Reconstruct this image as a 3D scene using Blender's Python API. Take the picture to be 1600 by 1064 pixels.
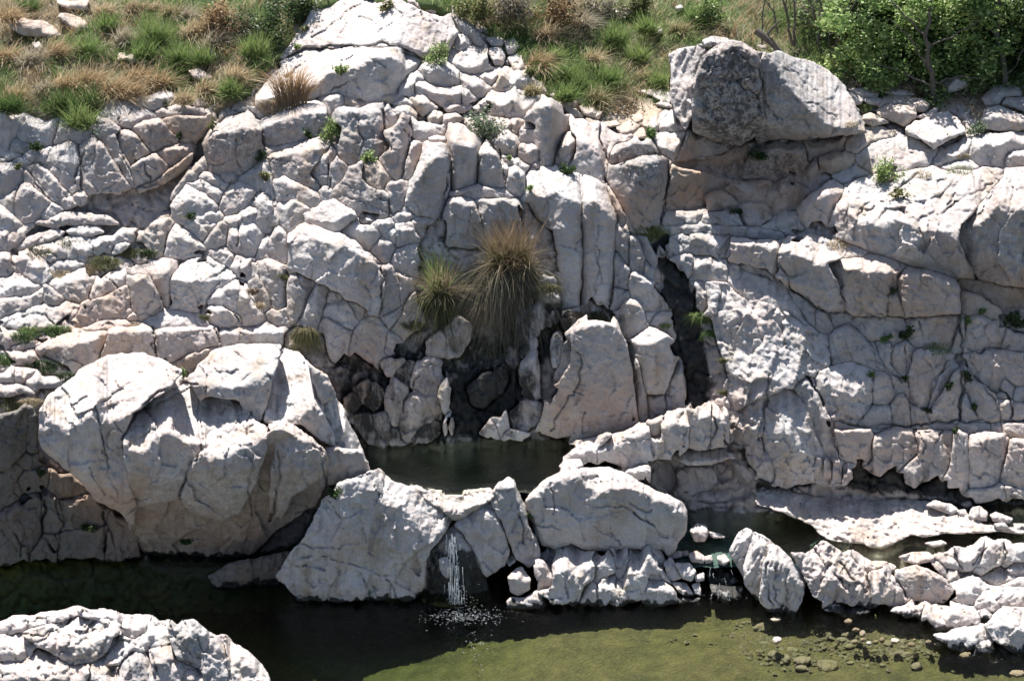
import bpy, math, random
import numpy as np

# ------------------------------------------------------------------ camera, sky, sun, exposure
scene = bpy.context.scene
for _o in list(bpy.data.objects):
    bpy.data.objects.remove(_o)
COL = scene.collection
R = math.radians
CAM_H, PITCH, FPX = 20.0, R(24.0), 4000.0
cam_data = bpy.data.cameras.new("camera")
cam = bpy.data.objects.new("camera", cam_data)
COL.objects.link(cam)
cam.location = (0, 0, CAM_H)
cam.rotation_euler = (math.pi / 2 - PITCH, 0, 0)
cam_data.sensor_width = 36.0
cam_data.lens = 36.0 * FPX / 1600.0
cam_data.clip_end = 2000.0
scene.camera = cam

SUN_EL, SUN_AZ = 67.0, -28.0          # azimuth from +Y (behind the cliff), negative = left
world = bpy.data.worlds.new("World")
scene.world = world
world.use_nodes = True
wn = world.node_tree.nodes
bg = wn["Background"]
sky = wn.new("ShaderNodeTexSky")
sky.sky_type = 'NISHITA'
sky.sun_disc = False
sky.sun_elevation = R(SUN_EL)
sky.sun_rotation = R(SUN_AZ)
sky.air_density = 1.0
sky.dust_density = 1.0
world.node_tree.links.new(sky.outputs[0], bg.inputs[0])
bg.inputs[1].default_value = 0.066
sd = bpy.data.lights.new("sun", 'SUN')
sd.energy = 4.6
sd.angle = R(0.5)
sd.color = (1.0, 0.965, 0.92)
sun = bpy.data.objects.new("sun", sd)
COL.objects.link(sun)
sun.rotation_euler = (R(90 - SUN_EL), 0, R(180 - SUN_AZ))
scene.view_settings.view_transform = 'Standard'
scene.view_settings.look = 'None'
scene.view_settings.gamma = 1.0
scene.view_settings.use_curve_mapping = False
scene.view_settings.exposure = 1.3
scene.render.engine = 'CYCLES'
scene.cycles.max_bounces = 8
scene.cycles.transparent_max_bounces = 16
scene.cycles.use_denoising = True

# ------------------------------------------------------------------ noise
def _h(ix, iy, seed):
    ix = ix.astype(np.int64); iy = iy.astype(np.int64)
    n = (ix * 374761393 + iy * 668265263 + seed * 974634777) & 0xFFFFFFFF
    n = ((n ^ (n >> 13)) * 1274126177) & 0xFFFFFFFF
    n = ((n ^ (n >> 16)) * 2246822519) & 0xFFFFFFFF
    n = n ^ (n >> 15)
    return (n & 0xFFFFFF) / float(0xFFFFFF)

def vnoise(x, y, seed=0):
    ix = np.floor(x); iy = np.floor(y)
    fx = x - ix; fy = y - iy
    fx = fx * fx * fx * (fx * (fx * 6 - 15) + 10); fy = fy * fy * fy * (fy * (fy * 6 - 15) + 10)
    a = _h(ix, iy, seed); b = _h(ix + 1, iy, seed)
    c = _h(ix, iy + 1, seed); d = _h(ix + 1, iy + 1, seed)
    return (a + (b - a) * fx) * (1 - fy) + (c + (d - c) * fx) * fy - 0.5

def fbm(x, y, seed=0, octv=4, gain=0.5):
    s = 0; a = 1.0; f = 1.0
    for i in range(octv):
        s = s + a * vnoise(x * f + 17.3 * i, y * f - 9.1 * i, seed + i)
        a *= gain; f *= 2.03
    return s

def ridged(x, y, seed=0, octv=3):
    s = 0; a = 1.0; f = 1.0
    for i in range(octv):
        s = s + a * (1 - np.abs(2 * vnoise(x * f + 7.7 * i, y * f + 3.1 * i, seed + i)) * 2)
        a *= 0.5; f *= 2.1
    return s

def voronoi(x, y, seed=0, tilt=1.0):
    """F1, F2 and a per-cell tilted-plane value."""
    ix = np.floor(x); iy = np.floor(y)
    f1 = np.full(x.shape, 9.0); f2 = np.full(x.shape, 9.0); tv = np.zeros(x.shape)
    for dj in (-1, 0, 1):
        for di in (-1, 0, 1):
            cx = ix + di; cy = iy + dj
            sx = cx + 0.1 + 0.8 * _h(cx, cy, seed); sy = cy + 0.1 + 0.8 * _h(cx, cy, seed + 1)
            dx = x - sx; dy = y - sy
            d = np.sqrt(dx * dx + dy * dy)
            v = (dx * (_h(cx, cy, seed + 2) - .5) + dy * (_h(cx, cy, seed + 3) - .5)) * 2 * tilt + (_h(cx, cy, seed + 4) - .5)
            near = d < f1
            f2 = np.where(near, f1, np.minimum(f2, d))
            tv = np.where(near, v, tv)
            f1 = np.where(near, d, f1)
    return f1, f2, tv

# ------------------------------------------------------------------ rays: photo pixel + horizontal distance -> point in the place
SP, CP = math.sin(PITCH), math.cos(PITCH)
def world_at(px, py, Y):
    u = (px - 800.0) / FPX; v = (532.0 - py) / FPX
    dy = CP + v * SP; dz = -SP + v * CP
    t = Y / dy
    return np.stack([u * t, Y + 0 * t, CAM_H + dz * t], -1)

def Y_on_level(py, z):
    v = (532.0 - py) / FPX
    return (CAM_H - z) * (CP + v * SP) / (SP - v * CP)

def dY_dpx(py, slope, Y=38.0):
    """horizontal distance gained per photo pixel going up a face of the given slope (degrees, 90 = upright)"""
    v = (532.0 - py) / FPX
    p = PITCH - np.arctan(v)
    s = np.radians(slope)
    return (Y / np.cos(p)) / FPX / np.maximum(np.sin(s + p), 0.12) * np.cos(s)

# lie of the land: for some columns of the photograph, how far away the rock face is at each height
BASE_COLS = {
 -200: [(-400, 60), (0, 44.3), (150, 41.7), (185, 41), (350, 39.8), (420, 39.2), (560, 37.9), (600, 37.5), (640, 37.0), (880, 36.3), (1100, 35.8)],
 0:    [(-400, 60), (0, 44), (150, 41.5), (185, 41), (350, 39.8), (420, 39.2), (560, 37.8), (600, 37.4), (640, 36.9), (880, 36.2), (1100, 35.7)],
 200:  [(-400, 60), (0, 43.7), (130, 41.6), (180, 40.9), (300, 40.0), (420, 39.1), (560, 37.7), (640, 37.0), (880, 36.3), (1100, 35.8)],
 400:  [(-400, 60), (0, 43.2), (130, 41.3), (200, 40.4), (300, 39.6), (400, 38.9), (540, 37.8), (700, 37.1), (880, 36.4), (1100, 36)],
 600:  [(-400, 60), (0, 42.3), (100, 41.2), (160, 40.5), (250, 39.4), (330, 38.7), (450, 38.15), (690, 37.35), (800, 37.1), (1100, 36.6)],
 800:  [(-400, 60), (0, 42.9), (100, 41.7), (170, 40.7), (260, 39.5), (330, 38.85), (480, 38.25), (690, 37.4), (800, 37.2), (1100, 36.7)],
 1000: [(-400, 60), (0, 44.4), (130, 42.0), (190, 40.9), (250, 39.8), (340, 39.0), (480, 38.35), (680, 37.5), (800, 37.15), (1100, 36.6)],
 1090: [(-400, 60), (0, 44.5), (130, 42.0), (200, 40.7), (330, 39.6), (390, 39.05), (480, 38.55), (600, 38.05), (680, 37.5), (760, 37.2), (820, 37.0), (1100, 36.5)],
 1195: [(-400, 60), (0, 44.6), (130, 42.0), (210, 40.4), (330, 39.6), (390, 39.1), (445, 38.55), (640, 37.15), (760, 36.95), (820, 36.85), (1100, 36.4)],
 1300: [(-400, 60), (0, 44.8), (130, 42.2), (205, 40.8), (330, 39.6), (400, 39.0), (460, 38.65), (540, 38.15), (640, 37.4), (760, 37.05), (820, 36.95), (1100, 36.4)],
 1400: [(-400, 60), (0, 45), (130, 42.5), (200, 41.2), (330, 39.6), (400, 39.0), (500, 38.5), (760, 37.2), (800, 37.05), (1100, 36.4)],
 1600: [(-400, 60), (0, 45), (150, 42), (220, 40.9), (330, 39.6), (440, 38.9), (600, 38.1), (780, 37.05), (820, 36.9), (1100, 36.3)],
 1800: [(-400, 60), (0, 45), (150, 42), (220, 40.9), (330, 39.6), (440, 38.9), (600, 38.1), (780, 37.05), (820, 36.9), (1100, 36.3)],
}
_bx = np.array(sorted(BASE_COLS))
_by = np.arange(-400, 1101, 10.0)
_bt = np.array([np.interp(_by, [p for p, _ in BASE_COLS[k]], [q for _, q in BASE_COLS[k]]) for k in _bx])
_k = np.array([1, 2, 3, 2, 1.]); _k /= _k.sum()
_bt = np.array([np.convolve(np.pad(r, 2, mode='edge'), _k, mode='valid') for r in _bt])
def Y_base(px, py):
    px = np.asarray(px, float); py = np.asarray(py, float)
    i = np.clip(np.searchsorted(_bx, px, side='right') - 1, 0, len(_bx) - 2)
    f = np.clip((px - _bx[i]) / (_bx[i + 1] - _bx[i]), 0, 1); f = f * f * (3 - 2 * f)
    g = np.clip((py - _by[0]) / 10.0, 0, len(_by) - 1.001); j = g.astype(int); gf = g - j
    a = _bt[i, j] * (1 - gf) + _bt[i, j + 1] * gf
    b = _bt[i + 1, j] * (1 - gf) + _bt[i + 1, j + 1] * gf
    return a * (1 - f) + b * f

# ------------------------------------------------------------------ polygons
TILE = {0: (0, 0, 1.0)}
for _i, (_x, _y) in enumerate([(0, 0), (400, 0), (800, 0), (1180, 0), (0, 350), (400, 350), (800, 350), (1180, 350),
                               (0, 700), (400, 700), (800, 700), (1180, 700)]):
    TILE[_i + 1] = (_x, _y, 2.955)
def pts(tile, s):
    ox, oy, k = TILE[tile]
    return np.array([[float(a) for a in q.split(',')] for q in s.split()]) / k + np.array([ox, oy])

def natural_outline(P, seed, jit, closed=True):
    """round the corners a little and roughen the outline"""
    if closed:
        Q = np.roll(P, -1, 0)
        P = np.stack([P * .94 + Q * .06, P * .06 + Q * .94], 1).reshape(-1, 2)
        Q = np.roll(P, -1, 0)
    else:
        Q = P[1:]; P = P[:-1]
    out = []
    for a, b in zip(P, Q):
        n = max(1, int(np.hypot(*(b - a)) / 5.0))
        for k in range(n):
            out.append(a + (b - a) * k / n)
    if not closed:
        out.append(Q[-1])
    O = np.array(out)
    O = O + np.stack([fbm(O[:, 0] / 17, O[:, 1] / 17, seed, 4, .6), fbm(O[:, 0] / 17, O[:, 1] / 17, seed + 50, 4, .6)], -1) * jit * 1.5
    return O

def seg_dist(px, py, A, B):
    """distance and nearest point from every (px,py) to the segments A-B"""
    best = np.full(px.shape, 1e9); nx = np.zeros(px.shape); ny = np.zeros(px.shape)
    for (ax, ay), (bx, by) in zip(A, B):
        ex, ey = bx - ax, by - ay
        t = np.clip(((px - ax) * ex + (py - ay) * ey) / (ex * ex + ey * ey + 1e-9), 0, 1)
        qx = ax + t * ex; qy = ay + t * ey
        d = (px - qx) ** 2 + (py - qy) ** 2
        m = d < best
        best = np.where(m, d, best); nx = np.where(m, qx, nx); ny = np.where(m, qy, ny)
    return np.sqrt(best), nx, ny

def inside(px, py, P):
    r = np.zeros(px.shape, bool)
    Q = np.roll(P, -1, 0)
    for (ax, ay), (bx, by) in zip(P, Q):
        if ay == by: continue
        c = ((ay > py) != (by > py)) & (px < (bx - ax) * (py - ay) / (by - ay) + ax)
        r ^= c
    return r

def smooth1(a, n=3):
    k = np.hanning(2 * n + 3)[1:-1]; k /= k.sum()
    return np.convolve(np.pad(a, n, mode='edge'), k, mode='valid')

# ------------------------------------------------------------------ scene bookkeeping
def tag(o, label=None, cat=None, group=None, kind=None):
    if label: o['label'] = label
    if cat: o['category'] = cat
    if group: o['group'] = group
    if kind: o['kind'] = kind
    return o

def empty(name, loc=(0, 0, 0)):
    o = bpy.data.objects.new(name, None)
    o.location = loc
    o.empty_display_size = 0.2
    COL.objects.link(o)
    return o

def mesh_from(name, V, F4, F3, mat, attrs=None, smooth=True):
    """numpy arrays -> mesh; F4 quads, F3 triangles"""
    me = bpy.data.meshes.new(name)
    V = np.asarray(V, np.float32)
    F4 = np.asarray(F4, np.int32).reshape(-1, 4); F3 = np.asarray(F3, np.int32).reshape(-1, 3)
    me.vertices.add(len(V)); me.vertices.foreach_set('co', V.ravel())
    nl = F4.size + F3.size
    me.loops.add(nl); me.loops.foreach_set('vertex_index', np.concatenate([F4.ravel(), F3.ravel()]))
    me.polygons.add(len(F4) + len(F3))
    st = np.concatenate([np.arange(len(F4)) * 4, F4.size + np.arange(len(F3)) * 3]).astype(np.int32)
    me.polygons.foreach_set('loop_start', st)
    me.polygons.foreach_set('use_smooth', np.full(len(F4) + len(F3), smooth))
    for k, a in (attrs or {}).items():
        a = np.asarray(a, np.float32)
        at = me.color_attributes.new(k, 'FLOAT_COLOR', 'POINT')
        at.data.foreach_set('color', a.ravel())
    me.materials.append(mat)
    me.update(calc_edges=True)
    me.validate()
    return me

def link(name, me, parent=None, origin=None):
    o = bpy.data.objects.new(name, me)
    COL.objects.link(o)
    if parent is not None:
        o.parent = parent
    return o
# ------------------------------------------------------------------ materials
def new_mat(name):
    m = bpy.data.materials.new(name); m.use_nodes = True
    nt = m.node_tree
    for n in list(nt.nodes): nt.nodes.remove(n)
    out = nt.nodes.new('ShaderNodeOutputMaterial')
    return m, nt, out

def N(nt, t, **kw):
    n = nt.nodes.new(t)
    for k, v in kw.items():
        if k in n.inputs: n.inputs[k].default_value = v
        else: setattr(n, k, v)
    return n

def ramp(nt, src, stops):
    r = nt.nodes.new('ShaderNodeValToRGB')
    e = r.color_ramp.elements
    while len(e) < len(stops): e.new(0.5)
    for el, (p, c) in zip(e, stops):
        el.position = p
        el.color = (c, c, c, 1) if isinstance(c, (int, float)) else (*c, 1)
    nt.links.new(src, r.inputs[0])
    return r.outputs[0]

def mixc(nt, f, a, b, mode='MIX'):
    m = nt.nodes.new('ShaderNodeMix'); m.data_type = 'RGBA'; m.blend_type = mode; m.clamp_factor = True
    for sock, val in ((m.inputs[0], f), (m.inputs[6], a), (m.inputs[7], b)):
        if isinstance(val, (int, float)): sock.default_value = val
        elif isinstance(val, tuple): sock.default_value = (*val, 1)
        else: nt.links.new(val, sock)
    return m.outputs[2]

def math_(nt, op, a, b=None):
    m = nt.nodes.new('ShaderNodeMath'); m.operation = op
    for i, v in enumerate((a, b)):
        if v is None: continue
        if isinstance(v, (int, float)): m.inputs[i].default_value = v
        else: nt.links.new(v, m.inputs[i])
    return m.outputs[0]

def granite(name, c_lo, c_hi, rough=0.85, dim=1.0):
    """granite: grain, pink and ochre staining, dark lichen flecks; the 'stain' attribute adds r = wet black algae, g = lichen, b = tan iron stain"""
    m, nt, out = new_mat(name)
    L = nt.links
    geo = N(nt, 'ShaderNodeNewGeometry')
    pos = geo.outputs['Position']
    def noise(scale, detail=4.0, rough_=0.55, stretch=None, off=(0, 0, 0)):
        mp = N(nt, 'ShaderNodeMapping')
        mp.inputs['Location'].default_value = off
        if stretch: mp.inputs['Scale'].default_value = stretch
        L.new(pos, mp.inputs[0])
        n = N(nt, 'ShaderNodeTexNoise', Scale=scale, Detail=detail, Roughness=rough_)
        L.new(mp.outputs[0], n.inputs['Vector'])
        return n.outputs['Fac']
    col = mixc(nt, ramp(nt, noise(2.2, 6), [(.32, 0.), (.68, 1.)]), c_lo, c_hi)
    # warm pink feldspar patches
    col = mixc(nt, ramp(nt, noise(1.1, 5, off=(4, 7, 1)), [(.46, 0.), (.66, .6)]), col, (0.45, 0.355, 0.315))
    # ochre weathering in streaks
    col = mixc(nt, ramp(nt, noise(1.6, 5, .6, (1.6, 1.6, .45), (9, 2, 3)), [(.52, 0.), (.70, .6)]), col, (0.36, 0.275, 0.19))
    # pale mineral wash
    col = mixc(nt, ramp(nt, noise(3.1, 6, .6, (1, 1, .6), (1, 5, 8)), [(.55, 0.), (.75, .5)]), col, (0.55, 0.52, 0.50))
    # grey soot-like streaks running down
    col = mixc(nt, ramp(nt, noise(4.2, 5, .65, (1.5, 1.5, .28), (3, 3, 9)), [(.60, 0.), (.78, .42)]), col, (0.20, 0.182, 0.17))
    col = mixc(nt, .4, col, ramp(nt, noise(7.5, 8, .72, off=(6, 4, 2)), [(.3, .30), (.5, .5), (.7, .66)]), 'OVERLAY')
    fine = ramp(nt, noise(18, 6, .75, off=(8, 4, 1)), [(.58, 0.), (.68, .38)])
    col = mixc(nt, fine, col, (0.24, 0.21, 0.195))
    # grain
    gr = noise(55, 3, .7)
    col = mixc(nt, .5, col, ramp(nt, gr, [(.3, .36), (.5, .5), (.7, .62)]), 'OVERLAY')
    sp = N(nt, 'ShaderNodeTexVoronoi', Scale=38.0); L.new(pos, sp.inputs['Vector'])
    col = mixc(nt, ramp(nt, sp.outputs['Distance'], [(.10, .55), (.22, 0.)]), col, (0.09, 0.085, 0.08))
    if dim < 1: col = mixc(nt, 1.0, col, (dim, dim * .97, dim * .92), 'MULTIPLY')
    at = N(nt, 'ShaderNodeAttribute', attribute_name='stain')
    sep = N(nt, 'ShaderNodeSeparateColor'); L.new(at.outputs['Color'], sep.inputs[0])
    wet, lic, tan = sep.outputs[0], sep.outputs[1], sep.outputs[2]
    col = mixc(nt, math_(nt, 'MULTIPLY', tan, ramp(nt, noise(2.6, 5, off=(2, 2, 2)), [(.3, .35), (.6, 1.)])), col, (0.40, 0.26, 0.175))
    # lichen: blotches and flecks
    lf = ramp(nt, noise(9, 7, .72, off=(5, 1, 2)), [(.46, 0.), (.56, .9)])
    col = mixc(nt, math_(nt, 'MULTIPLY', lic, lf), col, (0.085, 0.076, 0.068))
    lf2 = ramp(nt, noise(26, 5, .7, off=(5, 9, 2)), [(.5, 0.), (.6, .75)])
    col = mixc(nt, math_(nt, 'MULTIPLY', lic, lf2), col, (0.08, 0.074, 0.068))
    wf = math_(nt, 'ADD', wet, math_(nt, 'MULTIPLY', math_(nt, 'SUBTRACT', noise(3.4, 6, .65, (1.4, 1.4, .5), (7, 7, 7)), .5), 1.5))
    wf = math_(nt, 'MULTIPLY', ramp(nt, wf, [(.42, 0.), (.72, 1.)]), ramp(nt, wet, [(.02, 0.), (.12, 1.)]))
    col = mixc(nt, math_(nt, 'MULTIPLY', wf, .95), col, (0.016, 0.017, 0.015))
    b = N(nt, 'ShaderNodeBsdfPrincipled')
    L.new(col, b.inputs['Base Color'])
    L.new(ramp(nt, wf, [(0., rough), (1., .38)]), b.inputs['Roughness'])
    b.inputs['Specular IOR Level'].default_value = 0.25
    bp0 = N(nt, 'ShaderNodeBump', Strength=0.6, Distance=0.035)
    vor = N(nt, 'ShaderNodeTexVoronoi', Scale=6.5, distance='CHEBYCHEV'); vor.feature = 'F1'
    wv = N(nt, 'ShaderNodeMixRGB'); wv.blend_type = 'ADD'; wv.inputs[0].default_value = .35
    nv = N(nt, 'ShaderNodeTexNoise', Scale=5.0, Detail=5.0); L.new(pos, nv.inputs['Vector'])
    L.new(pos, wv.inputs[1]); L.new(nv.outputs['Color'], wv.inputs[2]); L.new(wv.outputs[0], vor.inputs['Vector'])
    L.new(vor.outputs['Distance'], bp0.inputs['Height'])
    bp1 = N(nt, 'ShaderNodeBump', Strength=0.75, Distance=0.04)
    L.new(bp0.outputs[0], bp1.inputs['Normal'])
    L.new(noise(11, 9, .74), bp1.inputs['Height'])
    bp2 = N(nt, 'ShaderNodeBump', Strength=0.35, Distance=0.008)
    L.new(noise(60, 4, .7), bp2.inputs['Height']); L.new(bp1.outputs[0], bp2.inputs['Normal'])
    L.new(bp2.outputs[0], b.inputs['Normal'])
    L.new(b.outputs[0], out.inputs[0])
    return m

M_PALE = granite('granite_pale', (0.42, 0.388, 0.368), (0.52, 0.488, 0.468))
M_PINK = granite('granite_pink', (0.40, 0.348, 0.318), (0.49, 0.445, 0.415))
M_GREY = granite('granite_grey', (0.33, 0.31, 0.298), (0.44, 0.415, 0.40))
M_TAN = granite('granite_tan', (0.38, 0.31, 0.255), (0.47, 0.42, 0.37))
M_DARK = granite('granite_dark', (0.30, 0.285, 0.26), (0.42, 0.40, 0.37), dim=.42)  # dark wet rock; the overhang's shade is put into its colour too
M_COBBLE = granite('river_cobble', (0.26, 0.21, 0.12), (0.38, 0.32, 0.21), dim=.55)
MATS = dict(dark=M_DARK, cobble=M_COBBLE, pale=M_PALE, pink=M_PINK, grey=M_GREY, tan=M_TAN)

def leafy(name, trans=0.4, rough=0.6):
    """grass blades and leaves coloured by their own 'hue' attribute, letting some sun through"""
    m, nt, out = new_mat(name)
    at = N(nt, 'ShaderNodeAttribute', attribute_name='hue')
    d = N(nt, 'ShaderNodeBsdfPrincipled', Roughness=rough)
    d.inputs['Specular IOR Level'].default_value = 0.3
    t = N(nt, 'ShaderNodeBsdfTranslucent')
    nt.links.new(at.outputs['Color'], d.inputs['Base Color'])
    nt.links.new(at.outputs['Color'], t.inputs['Color'])
    mx = N(nt, 'ShaderNodeMixShader'); mx.inputs[0].default_value = trans
    nt.links.new(d.outputs[0], mx.inputs[1]); nt.links.new(t.outputs[0], mx.inputs[2])
    nt.links.new(mx.outputs[0], out.inputs[0])
    return m
M_BLADE = leafy('grass_blades', 0.4)
M_LEAF = leafy('leaves', 0.35, 0.45)

def soil_mat():
    m, nt, out = new_mat('meadow_soil')
    L = nt.links
    geo = N(nt, 'ShaderNodeNewGeometry')
    at = N(nt, 'ShaderNodeAttribute', attribute_name='hue')
    n1 = N(nt, 'ShaderNodeTexNoise', Scale=14.0, Detail=8.0, Roughness=0.7); L.new(geo.outputs['Position'], n1.inputs['Vector'])
    col = mixc(nt, ramp(nt, n1.outputs['Fac'], [(.35, 0.), (.65, 1.)]), (0.10, 0.085, 0.055), (0.20, 0.165, 0.11))
    sep = N(nt, 'ShaderNodeSeparateColor'); L.new(at.outputs['Color'], sep.inputs[0])
    col = mixc(nt, sep.outputs[0], col, (0.055, 0.085, 0.022))
    col = mixc(nt, sep.outputs[1], col, (0.40, 0.325, 0.245))
    b = N(nt, 'ShaderNodeBsdfPrincipled', Roughness=0.95); L.new(col, b.inputs['Base Color'])
    bp = N(nt, 'ShaderNodeBump', Strength=0.8, Distance=0.06); L.new(n1.outputs['Fac'], bp.inputs['Height'])
    L.new(bp.outputs[0], b.inputs['Normal'])
    L.new(b.outputs[0], out.inputs[0])
    return m
M_SOIL = soil_mat()

def bark_mat(name, c0, c1):
    m, nt, out = new_mat(name)
    geo = N(nt, 'ShaderNodeNewGeometry')
    mp = N(nt, 'ShaderNodeMapping'); mp.inputs['Scale'].default_value = (1, 1, .25)
    nt.links.new(geo.outputs['Position'], mp.inputs[0])
    n1 = N(nt, 'ShaderNodeTexNoise', Scale=22.0, Detail=6.0, Roughness=0.7); nt.links.new(mp.outputs[0], n1.inputs['Vector'])
    b = N(nt, 'ShaderNodeBsdfPrincipled', Roughness=0.9)
    nt.links.new(mixc(nt, ramp(nt, n1.outputs['Fac'], [(.3, 0.), (.7, 1.)]), c0, c1), b.inputs['Base Color'])
    bp = N(nt, 'ShaderNodeBump', Strength=0.8, Distance=0.02); nt.links.new(n1.outputs['Fac'], bp.inputs['Height'])
    nt.links.new(bp.outputs[0], b.inputs['Normal'])
    nt.links.new(b.outputs[0], out.inputs[0])
    return m
M_BARK = bark_mat('bark', (0.05, 0.042, 0.033), (0.15, 0.13, 0.105))

def water_mat(name, ripple=1.0, tint=(0.955, 0.965, 0.95)):
    m, nt, out = new_mat(name)
    L = nt.links
    geo = N(nt, 'ShaderNodeNewGeometry')
    tr = N(nt, 'ShaderNodeBsdfTransparent'); tr.inputs[0].default_value = (*tint, 1)
    gl = N(nt, 'ShaderNodeBsdfGlossy', Roughness=0.03); gl.inputs[0].default_value = (1, 1, 1, 1)
    fr = N(nt, 'ShaderNodeFresnel', IOR=1.33)
    bp = N(nt, 'ShaderNodeBump', Strength=0.5 * ripple, Distance=0.02)
    n1 = N(nt, 'ShaderNodeTexNoise', Scale=11.0, Detail=5.0, Roughness=0.6); L.new(geo.outputs['Position'], n1.inputs['Vector'])
    L.new(n1.outputs['Fac'], bp.inputs['Height'])
    L.new(bp.outputs[0], gl.inputs['Normal']); L.new(bp.outputs[0], fr.inputs['Normal'])
    mx = N(nt, 'ShaderNodeMixShader')
    L.new(fr.outputs[0], mx.inputs[0]); L.new(tr.outputs[0], mx.inputs[1]); L.new(gl.outputs[0], mx.inputs[2])
    L.new(mx.outputs[0], out.inputs[0])
    return m
# ------------------------------------------------------------------ stains that belong to the rock (wet algae, lichen, iron)
STAINS = []          # (channel, outline, soft edge px, strength)
def stain(ch, tile, s, soft=14, k=1.0):
    P = pts(tile, s)
    STAINS.append((ch, P, soft, k, P.min(0) - soft * 2, P.max(0) + soft * 2))
stain(0, 0, "500,590 530,520 560,500 590,520 640,540 690,500 740,520 850,470 860,500 835,560 845,640 830,690 700,700 560,700 535,660 515,620", 16, .72)
stain(0, 0, "685,600 740,570 830,560 850,600 840,660 800,690 690,690", 12, 1.0)
stain(0, 0, "850,470 885,470 900,500 870,560 845,600 838,560", 9, .8)
stain(0, 0, "920,460 960,470 985,500 985,660 1000,668 1060,640 1075,560 1050,520 1030,470 1025,380 1045,360 1075,400 1085,470 1110,560 1110,640 1080,650 1050,640 1010,670 985,670 985,540", 8, .95)
stain(0, 0, "1020,400 1080,390 1090,480 1115,600 1100,645 1020,670 1050,600 1040,500", 9, .9)
stain(0, 0, "1300,735 1350,720 1420,740 1500,765 1640,770 1640,810 1480,785 1330,760", 8, 1.0)
stain(0, 0, "1360,735 1440,720 1480,730 1470,770 1380,765", 8, .9)
stain(0, 0, "1150,700 1190,690 1215,740 1300,715 1310,760 1180,770", 7, .7)
stain(0, 0, "660,860 740,850 765,905 800,900 800,950 660,945", 8, .85)
stain(0, 0, "-60,780 60,700 90,760 170,800 200,870 60,880 -60,900", 20, .42)
stain(0, 0, "1085,880 1145,870 1170,930 1100,940", 8, .7)
stain(0, 0, "1240,860 1300,870 1370,900 1370,960 1280,950 1245,920", 10, .45)
stain(1, 0, "1085,90 1110,60 1170,70 1200,150 1200,240 1140,235 1085,210", 14, 1.0)
stain(1, 0, "1170,70 1330,200 1330,220 1180,225 1150,160", 20, .28)
stain(1, 0, "950,215 1040,225 1045,300 1000,300 950,250", 16, .6)
stain(1, 0, "1180,225 1260,225 1250,290 1180,290 1120,270", 14, .7)
stain(1, 0, "320,190 410,190 405,260 320,260", 16, .55)
stain(1, 0, "410,180 520,170 520,200 420,230", 14, .35)
stain(1, 0, "480,180 620,180 620,330 480,330", 25, .28)
stain(1, 0, "150,160 330,150 330,260 180,300", 30, .3)
stain(1, 0, "850,470 895,490 920,600 905,620 890,560", 9, .55)
stain(1, 0, "1420,270 1660,230 1660,450 1500,430", 40, .25)
stain(1, 0, "200,720 480,700 480,850 240,860", 30, .25)
stain(2, 0, "1040,240 1330,220 1250,330 1150,330 1040,320", 18, .9)
stain(2, 0, "1460,380 1660,440 1660,520 1500,480", 20, .6)
stain(2, 0, "860,600 990,590 985,670 860,690", 20, .6)
stain(2, 0, "950,300 1040,290 1030,360 970,350", 20, .7)
stain(2, 0, "80,730 200,760 300,800 430,780 420,850 250,880 120,800", 25, .55)
stain(2, 0, "540,520 600,520 590,640 540,640", 15, .5)
stain(2, 0, "1310,400 1480,440 1480,520 1330,480", 25, .45)
stain(2, 0, "240,190 330,180 330,260 240,300", 20, .5)
stain(2, 0, "100,440 220,440 220,540 60,560", 25, .4)
stain(2, 0, "1340,830 1480,850 1480,960 1340,960", 25, .3)
stain(2, 0, "1300,660 1480,660 1480,740 1300,740", 20, .35)

def stain_at(px, py):
    out = np.zeros(px.shape + (4,)); out[..., 3] = 1
    wx = px + 14 * fbm(px / 40, py / 40, 91, 3); wy = py + 14 * fbm(px / 40, py / 40, 93, 3)
    lo = np.array([px.min(), py.min()]); hi = np.array([px.max(), py.max()])
    for ch, P, soft, k, a, b in STAINS:
        if (a > hi).any() or (b < lo).any(): continue
        d, _, _ = seg_dist(wx, wy, P, np.roll(P, -1, 0))
        d = np.where(inside(wx, wy, P), d, -d)
        out[..., ch] = np.maximum(out[..., ch], k * np.clip(d / soft * .5 + .5, 0, 1))
    return out

# ------------------------------------------------------------------ cracks traced from the photograph
CRACKS = []
def crack(tile, s, w=2.2, d=.12):
    P = natural_outline(pts(tile, s), len(CRACKS) * 7 + 3, 5.0, closed=False)
    CRACKS.append((P, w, d, P.min(0) - 12, P.max(0) + 12))

ROCK_N = 0
# neighbouring blocks of bedrock close up against each other: nearest two outlines for every point of the face
JOIN_STEP = 2.0
JW, JH = 1000, 580
J1 = np.full((JH, JW), -99.0); J2 = np.full((JH, JW), -99.0); JID = np.full((JH, JW), -1, int)
def jgrid(px, py): return (np.asarray(px) + 160) / JOIN_STEP, (np.asarray(py) + 60) / JOIN_STEP
def join_add(i, O):
    lo, hi = O.min(0) - 24, O.max(0) + 24
    (x0, y0), (x1, y1) = jgrid(*lo), jgrid(*hi)
    x0, y0 = max(0, int(x0)), max(0, int(y0)); x1, y1 = min(JW, int(x1) + 1), min(JH, int(y1) + 1)
    if x1 <= x0 or y1 <= y0: return
    X, Yp = np.meshgrid(np.arange(x0, x1) * JOIN_STEP - 160, np.arange(y0, y1) * JOIN_STEP - 60)
    d, _, _ = seg_dist(X, Yp, O, np.roll(O, -1, 0))
    d = np.where(inside(X, Yp, O), d, -d)
    s = (slice(y0, y1), slice(x0, x1))
    b1, b2, bi = J1[s], J2[s], JID[s]
    m = d > b1
    J2[s] = np.where(m, b1, np.maximum(b2, d)); J1[s] = np.where(m, d, b1); JID[s] = np.where(m, i, bi)
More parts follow.
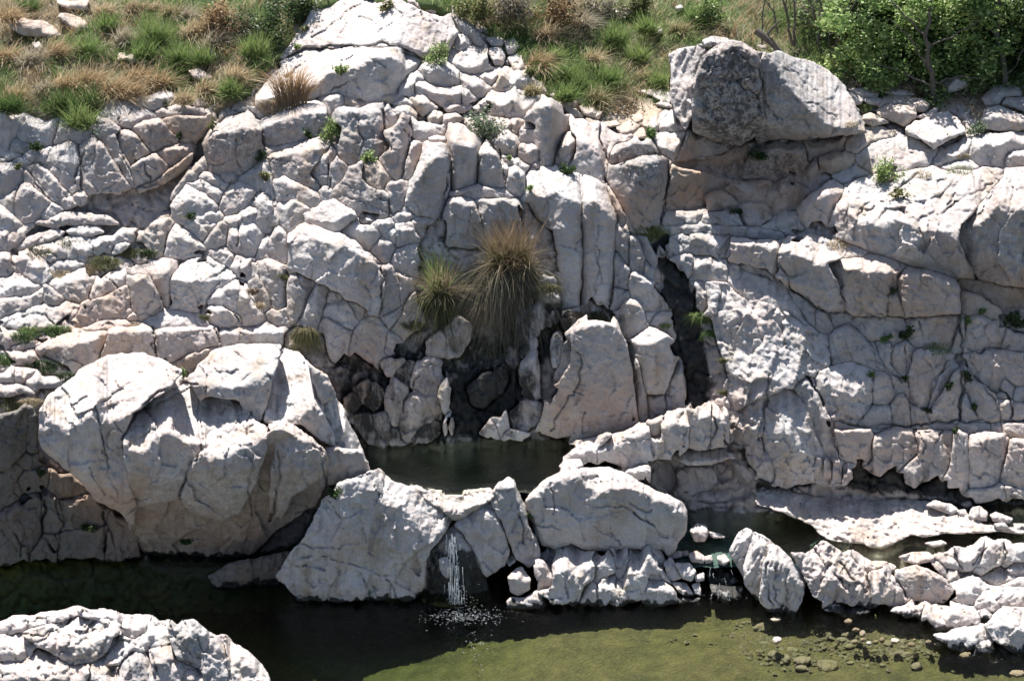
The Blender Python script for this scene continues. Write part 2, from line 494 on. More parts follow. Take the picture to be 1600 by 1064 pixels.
def join_other(i, px, py):
    gx, gy = jgrid(px, py)
    gx = np.clip(gx, 0, JW - 1.01); gy = np.clip(gy, 0, JH - 1.01)
    x = gx.astype(int); y = gy.astype(int); fx = gx - x; fy = gy - y
    OM = np.where(JID == i, J2, J1) if px.size > 250000 else None
    def at(yy, xx):
        return np.where(JID[yy, xx] == i, J2[yy, xx], J1[yy, xx])
    return (at(y, x) * (1 - fx) + at(y, x + 1) * fx) * (1 - fy) + (at(y + 1, x) * (1 - fx) + at(y + 1, x + 1) * fx) * fy
ZB = np.full((300, 480), 1e3)            # nearest surface on a coarse grid, for standing plants on it
def zb_add(px, py, Y):
    i = np.clip(((np.asarray(py) + 60) / 4).astype(int), 0, 299); j = np.clip(((np.asarray(px) + 160) / 4).astype(int), 0, 479)
    np.minimum.at(ZB, (i, j), Y)
def Y_surface(px, py):
    i = np.clip(((np.asarray(py, float) + 60) / 4).astype(int), 0, 299); j = np.clip(((np.asarray(px, float) + 160) / 4).astype(int), 0, 479)
    y = ZB[i, j]
    return np.where(y > 900, Y_base(px, py), y)
ALL_OUTLINES = []
def outline_of(P0, sd_, size, jit, g_):
    O = natural_outline(P0, sd_, min(jit, size * .05))
    area2 = np.sum(O[:, 0] * np.roll(O[:, 1], -1) - np.roll(O[:, 0], -1) * O[:, 1])
    tv_ = np.roll(O, -1, 0) - np.roll(O, 1, 0); tv_ /= np.maximum(np.hypot(tv_[:, 0], tv_[:, 1]), 1e-6)[:, None]
    return O + np.stack([tv_[:, 1], -tv_[:, 0]], -1) * g_ * (1 if area2 > 0 else -1)

def rock_mesh(name, P0, mat, lit=.3, front=82, top=14, fold=None, under=None, z=None, y=None, dy=0.0, rnd=None, thick=.7,
              facet=1.0, cells=None, rough=1.0, crk=.45, blend=0.0, step=1.9, jit=2.6, stri=None, lean=0.0, seed=None, grow=None, wetk=.45, crinkle=0.012, join=None, gapw=10.0, tiltk=1.0, side=0.0, relief=1.0, tide_=True):
    """One rock as a closed body. Its outline gets its own distance from the lie of the land (or from the water
    level z it stands in), a front and a top face that meet along a fold, facets, cracks, rounded rims and a back."""
    global ROCK_N
    ROCK_N += 1
    sd_ = seed if seed is not None else ROCK_N * 13
    own = z is not None or y is not None
    size = math.sqrt(abs(np.sum(P0[:, 0] * np.roll(P0[:, 1], -1) - np.roll(P0[:, 0], -1) * P0[:, 1])) / 2)
    O = outline_of(P0, sd_, size, jit, grow if grow is not None else (1.0 if own else 1.2))
    gap = gapw if (join is not None) else 0.0
    lo, hi = O.min(0) - gap, O.max(0) + gap
    if size < 22: step = min(step, 1.3)
    gx = np.arange(math.floor(lo[0] / step) - 1, math.ceil(hi[0] / step) + 2) * step
    gy = np.arange(math.floor(lo[1] / step) - 1, math.ceil(hi[1] / step) + 2) * step
    X, Yp = np.meshgrid(gx, gy)
    A, B = O, np.roll(O, -1, 0)
    d, qx, qy = seg_dist(X, Yp, A, B)
    ins = inside(X, Yp, O)
    sdist = np.where(ins, d, -d)
    if join is not None:
        oth = join_other(join, X, Yp)
        G = gap * np.clip((oth + 16) / 5, 0, 1)
        sdist = np.maximum(sdist, np.minimum(sdist + G, (sdist - oth) * .5 + .3))
        ins = sdist > 0
        gyv, gxv = np.gradient(sdist, step)
        gm = np.maximum(gxv * gxv + gyv * gyv, .08)
        qx = X - np.clip(sdist * gxv / gm, -step, step); qy = Yp - np.clip(sdist * gyv / gm, -step, step)
    lo, hi = O.min(0), O.max(0)
    okv = sdist > -step * .75
    q = okv[:-1, :-1] & okv[1:, :-1] & okv[:-1, 1:] & okv[1:, 1:]
    cent = (sdist[:-1, :-1] + sdist[1:, :-1] + sdist[:-1, 1:] + sdist[1:, 1:]) / 4
    q &= cent > 0
    if not q.any(): return None
    snap = (sdist < step * .5) & okv
    X = np.where(snap, qx, X); Yp = np.where(snap, qy, Yp)
    sdist = np.maximum(np.where(snap, 0, sdist), 0)
    px, py = X, Yp
    # ---- front and top profile, column by column
    cols = gx
    top_ = np.full(len(cols), np.nan); bot_ = np.full(len(cols), np.nan)
    for i in range(len(cols)):
        r = np.where(ins[:, i])[0]
        if len(r): top_[i] = gy[r[0]]; bot_[i] = gy[r[-1]]
    good = ~np.isnan(top_)
    if not good.any(): return None
    top_ = np.interp(cols, cols[good], top_[good]); bot_ = np.interp(cols, cols[good], bot_[good])
    ns = max(1, int(size * .12 / step))
    tops = smooth1(top_, ns); bots = smooth1(bot_, ns)
    if fold is None:
        wob = fbm(cols / (size * .35 + 4), cols * 0, sd_ + 5, 3)
        fy = tops + (bots - tops) * np.clip(lit + .32 * wob * min(1, lit * 4), 0, 1) + lean * (cols - cols.mean())
    else:
        F = np.array(sorted(fold, key=lambda t: t[0]))
        fy = np.interp(cols, F[:, 0], F[:, 1]) + 2.5 * fbm(cols / 14, cols * 0, sd_ + 5, 3) * min(1, size / 60)
    ref = gy[np.where(ins.any(1))[0][-1]]
    rows = np.arange(ref + step, gy[0] - 2 * step, -step)          # from the bottom up
    RR, CC = np.meshgrid(rows, fy, indexing='ij')
    fs = np.where(RR > CC, front, top)
    if under is not None:
        U = np.array(sorted(under[0], key=lambda t: t[0]))
        uy = np.interp(cols, U[:, 0], U[:, 1])
        fs = np.where(RR > uy[None, :], under[1], fs)
    kk = np.array([1, 2, 3, 2, 1.]) / 9
    sl = dY_dpx(RR, fs)
    prof = np.cumsum(sl * step, 0)
    pad = np.pad(prof, ((2, 2), (2, 2)), mode='edge')
    prof = sum(kk[i] * pad[i:i + prof.shape[0], 2:-2] for i in range(5))
    rr = np.clip((ref + step - py) / step, 0, len(rows) - 1.001); ri = rr.astype(int); rf = rr - ri
    ci = np.broadcast_to(np.arange(len(cols)), px.shape)
    prof_v = prof[ri, ci] * (1 - rf) + prof[ri + 1, ci] * rf
    if own:
        Y = (Y_on_level(ref, z) if y is None else y) + dy + prof_v
    elif under is None:
        ht = np.clip(fy - tops, 1, None); hf = np.clip(bots - fy, 3, None)
        yb, yt = Y_base(cols, bots), Y_base(cols, tops)
        s_top = dY_dpx((fy + tops) / 2, top); dtop = s_top * ht
        s_f = np.clip((yt - yb - dtop) / hf, -.0012, dY_dpx((fy + bots) / 2, front))
        k_top = np.clip((yt - yb - s_f * hf) / dtop, .6, 1.4)
        s_t = s_top * k_top
        yb, s_f, s_t = smooth1(yb, ns), smooth1(s_f, ns), smooth1(s_t, ns)
        hgt = bots[None, :] - py; hfr = (bots - fy)[None, :]
        w = 2.5 * math.exp(-20 / max(size, 4))                      # softness of the fold
        ex = hgt - hfr
        exs = .5 * (ex + np.sqrt(ex * ex + w * w))
        Y = yb[None, :] + s_f[None, :] * (hgt - exs) + s_t[None, :] * exs + dy
    else:
        f = (bots[None, :] - py) / np.maximum(bots - tops, 8)[None, :]
        def at_row(v):
            r2 = np.clip((ref + step - v) / step, 0, len(rows) - 1.001); i2 = r2.astype(int); f2 = r2 - i2
            k2 = np.arange(len(cols))
            return prof[i2, k2] * (1 - f2) + prof[i2 + 1, k2] * f2
        pb, pt = at_row(bots), at_row(tops)
        Y = Y_base(px, py) + dy + (prof_v - pb[None, :]) - (pt - pb)[None, :] * f
    if relief != 1.0 and not own:
        yb_ = Y_base(px, py) + dy
        Y = yb_ + relief * (Y - yb_)
    # ---- facets: a dome cut into planes
    mpp = 0.0108
    rs = np.random.RandomState(sd_ % 100000)
    c0 = (lo + hi) / 2; ext = (hi - lo) / 2 + 1
    nf = int(5 + size / 14)
    su = rs.uniform(-1, 1, (nf, 2)); 
    dome = np.full(px.shape, 1e9)
    un = (px - c0[0]) / ext[0]; vn = (py - c0[1]) / ext[1]
    for s0, s1 in su:
        pl = (1 - s0 * s0 - s1 * s1) - 2 * s0 * (un - s0) - 2 * s1 * (vn - s1) + rs.uniform(-.1, .1)
        dome = np.minimum(dome, pl)
    amp = facet * (.09 if own else .035) * size * mpp
    Y = Y - amp * np.clip(dome, -1.5, 1.2)
    if not own:
        tl = rs.uniform(-1, 1, 2) * .05 * size * mpp * tiltk
        Y = Y + tl[0] * un + .6 * tl[1] * vn
    # ---- broken blocks inside
    cs = cells or max(16, size * .30)
    wx = px + cs * .35 * fbm(px / cs, py / cs, sd_ + 11, 3); wy = py + cs * .35 * fbm(px / cs, py / cs, sd_ + 12, 3)
    ang = rs.uniform(-.5, .5); ca, sa = math.cos(ang), math.sin(ang)
    vx = (ca * wx + sa * wy) / cs; vy = (-sa * wx + ca * wy) / (cs * 1.5)
    f1, f2, tv = voronoi(vx + sd_ * 3.7, vy, sd_, 1.3)
    Y = Y + rough * cs * mpp * .17 * tv
    e = (f2 - f1) * cs
    cm = np.clip(fbm(px / (cs * 1.5), py / (cs * 1.5), sd_ + 20, 2) * 2.2 + .35, 0, 1)      # cracks come and go
    Y = Y + crk * cm * .07 * min(1, size / 50) * np.exp(-(e / 1.25) ** 2)
    cs2 = cs * .36
    if cs2 > 7:
        f1, f2, tv = voronoi(wx / cs2 + 5, wy / (cs2 * 1.3) + sd_, sd_ + 31, 1.5)
        Y = Y + rough * cs2 * mpp * .2 * tv * (0.35 + 1.3 * np.clip(fbm(px / 60, py / 60, 77, 2) + .3, 0, 1))
        cm2 = np.clip(fbm(px / 50, py / 50, 78, 2) * 2.5, 0, 1)
        Y = Y + crk * cm2 * .03 * np.exp(-((f2 - f1) * cs2 / 1.1) ** 2)
    Y = Y + rough * (.06 * np.minimum(1, size / 80) * fbm(px / 38, py / 38, sd_ + 40, 2) + .018 * fbm(px / 9, py / 9, 41, 3) - .012 * ridged(px / 22 + .4 * fbm(px / 15, py / 15, 44, 2), py / 30, 43, 3))
    if stri is not None:
        a_ = math.radians(stri[0]); along = px * math.cos(a_) - py * math.sin(a_); across = px * math.sin(a_) + py * math.cos(a_)
        Y = Y - stri[1] * ridged(across / stri[2] + .6 * fbm(px / 40, py / 40, 6, 2), along / (stri[2] * 6), sd_ + 60, 3) * .5
    if crinkle:
        qx_ = px + 5 * fbm(px / 16, py / 16, 71, 3); qy_ = py + 5 * fbm(px / 16, py / 16, 72, 3)
        Y = Y - crinkle * (ridged(qx_ / 13 + qy_ / 40, qy_ / 11 - qx_ / 30, 73, 4) + .8 * fbm(px / 30, py / 26, 74, 3))
    for CPl, w, cd, clo, chi in CRACKS:
        if (clo > hi).any() or (chi < lo).any(): continue
        dc, _, _ = seg_dist(px, py, CPl[:-1], CPl[1:])
        Y = Y + cd * (.35 + .75 * np.clip(fbm(px / 24, py / 24, 79, 2) * 2 + .5, 0, 1)) * np.exp(-(dc / (w * .52)) ** 2)
    if side: Y = Y + side * (px - c0[0]) * mpp
    # ---- rounded rim
    r = rnd if rnd is not None else float(np.clip(size * .04, 1.2, 2.4))
    dd = np.clip(sdist, 0, r)
    Y = Y + (r - np.sqrt(np.maximum(r * r - (r - dd) ** 2, 0))) * mpp * (1.7 if r < 1.5 else .9)
    # ---- mesh
    idx = -np.ones(px.shape, int)
    used = np.zeros(px.shape, bool)
    used[:-1, :-1] |= q; used[1:, :-1] |= q; used[:-1, 1:] |= q; used[1:, 1:] |= q
    idx[used] = np.arange(used.sum())
    V = world_at(px[used], py[used], Y[used])
    zb_add(px[used], py[used], Y[used])
    a = idx[:-1, :-1][q]; b = idx[:-1, 1:][q]; c = idx[1:, 1:][q]; d4 = idx[1:, :-1][q]
    F = np.stack([a, d4, c, b], -1)
    ed = np.concatenate([F[:, [0, 1]], F[:, [1, 2]], F[:, [2, 3]], F[:, [3, 0]]])
    n = len(V)
    key = ed[:, 0] * n + ed[:, 1]; rev = ed[:, 1] * n + ed[:, 0]
    be = ed[~np.isin(key, rev)]
    bv = np.unique(be)
    cen = V.mean(0)
    ring = [V[bv]]
    pxb, pyb, Yb = px[used][bv], py[used][bv], Y[used][bv]
    pc = np.array([pxb.mean(), pyb.mean()])
    for k_, (sh, tt) in enumerate(((.03, .35), (.16, .75), (.45, 1.0))):
        ring.append(world_at(pxb + (pc[0] - pxb) * sh, pyb + (pc[1] - pyb) * sh, Yb + thick * tt))
    mp_ = -np.ones(n, int); mp_[bv] = np.arange(len(bv)); nb = len(bv)
    VV = [V] + ring[1:]
    FF = [F]; e0 = mp_[be[:, 0]]; e1 = mp_[be[:, 1]]
    def rid(k_, i): return bv[i] if k_ == 0 else n + (k_ - 1) * nb + i
    for k_ in range(3):
        FF.append(np.stack([rid(k_, e1), rid(k_, e0), rid(k_ + 1, e0), rid(k_ + 1, e1)], -1))
    last = n + 3 * nb
    VV.append(ring[3].mean(0, keepdims=True))
    T3 = np.stack([rid(3, e1), rid(3, e0), np.full(len(e0), last)], -1)
    st = stain_at(px[used], py[used]); st[:, 0] *= wetk
    tide = np.clip((.13 - V[:, 2] + .10 * fbm(px[used] / 9, py[used] / 9, 81, 3)) / .07, 0, 1) * .85          # wet band just above the pool
    if tide_: st[:, 0] = np.maximum(st[:, 0], tide * np.clip((V[:, 2] + .25) / .15, 0, 1))
    stb = st[bv]
    S = np.concatenate([st, stb, stb, stb, stb.mean(0, keepdims=True)])
    ALL_OUTLINES.append((O, lo, hi))
    return mesh_from(name, np.concatenate(VV), np.concatenate(FF), T3, MATS[mat], {'stain': S})

OUTCROPS = {}
def outcrop(key, name, label, cat, tile, at):
    p = pts(tile, at)[0]
    o = empty(name, tuple(world_at(p[0], p[1], Y_base(p[0], p[1]) - .1)))
    tag(o, label, cat)
    OUTCROPS[key] = o
    return o

QUEUE = []
def _queue(kind, key, tile, s, label, cat, group, name, fold, ftile, under, kw):
    P = pts(tile, s)
    if fold is not None: fold = pts(tile if ftile is None else ftile, fold)
    if under is not None: under = (pts(tile if ftile is None else ftile, under[0]), under[1])
    own = kw.get('z') is not None or kw.get('y') is not None
    close = kw.pop('close', True) and (not own or key in ('toe', 'pile', 'bank', 'dike', 'fore')) and key not in ('hang', 'rubble', 'saddle', 'ledge')
    if key in ('ridge', 'stack', 'face', 'belly', 'chimney', 'tilt') and fold is None and not own and len(P) > 5:
        kw['lit'] = kw.get('lit', .3) * .6; kw['rough'] = kw.get('rough', 1.0) * .7; kw['tiltk'] = .5
    if key in ('ridge', 'stack', 'face', 'belly', 'chimney', 'wall', 'ledges', 'terrace') and not own:
        kw.setdefault('relief', .68); kw.setdefault('rnd', 1.3)
    if key == 'seep': kw['gapw'] = 3.0; kw['wetk'] = .95 if kw.get('mat') == 'grey' else .6
    QUEUE.append((kind, key, P, label, cat, group, name, fold, under, close, kw))

def B(key, tile, s, mat='pale', name='block', fold=None, ftile=None, under=None, label=None, **kw):
    """a block that belongs to an outcrop"""
    kw['mat'] = mat
    _queue('B', key, tile, s, label, None, None, name, fold, ftile, under, kw)

def S(tile, s, label, mat='pale', name='boulder', cat='boulder', group=None, fold=None, ftile=None, under=None, **kw):
    """a rock that stands by itself"""
    kw['mat'] = mat
    _queue('S', None, tile, s, label, cat, group, name, fold, ftile, under, kw)

def build_rocks():
    for i, (kind, key, P, label, cat, group, name, fold, under, close, kw) in enumerate(QUEUE):
        if close:
            size = math.sqrt(abs(np.sum(P[:, 0] * np.roll(P[:, 1], -1) - np.roll(P[:, 0], -1) * P[:, 1])) / 2)
            join_add(i, outline_of(P, (i + 1) * 13, size, kw.get('jit', 2.6), 1.2))
    for i, (kind, key, P, label, cat, group, name, fold, under, close, kw) in enumerate(QUEUE):
        me = rock_mesh(name, P, fold=fold, under=under, seed=(i + 1) * 13, join=i if close else None, **kw)
        if me is None: continue
        co = np.empty(len(me.vertices) * 3, np.float32); me.vertices.foreach_get('co', co); co = co.reshape(-1, 3)
        if kind == 'B':
            par = OUTCROPS[key]
            me.vertices.foreach_set('co', (co - np.array(par.location, np.float32)).ravel())
            o = link(name, me, par)
            if label: o['label'] = label
        else:
            b = np.array([co[:, 0].mean(), co[:, 1].mean(), co[:, 2].min()], np.float32)
            me.vertices.foreach_set('co', (co - b).ravel())
            o = link(name, me); o.location = b
            tag(o, label, cat, group)
# ------------------------------------------------------------------ cracks
crack(1, "760,860 720,840 640,870 560,890"); crack(1, "670,740 680,790 700,850"); crack(1, "1085,640 1095,730 1100,800", 2, .1)
crack(1, "0,720 40,740 110,720"); crack(1, "385,700 370,760 340,850", 2.5, .15); crack(1, "640,740 720,705 800,670", 2.5, .15)
crack(1, "950,770 1090,735", 1.6, .06); crack(1, "425,760 450,720 440,660"); crack(1, "130,800 200,900 240,935", 2.2, .12)
crack(2, "150,255 240,222 360,218 500,210 600,205 690,240 760,265", 2.4, .16); crack(2, "330,420 400,390 440,375 470,350", 1.8, .08)
crack(2, "530,70 560,40 600,10", 1.6, .05); crack(2, "240,180 340,130 420,60 480,20", 1.6, .07); crack(2, "560,150 660,90 760,80 850,110", 1.5, .05)
crack(2, "665,195 660,235", 1.8, .08); crack(2, "880,110 880,170 860,235", 1.6, .08); crack(2, "480,225 560,300 620,340", 1.4, .04)
crack(2, "455,540 490,640 480,730", 1.8, .09); crack(2, "582,510 585,640 620,680", 2.2, .12); crack(2, "620,640 625,690", 1.8, .1)
crack(2, "690,600 715,640 700,740", 2, .1); crack(2, "80,730 160,760 240,810 300,870", 1.8, .1); crack(2, "150,900 200,880", 1.4, .04)
crack(2, "340,760 345,830 330,870", 1.8, .1); crack(2, "520,860 560,900 610,930 615,990", 2, .1); crack(2, "480,930 560,960 610,990", 1.8, .08)
crack(2, "380,920 420,900 470,930", 1.6, .06); crack(2, "570,750 620,820 640,850", 1.8, .08)
crack(2, "890,690 905,720 880,880 870,1000", 2.8, .2); crack(2, "1030,690 1025,800 1010,850", 2.5, .18); crack(2, "1125,700 1138,800 1140,850", 2.2, .15)
crack(2, "740,730 830,720 900,720", 1.4, .04); crack(2, "730,930 760,990", 1.5, .05)
crack(3, "1150,240 1155,330 1140,430 1155,520", 2.6, .16); crack(3, "960,280 1020,350 1080,420 1140,450", 2, .1); crack(3, "1010,215 1080,280 1130,310", 1.8, .07)
crack(3, "835,330 830,430 835,520", 2, .08); crack(3, "880,620 960,650 1040,670", 1.6, .05); crack(3, "860,780 900,790 1000,820 1100,835", 2, .1)
crack(3, "730,740 725,830 700,930 680,1040", 3, .24); crack(3, "440,660 430,760 440,850", 2.6, .18); crack(3, "400,590 405,650 420,700", 2, .1)
crack(3, "460,765 530,740 600,722 690,715", 2.2, .12); crack(3, "540,760 545,830 600,870", 1.6, .05); crack(3, "235,600 230,660 210,720", 2.4, .14)
crack(3, "320,820 325,870 320,950 318,1060", 2.2, .12); crack(3, "150,880 165,950 170,1040", 2.2, .12)
crack(4, "130,400 190,460 300,490 380,560", 1.6, .06); crack(4, "60,250 180,350 300,430", 1.6, .06); crack(4, "20,330 30,450 100,560", 2, .09)
crack(4, "580,940 640,880 760,800", 2.2, .12); crack(4, "840,1000 900,960 1000,900 1110,850", 2.4, .14); crack(4, "1110,860 1040,950 980,1060", 2, .1)
crack(4, "880,940 930,900", 2.6, .12); crack(4, "470,1000 500,960 560,935 640,960 690,990", 2, .1); crack(4, "700,700 760,740", 1.4, .04)
crack(4, "1200,870 1180,960 1160,1000", 2, .1); crack(4, "480,770 530,790", 2, .08)
crack(5, "1100,0 1095,70 1085,100", 1.8, .1); crack(5, "780,760 700,810 620,870 590,930 565,1000", 2.6, .15); crack(5, "445,860 470,960 490,1060", 2.2, .1)
crack(5, "780,770 860,730 900,740", 2.2, .1); crack(5, "620,870 720,830 830,780 880,750", 2, .08); crack(5, "500,860 540,930 560,960", 1.6, .06)
crack(5, "975,620 950,700 935,790", 1.6, .06); crack(5, "920,830 925,940 940,1060", 2, .1); crack(5, "1050,850 1000,930 950,1000", 2, .1); crack(5, "1150,880 1145,960 1120,1060", 2.4, .13)
crack(5, "330,835 400,810", 2.2, .08); crack(5, "440,830 500,800 580,760", 2.2, .08)
crack(5, "705,480 710,560 720,600", 2.2, .12); crack(5, "1000,480 1020,540", 2, .1); crack(5, "290,610 380,650", 2.4, .1); crack(5, "640,560 720,570", 1.4, .03)
crack(5, "1030,380 1110,440", 2, .12); crack(5, "740,290 745,380 700,420", 2, .1); crack(5, "880,300 920,380", 1.8, .07)
crack(5, "150,120 260,150 370,165", 1.8, .08); crack(5, "110,430 200,410 240,470", 1.8, .08); crack(5, "490,250 540,290", 1.8, .1)
crack(6, "515,280 520,310", 1.6, .06); crack(6, "530,330 520,400", 1.8, .08); crack(6, "595,210 575,415", 2.4, .14); crack(6, "490,130 570,185", 2.2, .1)
crack(6, "260,290 240,340 200,430", 2, .1); crack(6, "190,230 230,300 245,340", 1.6, .06); crack(6, "670,940 690,820 760,700", 2, .09); crack(6, "830,800 780,860 730,960", 1.8, .06)
crack(6, "700,760 780,790", 1.8, .07); crack(6, "40,180 60,260", 2, .08); crack(6, "160,920 250,990 310,1064", 2, .1); crack(6, "320,370 430,370", 1.4, .03)
crack(7, "310,0 320,40 300,100", 1.6, .06); crack(7, "210,110 340,120", 1.4, .05); crack(7, "400,0 405,180 380,330", 1.8, .06)
crack(7, "190,960 200,900 280,780 330,640 300,560", 1.8, .07); crack(7, "335,870 335,970", 1.6, .06); crack(7, "430,880 540,860", 1.5, .05); crack(7, "280,770 330,790", 1.6, .05)
crack(7, "925,870 935,940 920,1040", 2.2, .14); crack(7, "480,1010 560,1000 630,990", 1.6, .05); crack(7, "640,760 650,730 710,740", 1.4, .04)
crack(7, "1150,230 1190,250", 2.2, .1); crack(7, "1070,880 1080,800 1090,760", 1.8, .06); crack(7, "1140,870 1180,760 1190,700", 2, .08)
crack(8, "105,150 160,290 250,360 330,400 440,415", 2.6, .17); crack(8, "380,250 410,330 420,400", 2.4, .12); crack(8, "500,60 660,75", 1.5, .05); crack(8, "770,30 800,110 830,190", 1.8, .06)
crack(8, "940,90 1000,200 1080,260", 2, .08); crack(8, "510,420 600,425 660,450", 2, .1); crack(8, "575,250 560,310", 1.5, .05); crack(8, "605,330 600,400", 1.8, .07); crack(8, "520,540 560,620 680,720", 2.2, .12)
crack(8, "755,450 785,520", 2, .1); crack(8, "640,560 620,650", 2, .1); crack(8, "890,640 830,720 800,840", 2.4, .14); crack(8, "910,690 850,800 800,850", 1.8, .08)
crack(8, "945,420 955,600 950,760 945,900", 3, .2); crack(8, "240,690 300,800 370,1000 400,1060", 3, .2); crack(8, "60,780 30,900 20,1000", 2.4, .12); crack(8, "1000,840 1040,900", 1.6, .08)
crack(8, "985,590 1060,580 1180,575", 2.4, .14); crack(8, "1000,700 1080,770 1130,850 1120,900", 2.2, .13); crack(8, "400,910 480,940 700,930 900,915 1241,905", 2.2, .13); crack(8, "1140,760 1190,820 1185,900", 2, .12)
crack(8, "540,830 480,920", 1.8, .07); crack(8, "260,770 280,850 260,950", 1.8, .06); crack(8, "700,80 710,180", 1.3, .03)
crack(8, "740,950 790,1010 770,1060", 2, .1); crack(8, "870,965 830,1020", 2, .1); crack(8, "970,970 960,1060", 1.6, .08); crack(8, "1150,970 1160,1060", 2.4, .14)
crack(9, "940,0 870,110 830,230", 2.6, .15); crack(9, "480,0 500,130 550,230", 2.2, .08); crack(9, "1170,30 1150,200 1160,330", 2.2, .1); crack(9, "420,100 460,180 560,260 640,230 800,240", 1.6, .06)
crack(9, "830,450 900,490 950,500", 1.8, .08); crack(9, "485,290 480,480", 3, .2); crack(9, "200,230 190,400 250,480", 3, .2); crack(9, "260,240 290,380 270,470", 1.8, .1); crack(9, "70,400 100,490", 1.8, .1)
crack(9, "280,245 420,215", 2, .1); crack(9, "640,370 760,380", 2, .09); crack(9, "330,790 250,850 170,900"); crack(9, "560,790 540,880 480,960", 2, .1); crack(9, "640,780 690,850", 1.8, .09)
crack(9, "920,860 940,940", 1.6, .06); crack(9, "820,970 930,1020", 1.8, .07); crack(9, "690,930 720,1050", 2, .1); crack(9, "100,860 200,860 300,800", 1.8, .08)
crack(10, "220,450 350,460 480,440", 1.8, .06); crack(10, "440,270 480,350 500,430", 1.8, .06); crack(10, "200,505 330,500 450,540 560,585 640,580", 1.8, .06); crack(10, "490,580 510,640 520,700", 2.2, .09); crack(10, "600,600 640,660 660,710", 2, .08); crack(10, "290,600 310,690", 1.6, .05)
crack(10, "540,640 560,700", 1.8, .08); crack(10, "100,20 110,150 60,330", 3, .2); crack(10, "310,0 310,130 340,190", 2.4, .12); crack(10, "540,520 550,580", 1.4, .04)
crack(11, "70,290 110,370 130,440", 2.4, .13); crack(11, "180,160 200,240 190,300", 2, .08); crack(11, "330,250 420,265 560,290", 1.8, .06); crack(11, "540,265 590,290 640,280", 1.8, .06); crack(11, "560,300 640,350 720,410", 2.2, .12)
crack(11, "370,360 430,400 470,400 500,450", 1.8, .07); crack(11, "100,350 180,365 230,380", 1.8, .06); crack(11, "310,380 340,430", 1.6, .05); crack(11, "690,250 740,310 760,330", 1.6, .05); crack(11, "620,220 640,290", 1.4, .04)
crack(11, "255,560 250,640 260,700", 1.8, .08); crack(11, "300,560 280,640", 1.6, .07); crack(11, "20,250 60,430", 2, .09); crack(11, "500,600 505,690", 1.8, .08); crack(11, "480,600 490,690", 1.8, .08); crack(11, "190,560 180,640", 1.8, .08)
crack(12, "60,520 50,620 80,740", 2.2, .1); crack(12, "100,540 90,640 120,760", 2.2, .1); crack(12, "150,560 140,660 150,770", 2.2, .1); crack(12, "200,600 165,700 165,770", 1.8, .08)
crack(12, "780,570 870,620 910,660", 1.8, .04); crack(12, "740,545 780,600 860,700", 1.4, .03); crack(12, "1000,540 1060,470 1090,435", 2, .08); crack(12, "930,490 950,560", 2, .1); crack(12, "960,900 1000,960", 2, .1)
crack(12, "1060,880 1090,800", 2, .1); crack(12, "1150,440 1150,520", 1.8, .08); crack(12, "1200,810 1241,850", 1.6, .06); crack(12, "260,440 330,560 420,640", 2.2, .11); crack(12, "390,520 440,600 520,660", 2.4, .12); crack(12, "600,580 650,640 640,700", 2.4, .13)

# ------------------------------------------------------------------ UPPER LEFT
o = outcrop('ridge', 'rock_outcrop', 'long sloping ridge of split blocks at the left edge below the tall brown grass', 'rock outcrop', 1, '200,850')
k = 'ridge'
B(k,1,"-70,520 0,515 60,525 115,560 90,600 60,640 40,700 -70,710", lit=.4)
B(k,1,"80,610 120,560 170,545 240,550 270,570 260,630 240,670 170,650 130,665 90,650", lit=.45)
B(k,1,"262,610 270,570 330,570 400,600 420,640 385,655 330,640 280,660 250,665", lit=.5, mat='pink')
B(k,1,"-70,690 40,700 110,715 40,745 -70,760", lit=.5)
B(k,1,"40,740 110,715 215,690 315,650 350,690 370,760 360,820 340,870 330,900 270,850 215,790 180,750 110,760", fold="40,750 110,735 215,715 315,680 350,700 370,770", front=72)
B(k,1,"385,655 425,640 470,670 540,770 600,865 560,890 420,895 375,830 370,760 380,700", mat='pink', lit=.18, front=75)
B(k,1,"120,765 175,750 230,800 290,860 330,905 270,925 240,920 190,860 150,800", lit=.3)
B(k,1,"-70,755 60,760 110,800 90,850 70,890 -70,930", lit=.35, mat='grey')
B(k,1,"90,855 130,850 190,900 240,935 190,990 120,1035 60,1000 75,900", lit=.2, mat='pink')
B(k,1,"-70,935 0,945 50,990 100,1045 60,1110 -70,1110", lit=.3)
B(k,1,"70,880 90,850 75,900 60,1000 50,990 0,945 -20,930", lit=.2)
B(k,1,"190,985 240,935 290,965 260,995 205,1015", lit=.35)
B(k,1,"255,930 330,905 355,950 310,970 285,960", lit=.3)
B(k,1,"335,905 385,900 400,935 375,955 350,945", lit=.3)
B(k,1,"100,800 130,800 190,860 240,925 190,890 130,845", lit=.3)
B(k,1,"60,640 90,650 130,665 110,700 40,710", lit=.3, mat='grey')

outcrop('tilt', 'rock_outcrop', 'tilted cluster of wedge shaped blocks leaning over the pink slab', 'rock outcrop', 1, '680,850')
k = 'tilt'
B(k,1,"740,510 820,490 880,495 940,530 955,548 820,535 745,545 720,520", lit=.4, mat='pink')
B(k,1,"630,480 690,445 760,420 800,435 815,480 740,500 690,500", lit=.5)
B(k,1,"480,540 490,490 530,455 600,470 670,505 720,540 660,560 600,590 570,595 520,560", fold="480,545 530,560 600,560 680,530 720,545", front=65)
B(k,1,"440,610 460,560 500,550 560,595 530,620 545,680 600,760 620,850 560,800 510,720 460,650", lit=.15, mat='grey', front=70)
B(k,1,"600,590 660,560 740,550 780,600 830,650 800,670 715,705 680,680 640,630", fold="600,592 660,575 745,566 780,590 830,650", mat='pink')
B(k,1,"745,550 820,535 950,548 960,590 930,630 880,665 835,650 790,600", lit=.05, mat='tan', front=86)
B(k,1,"535,620 570,600 610,615 660,670 700,710 640,740 590,770 545,690", lit=.12, mat='pink', front=76)
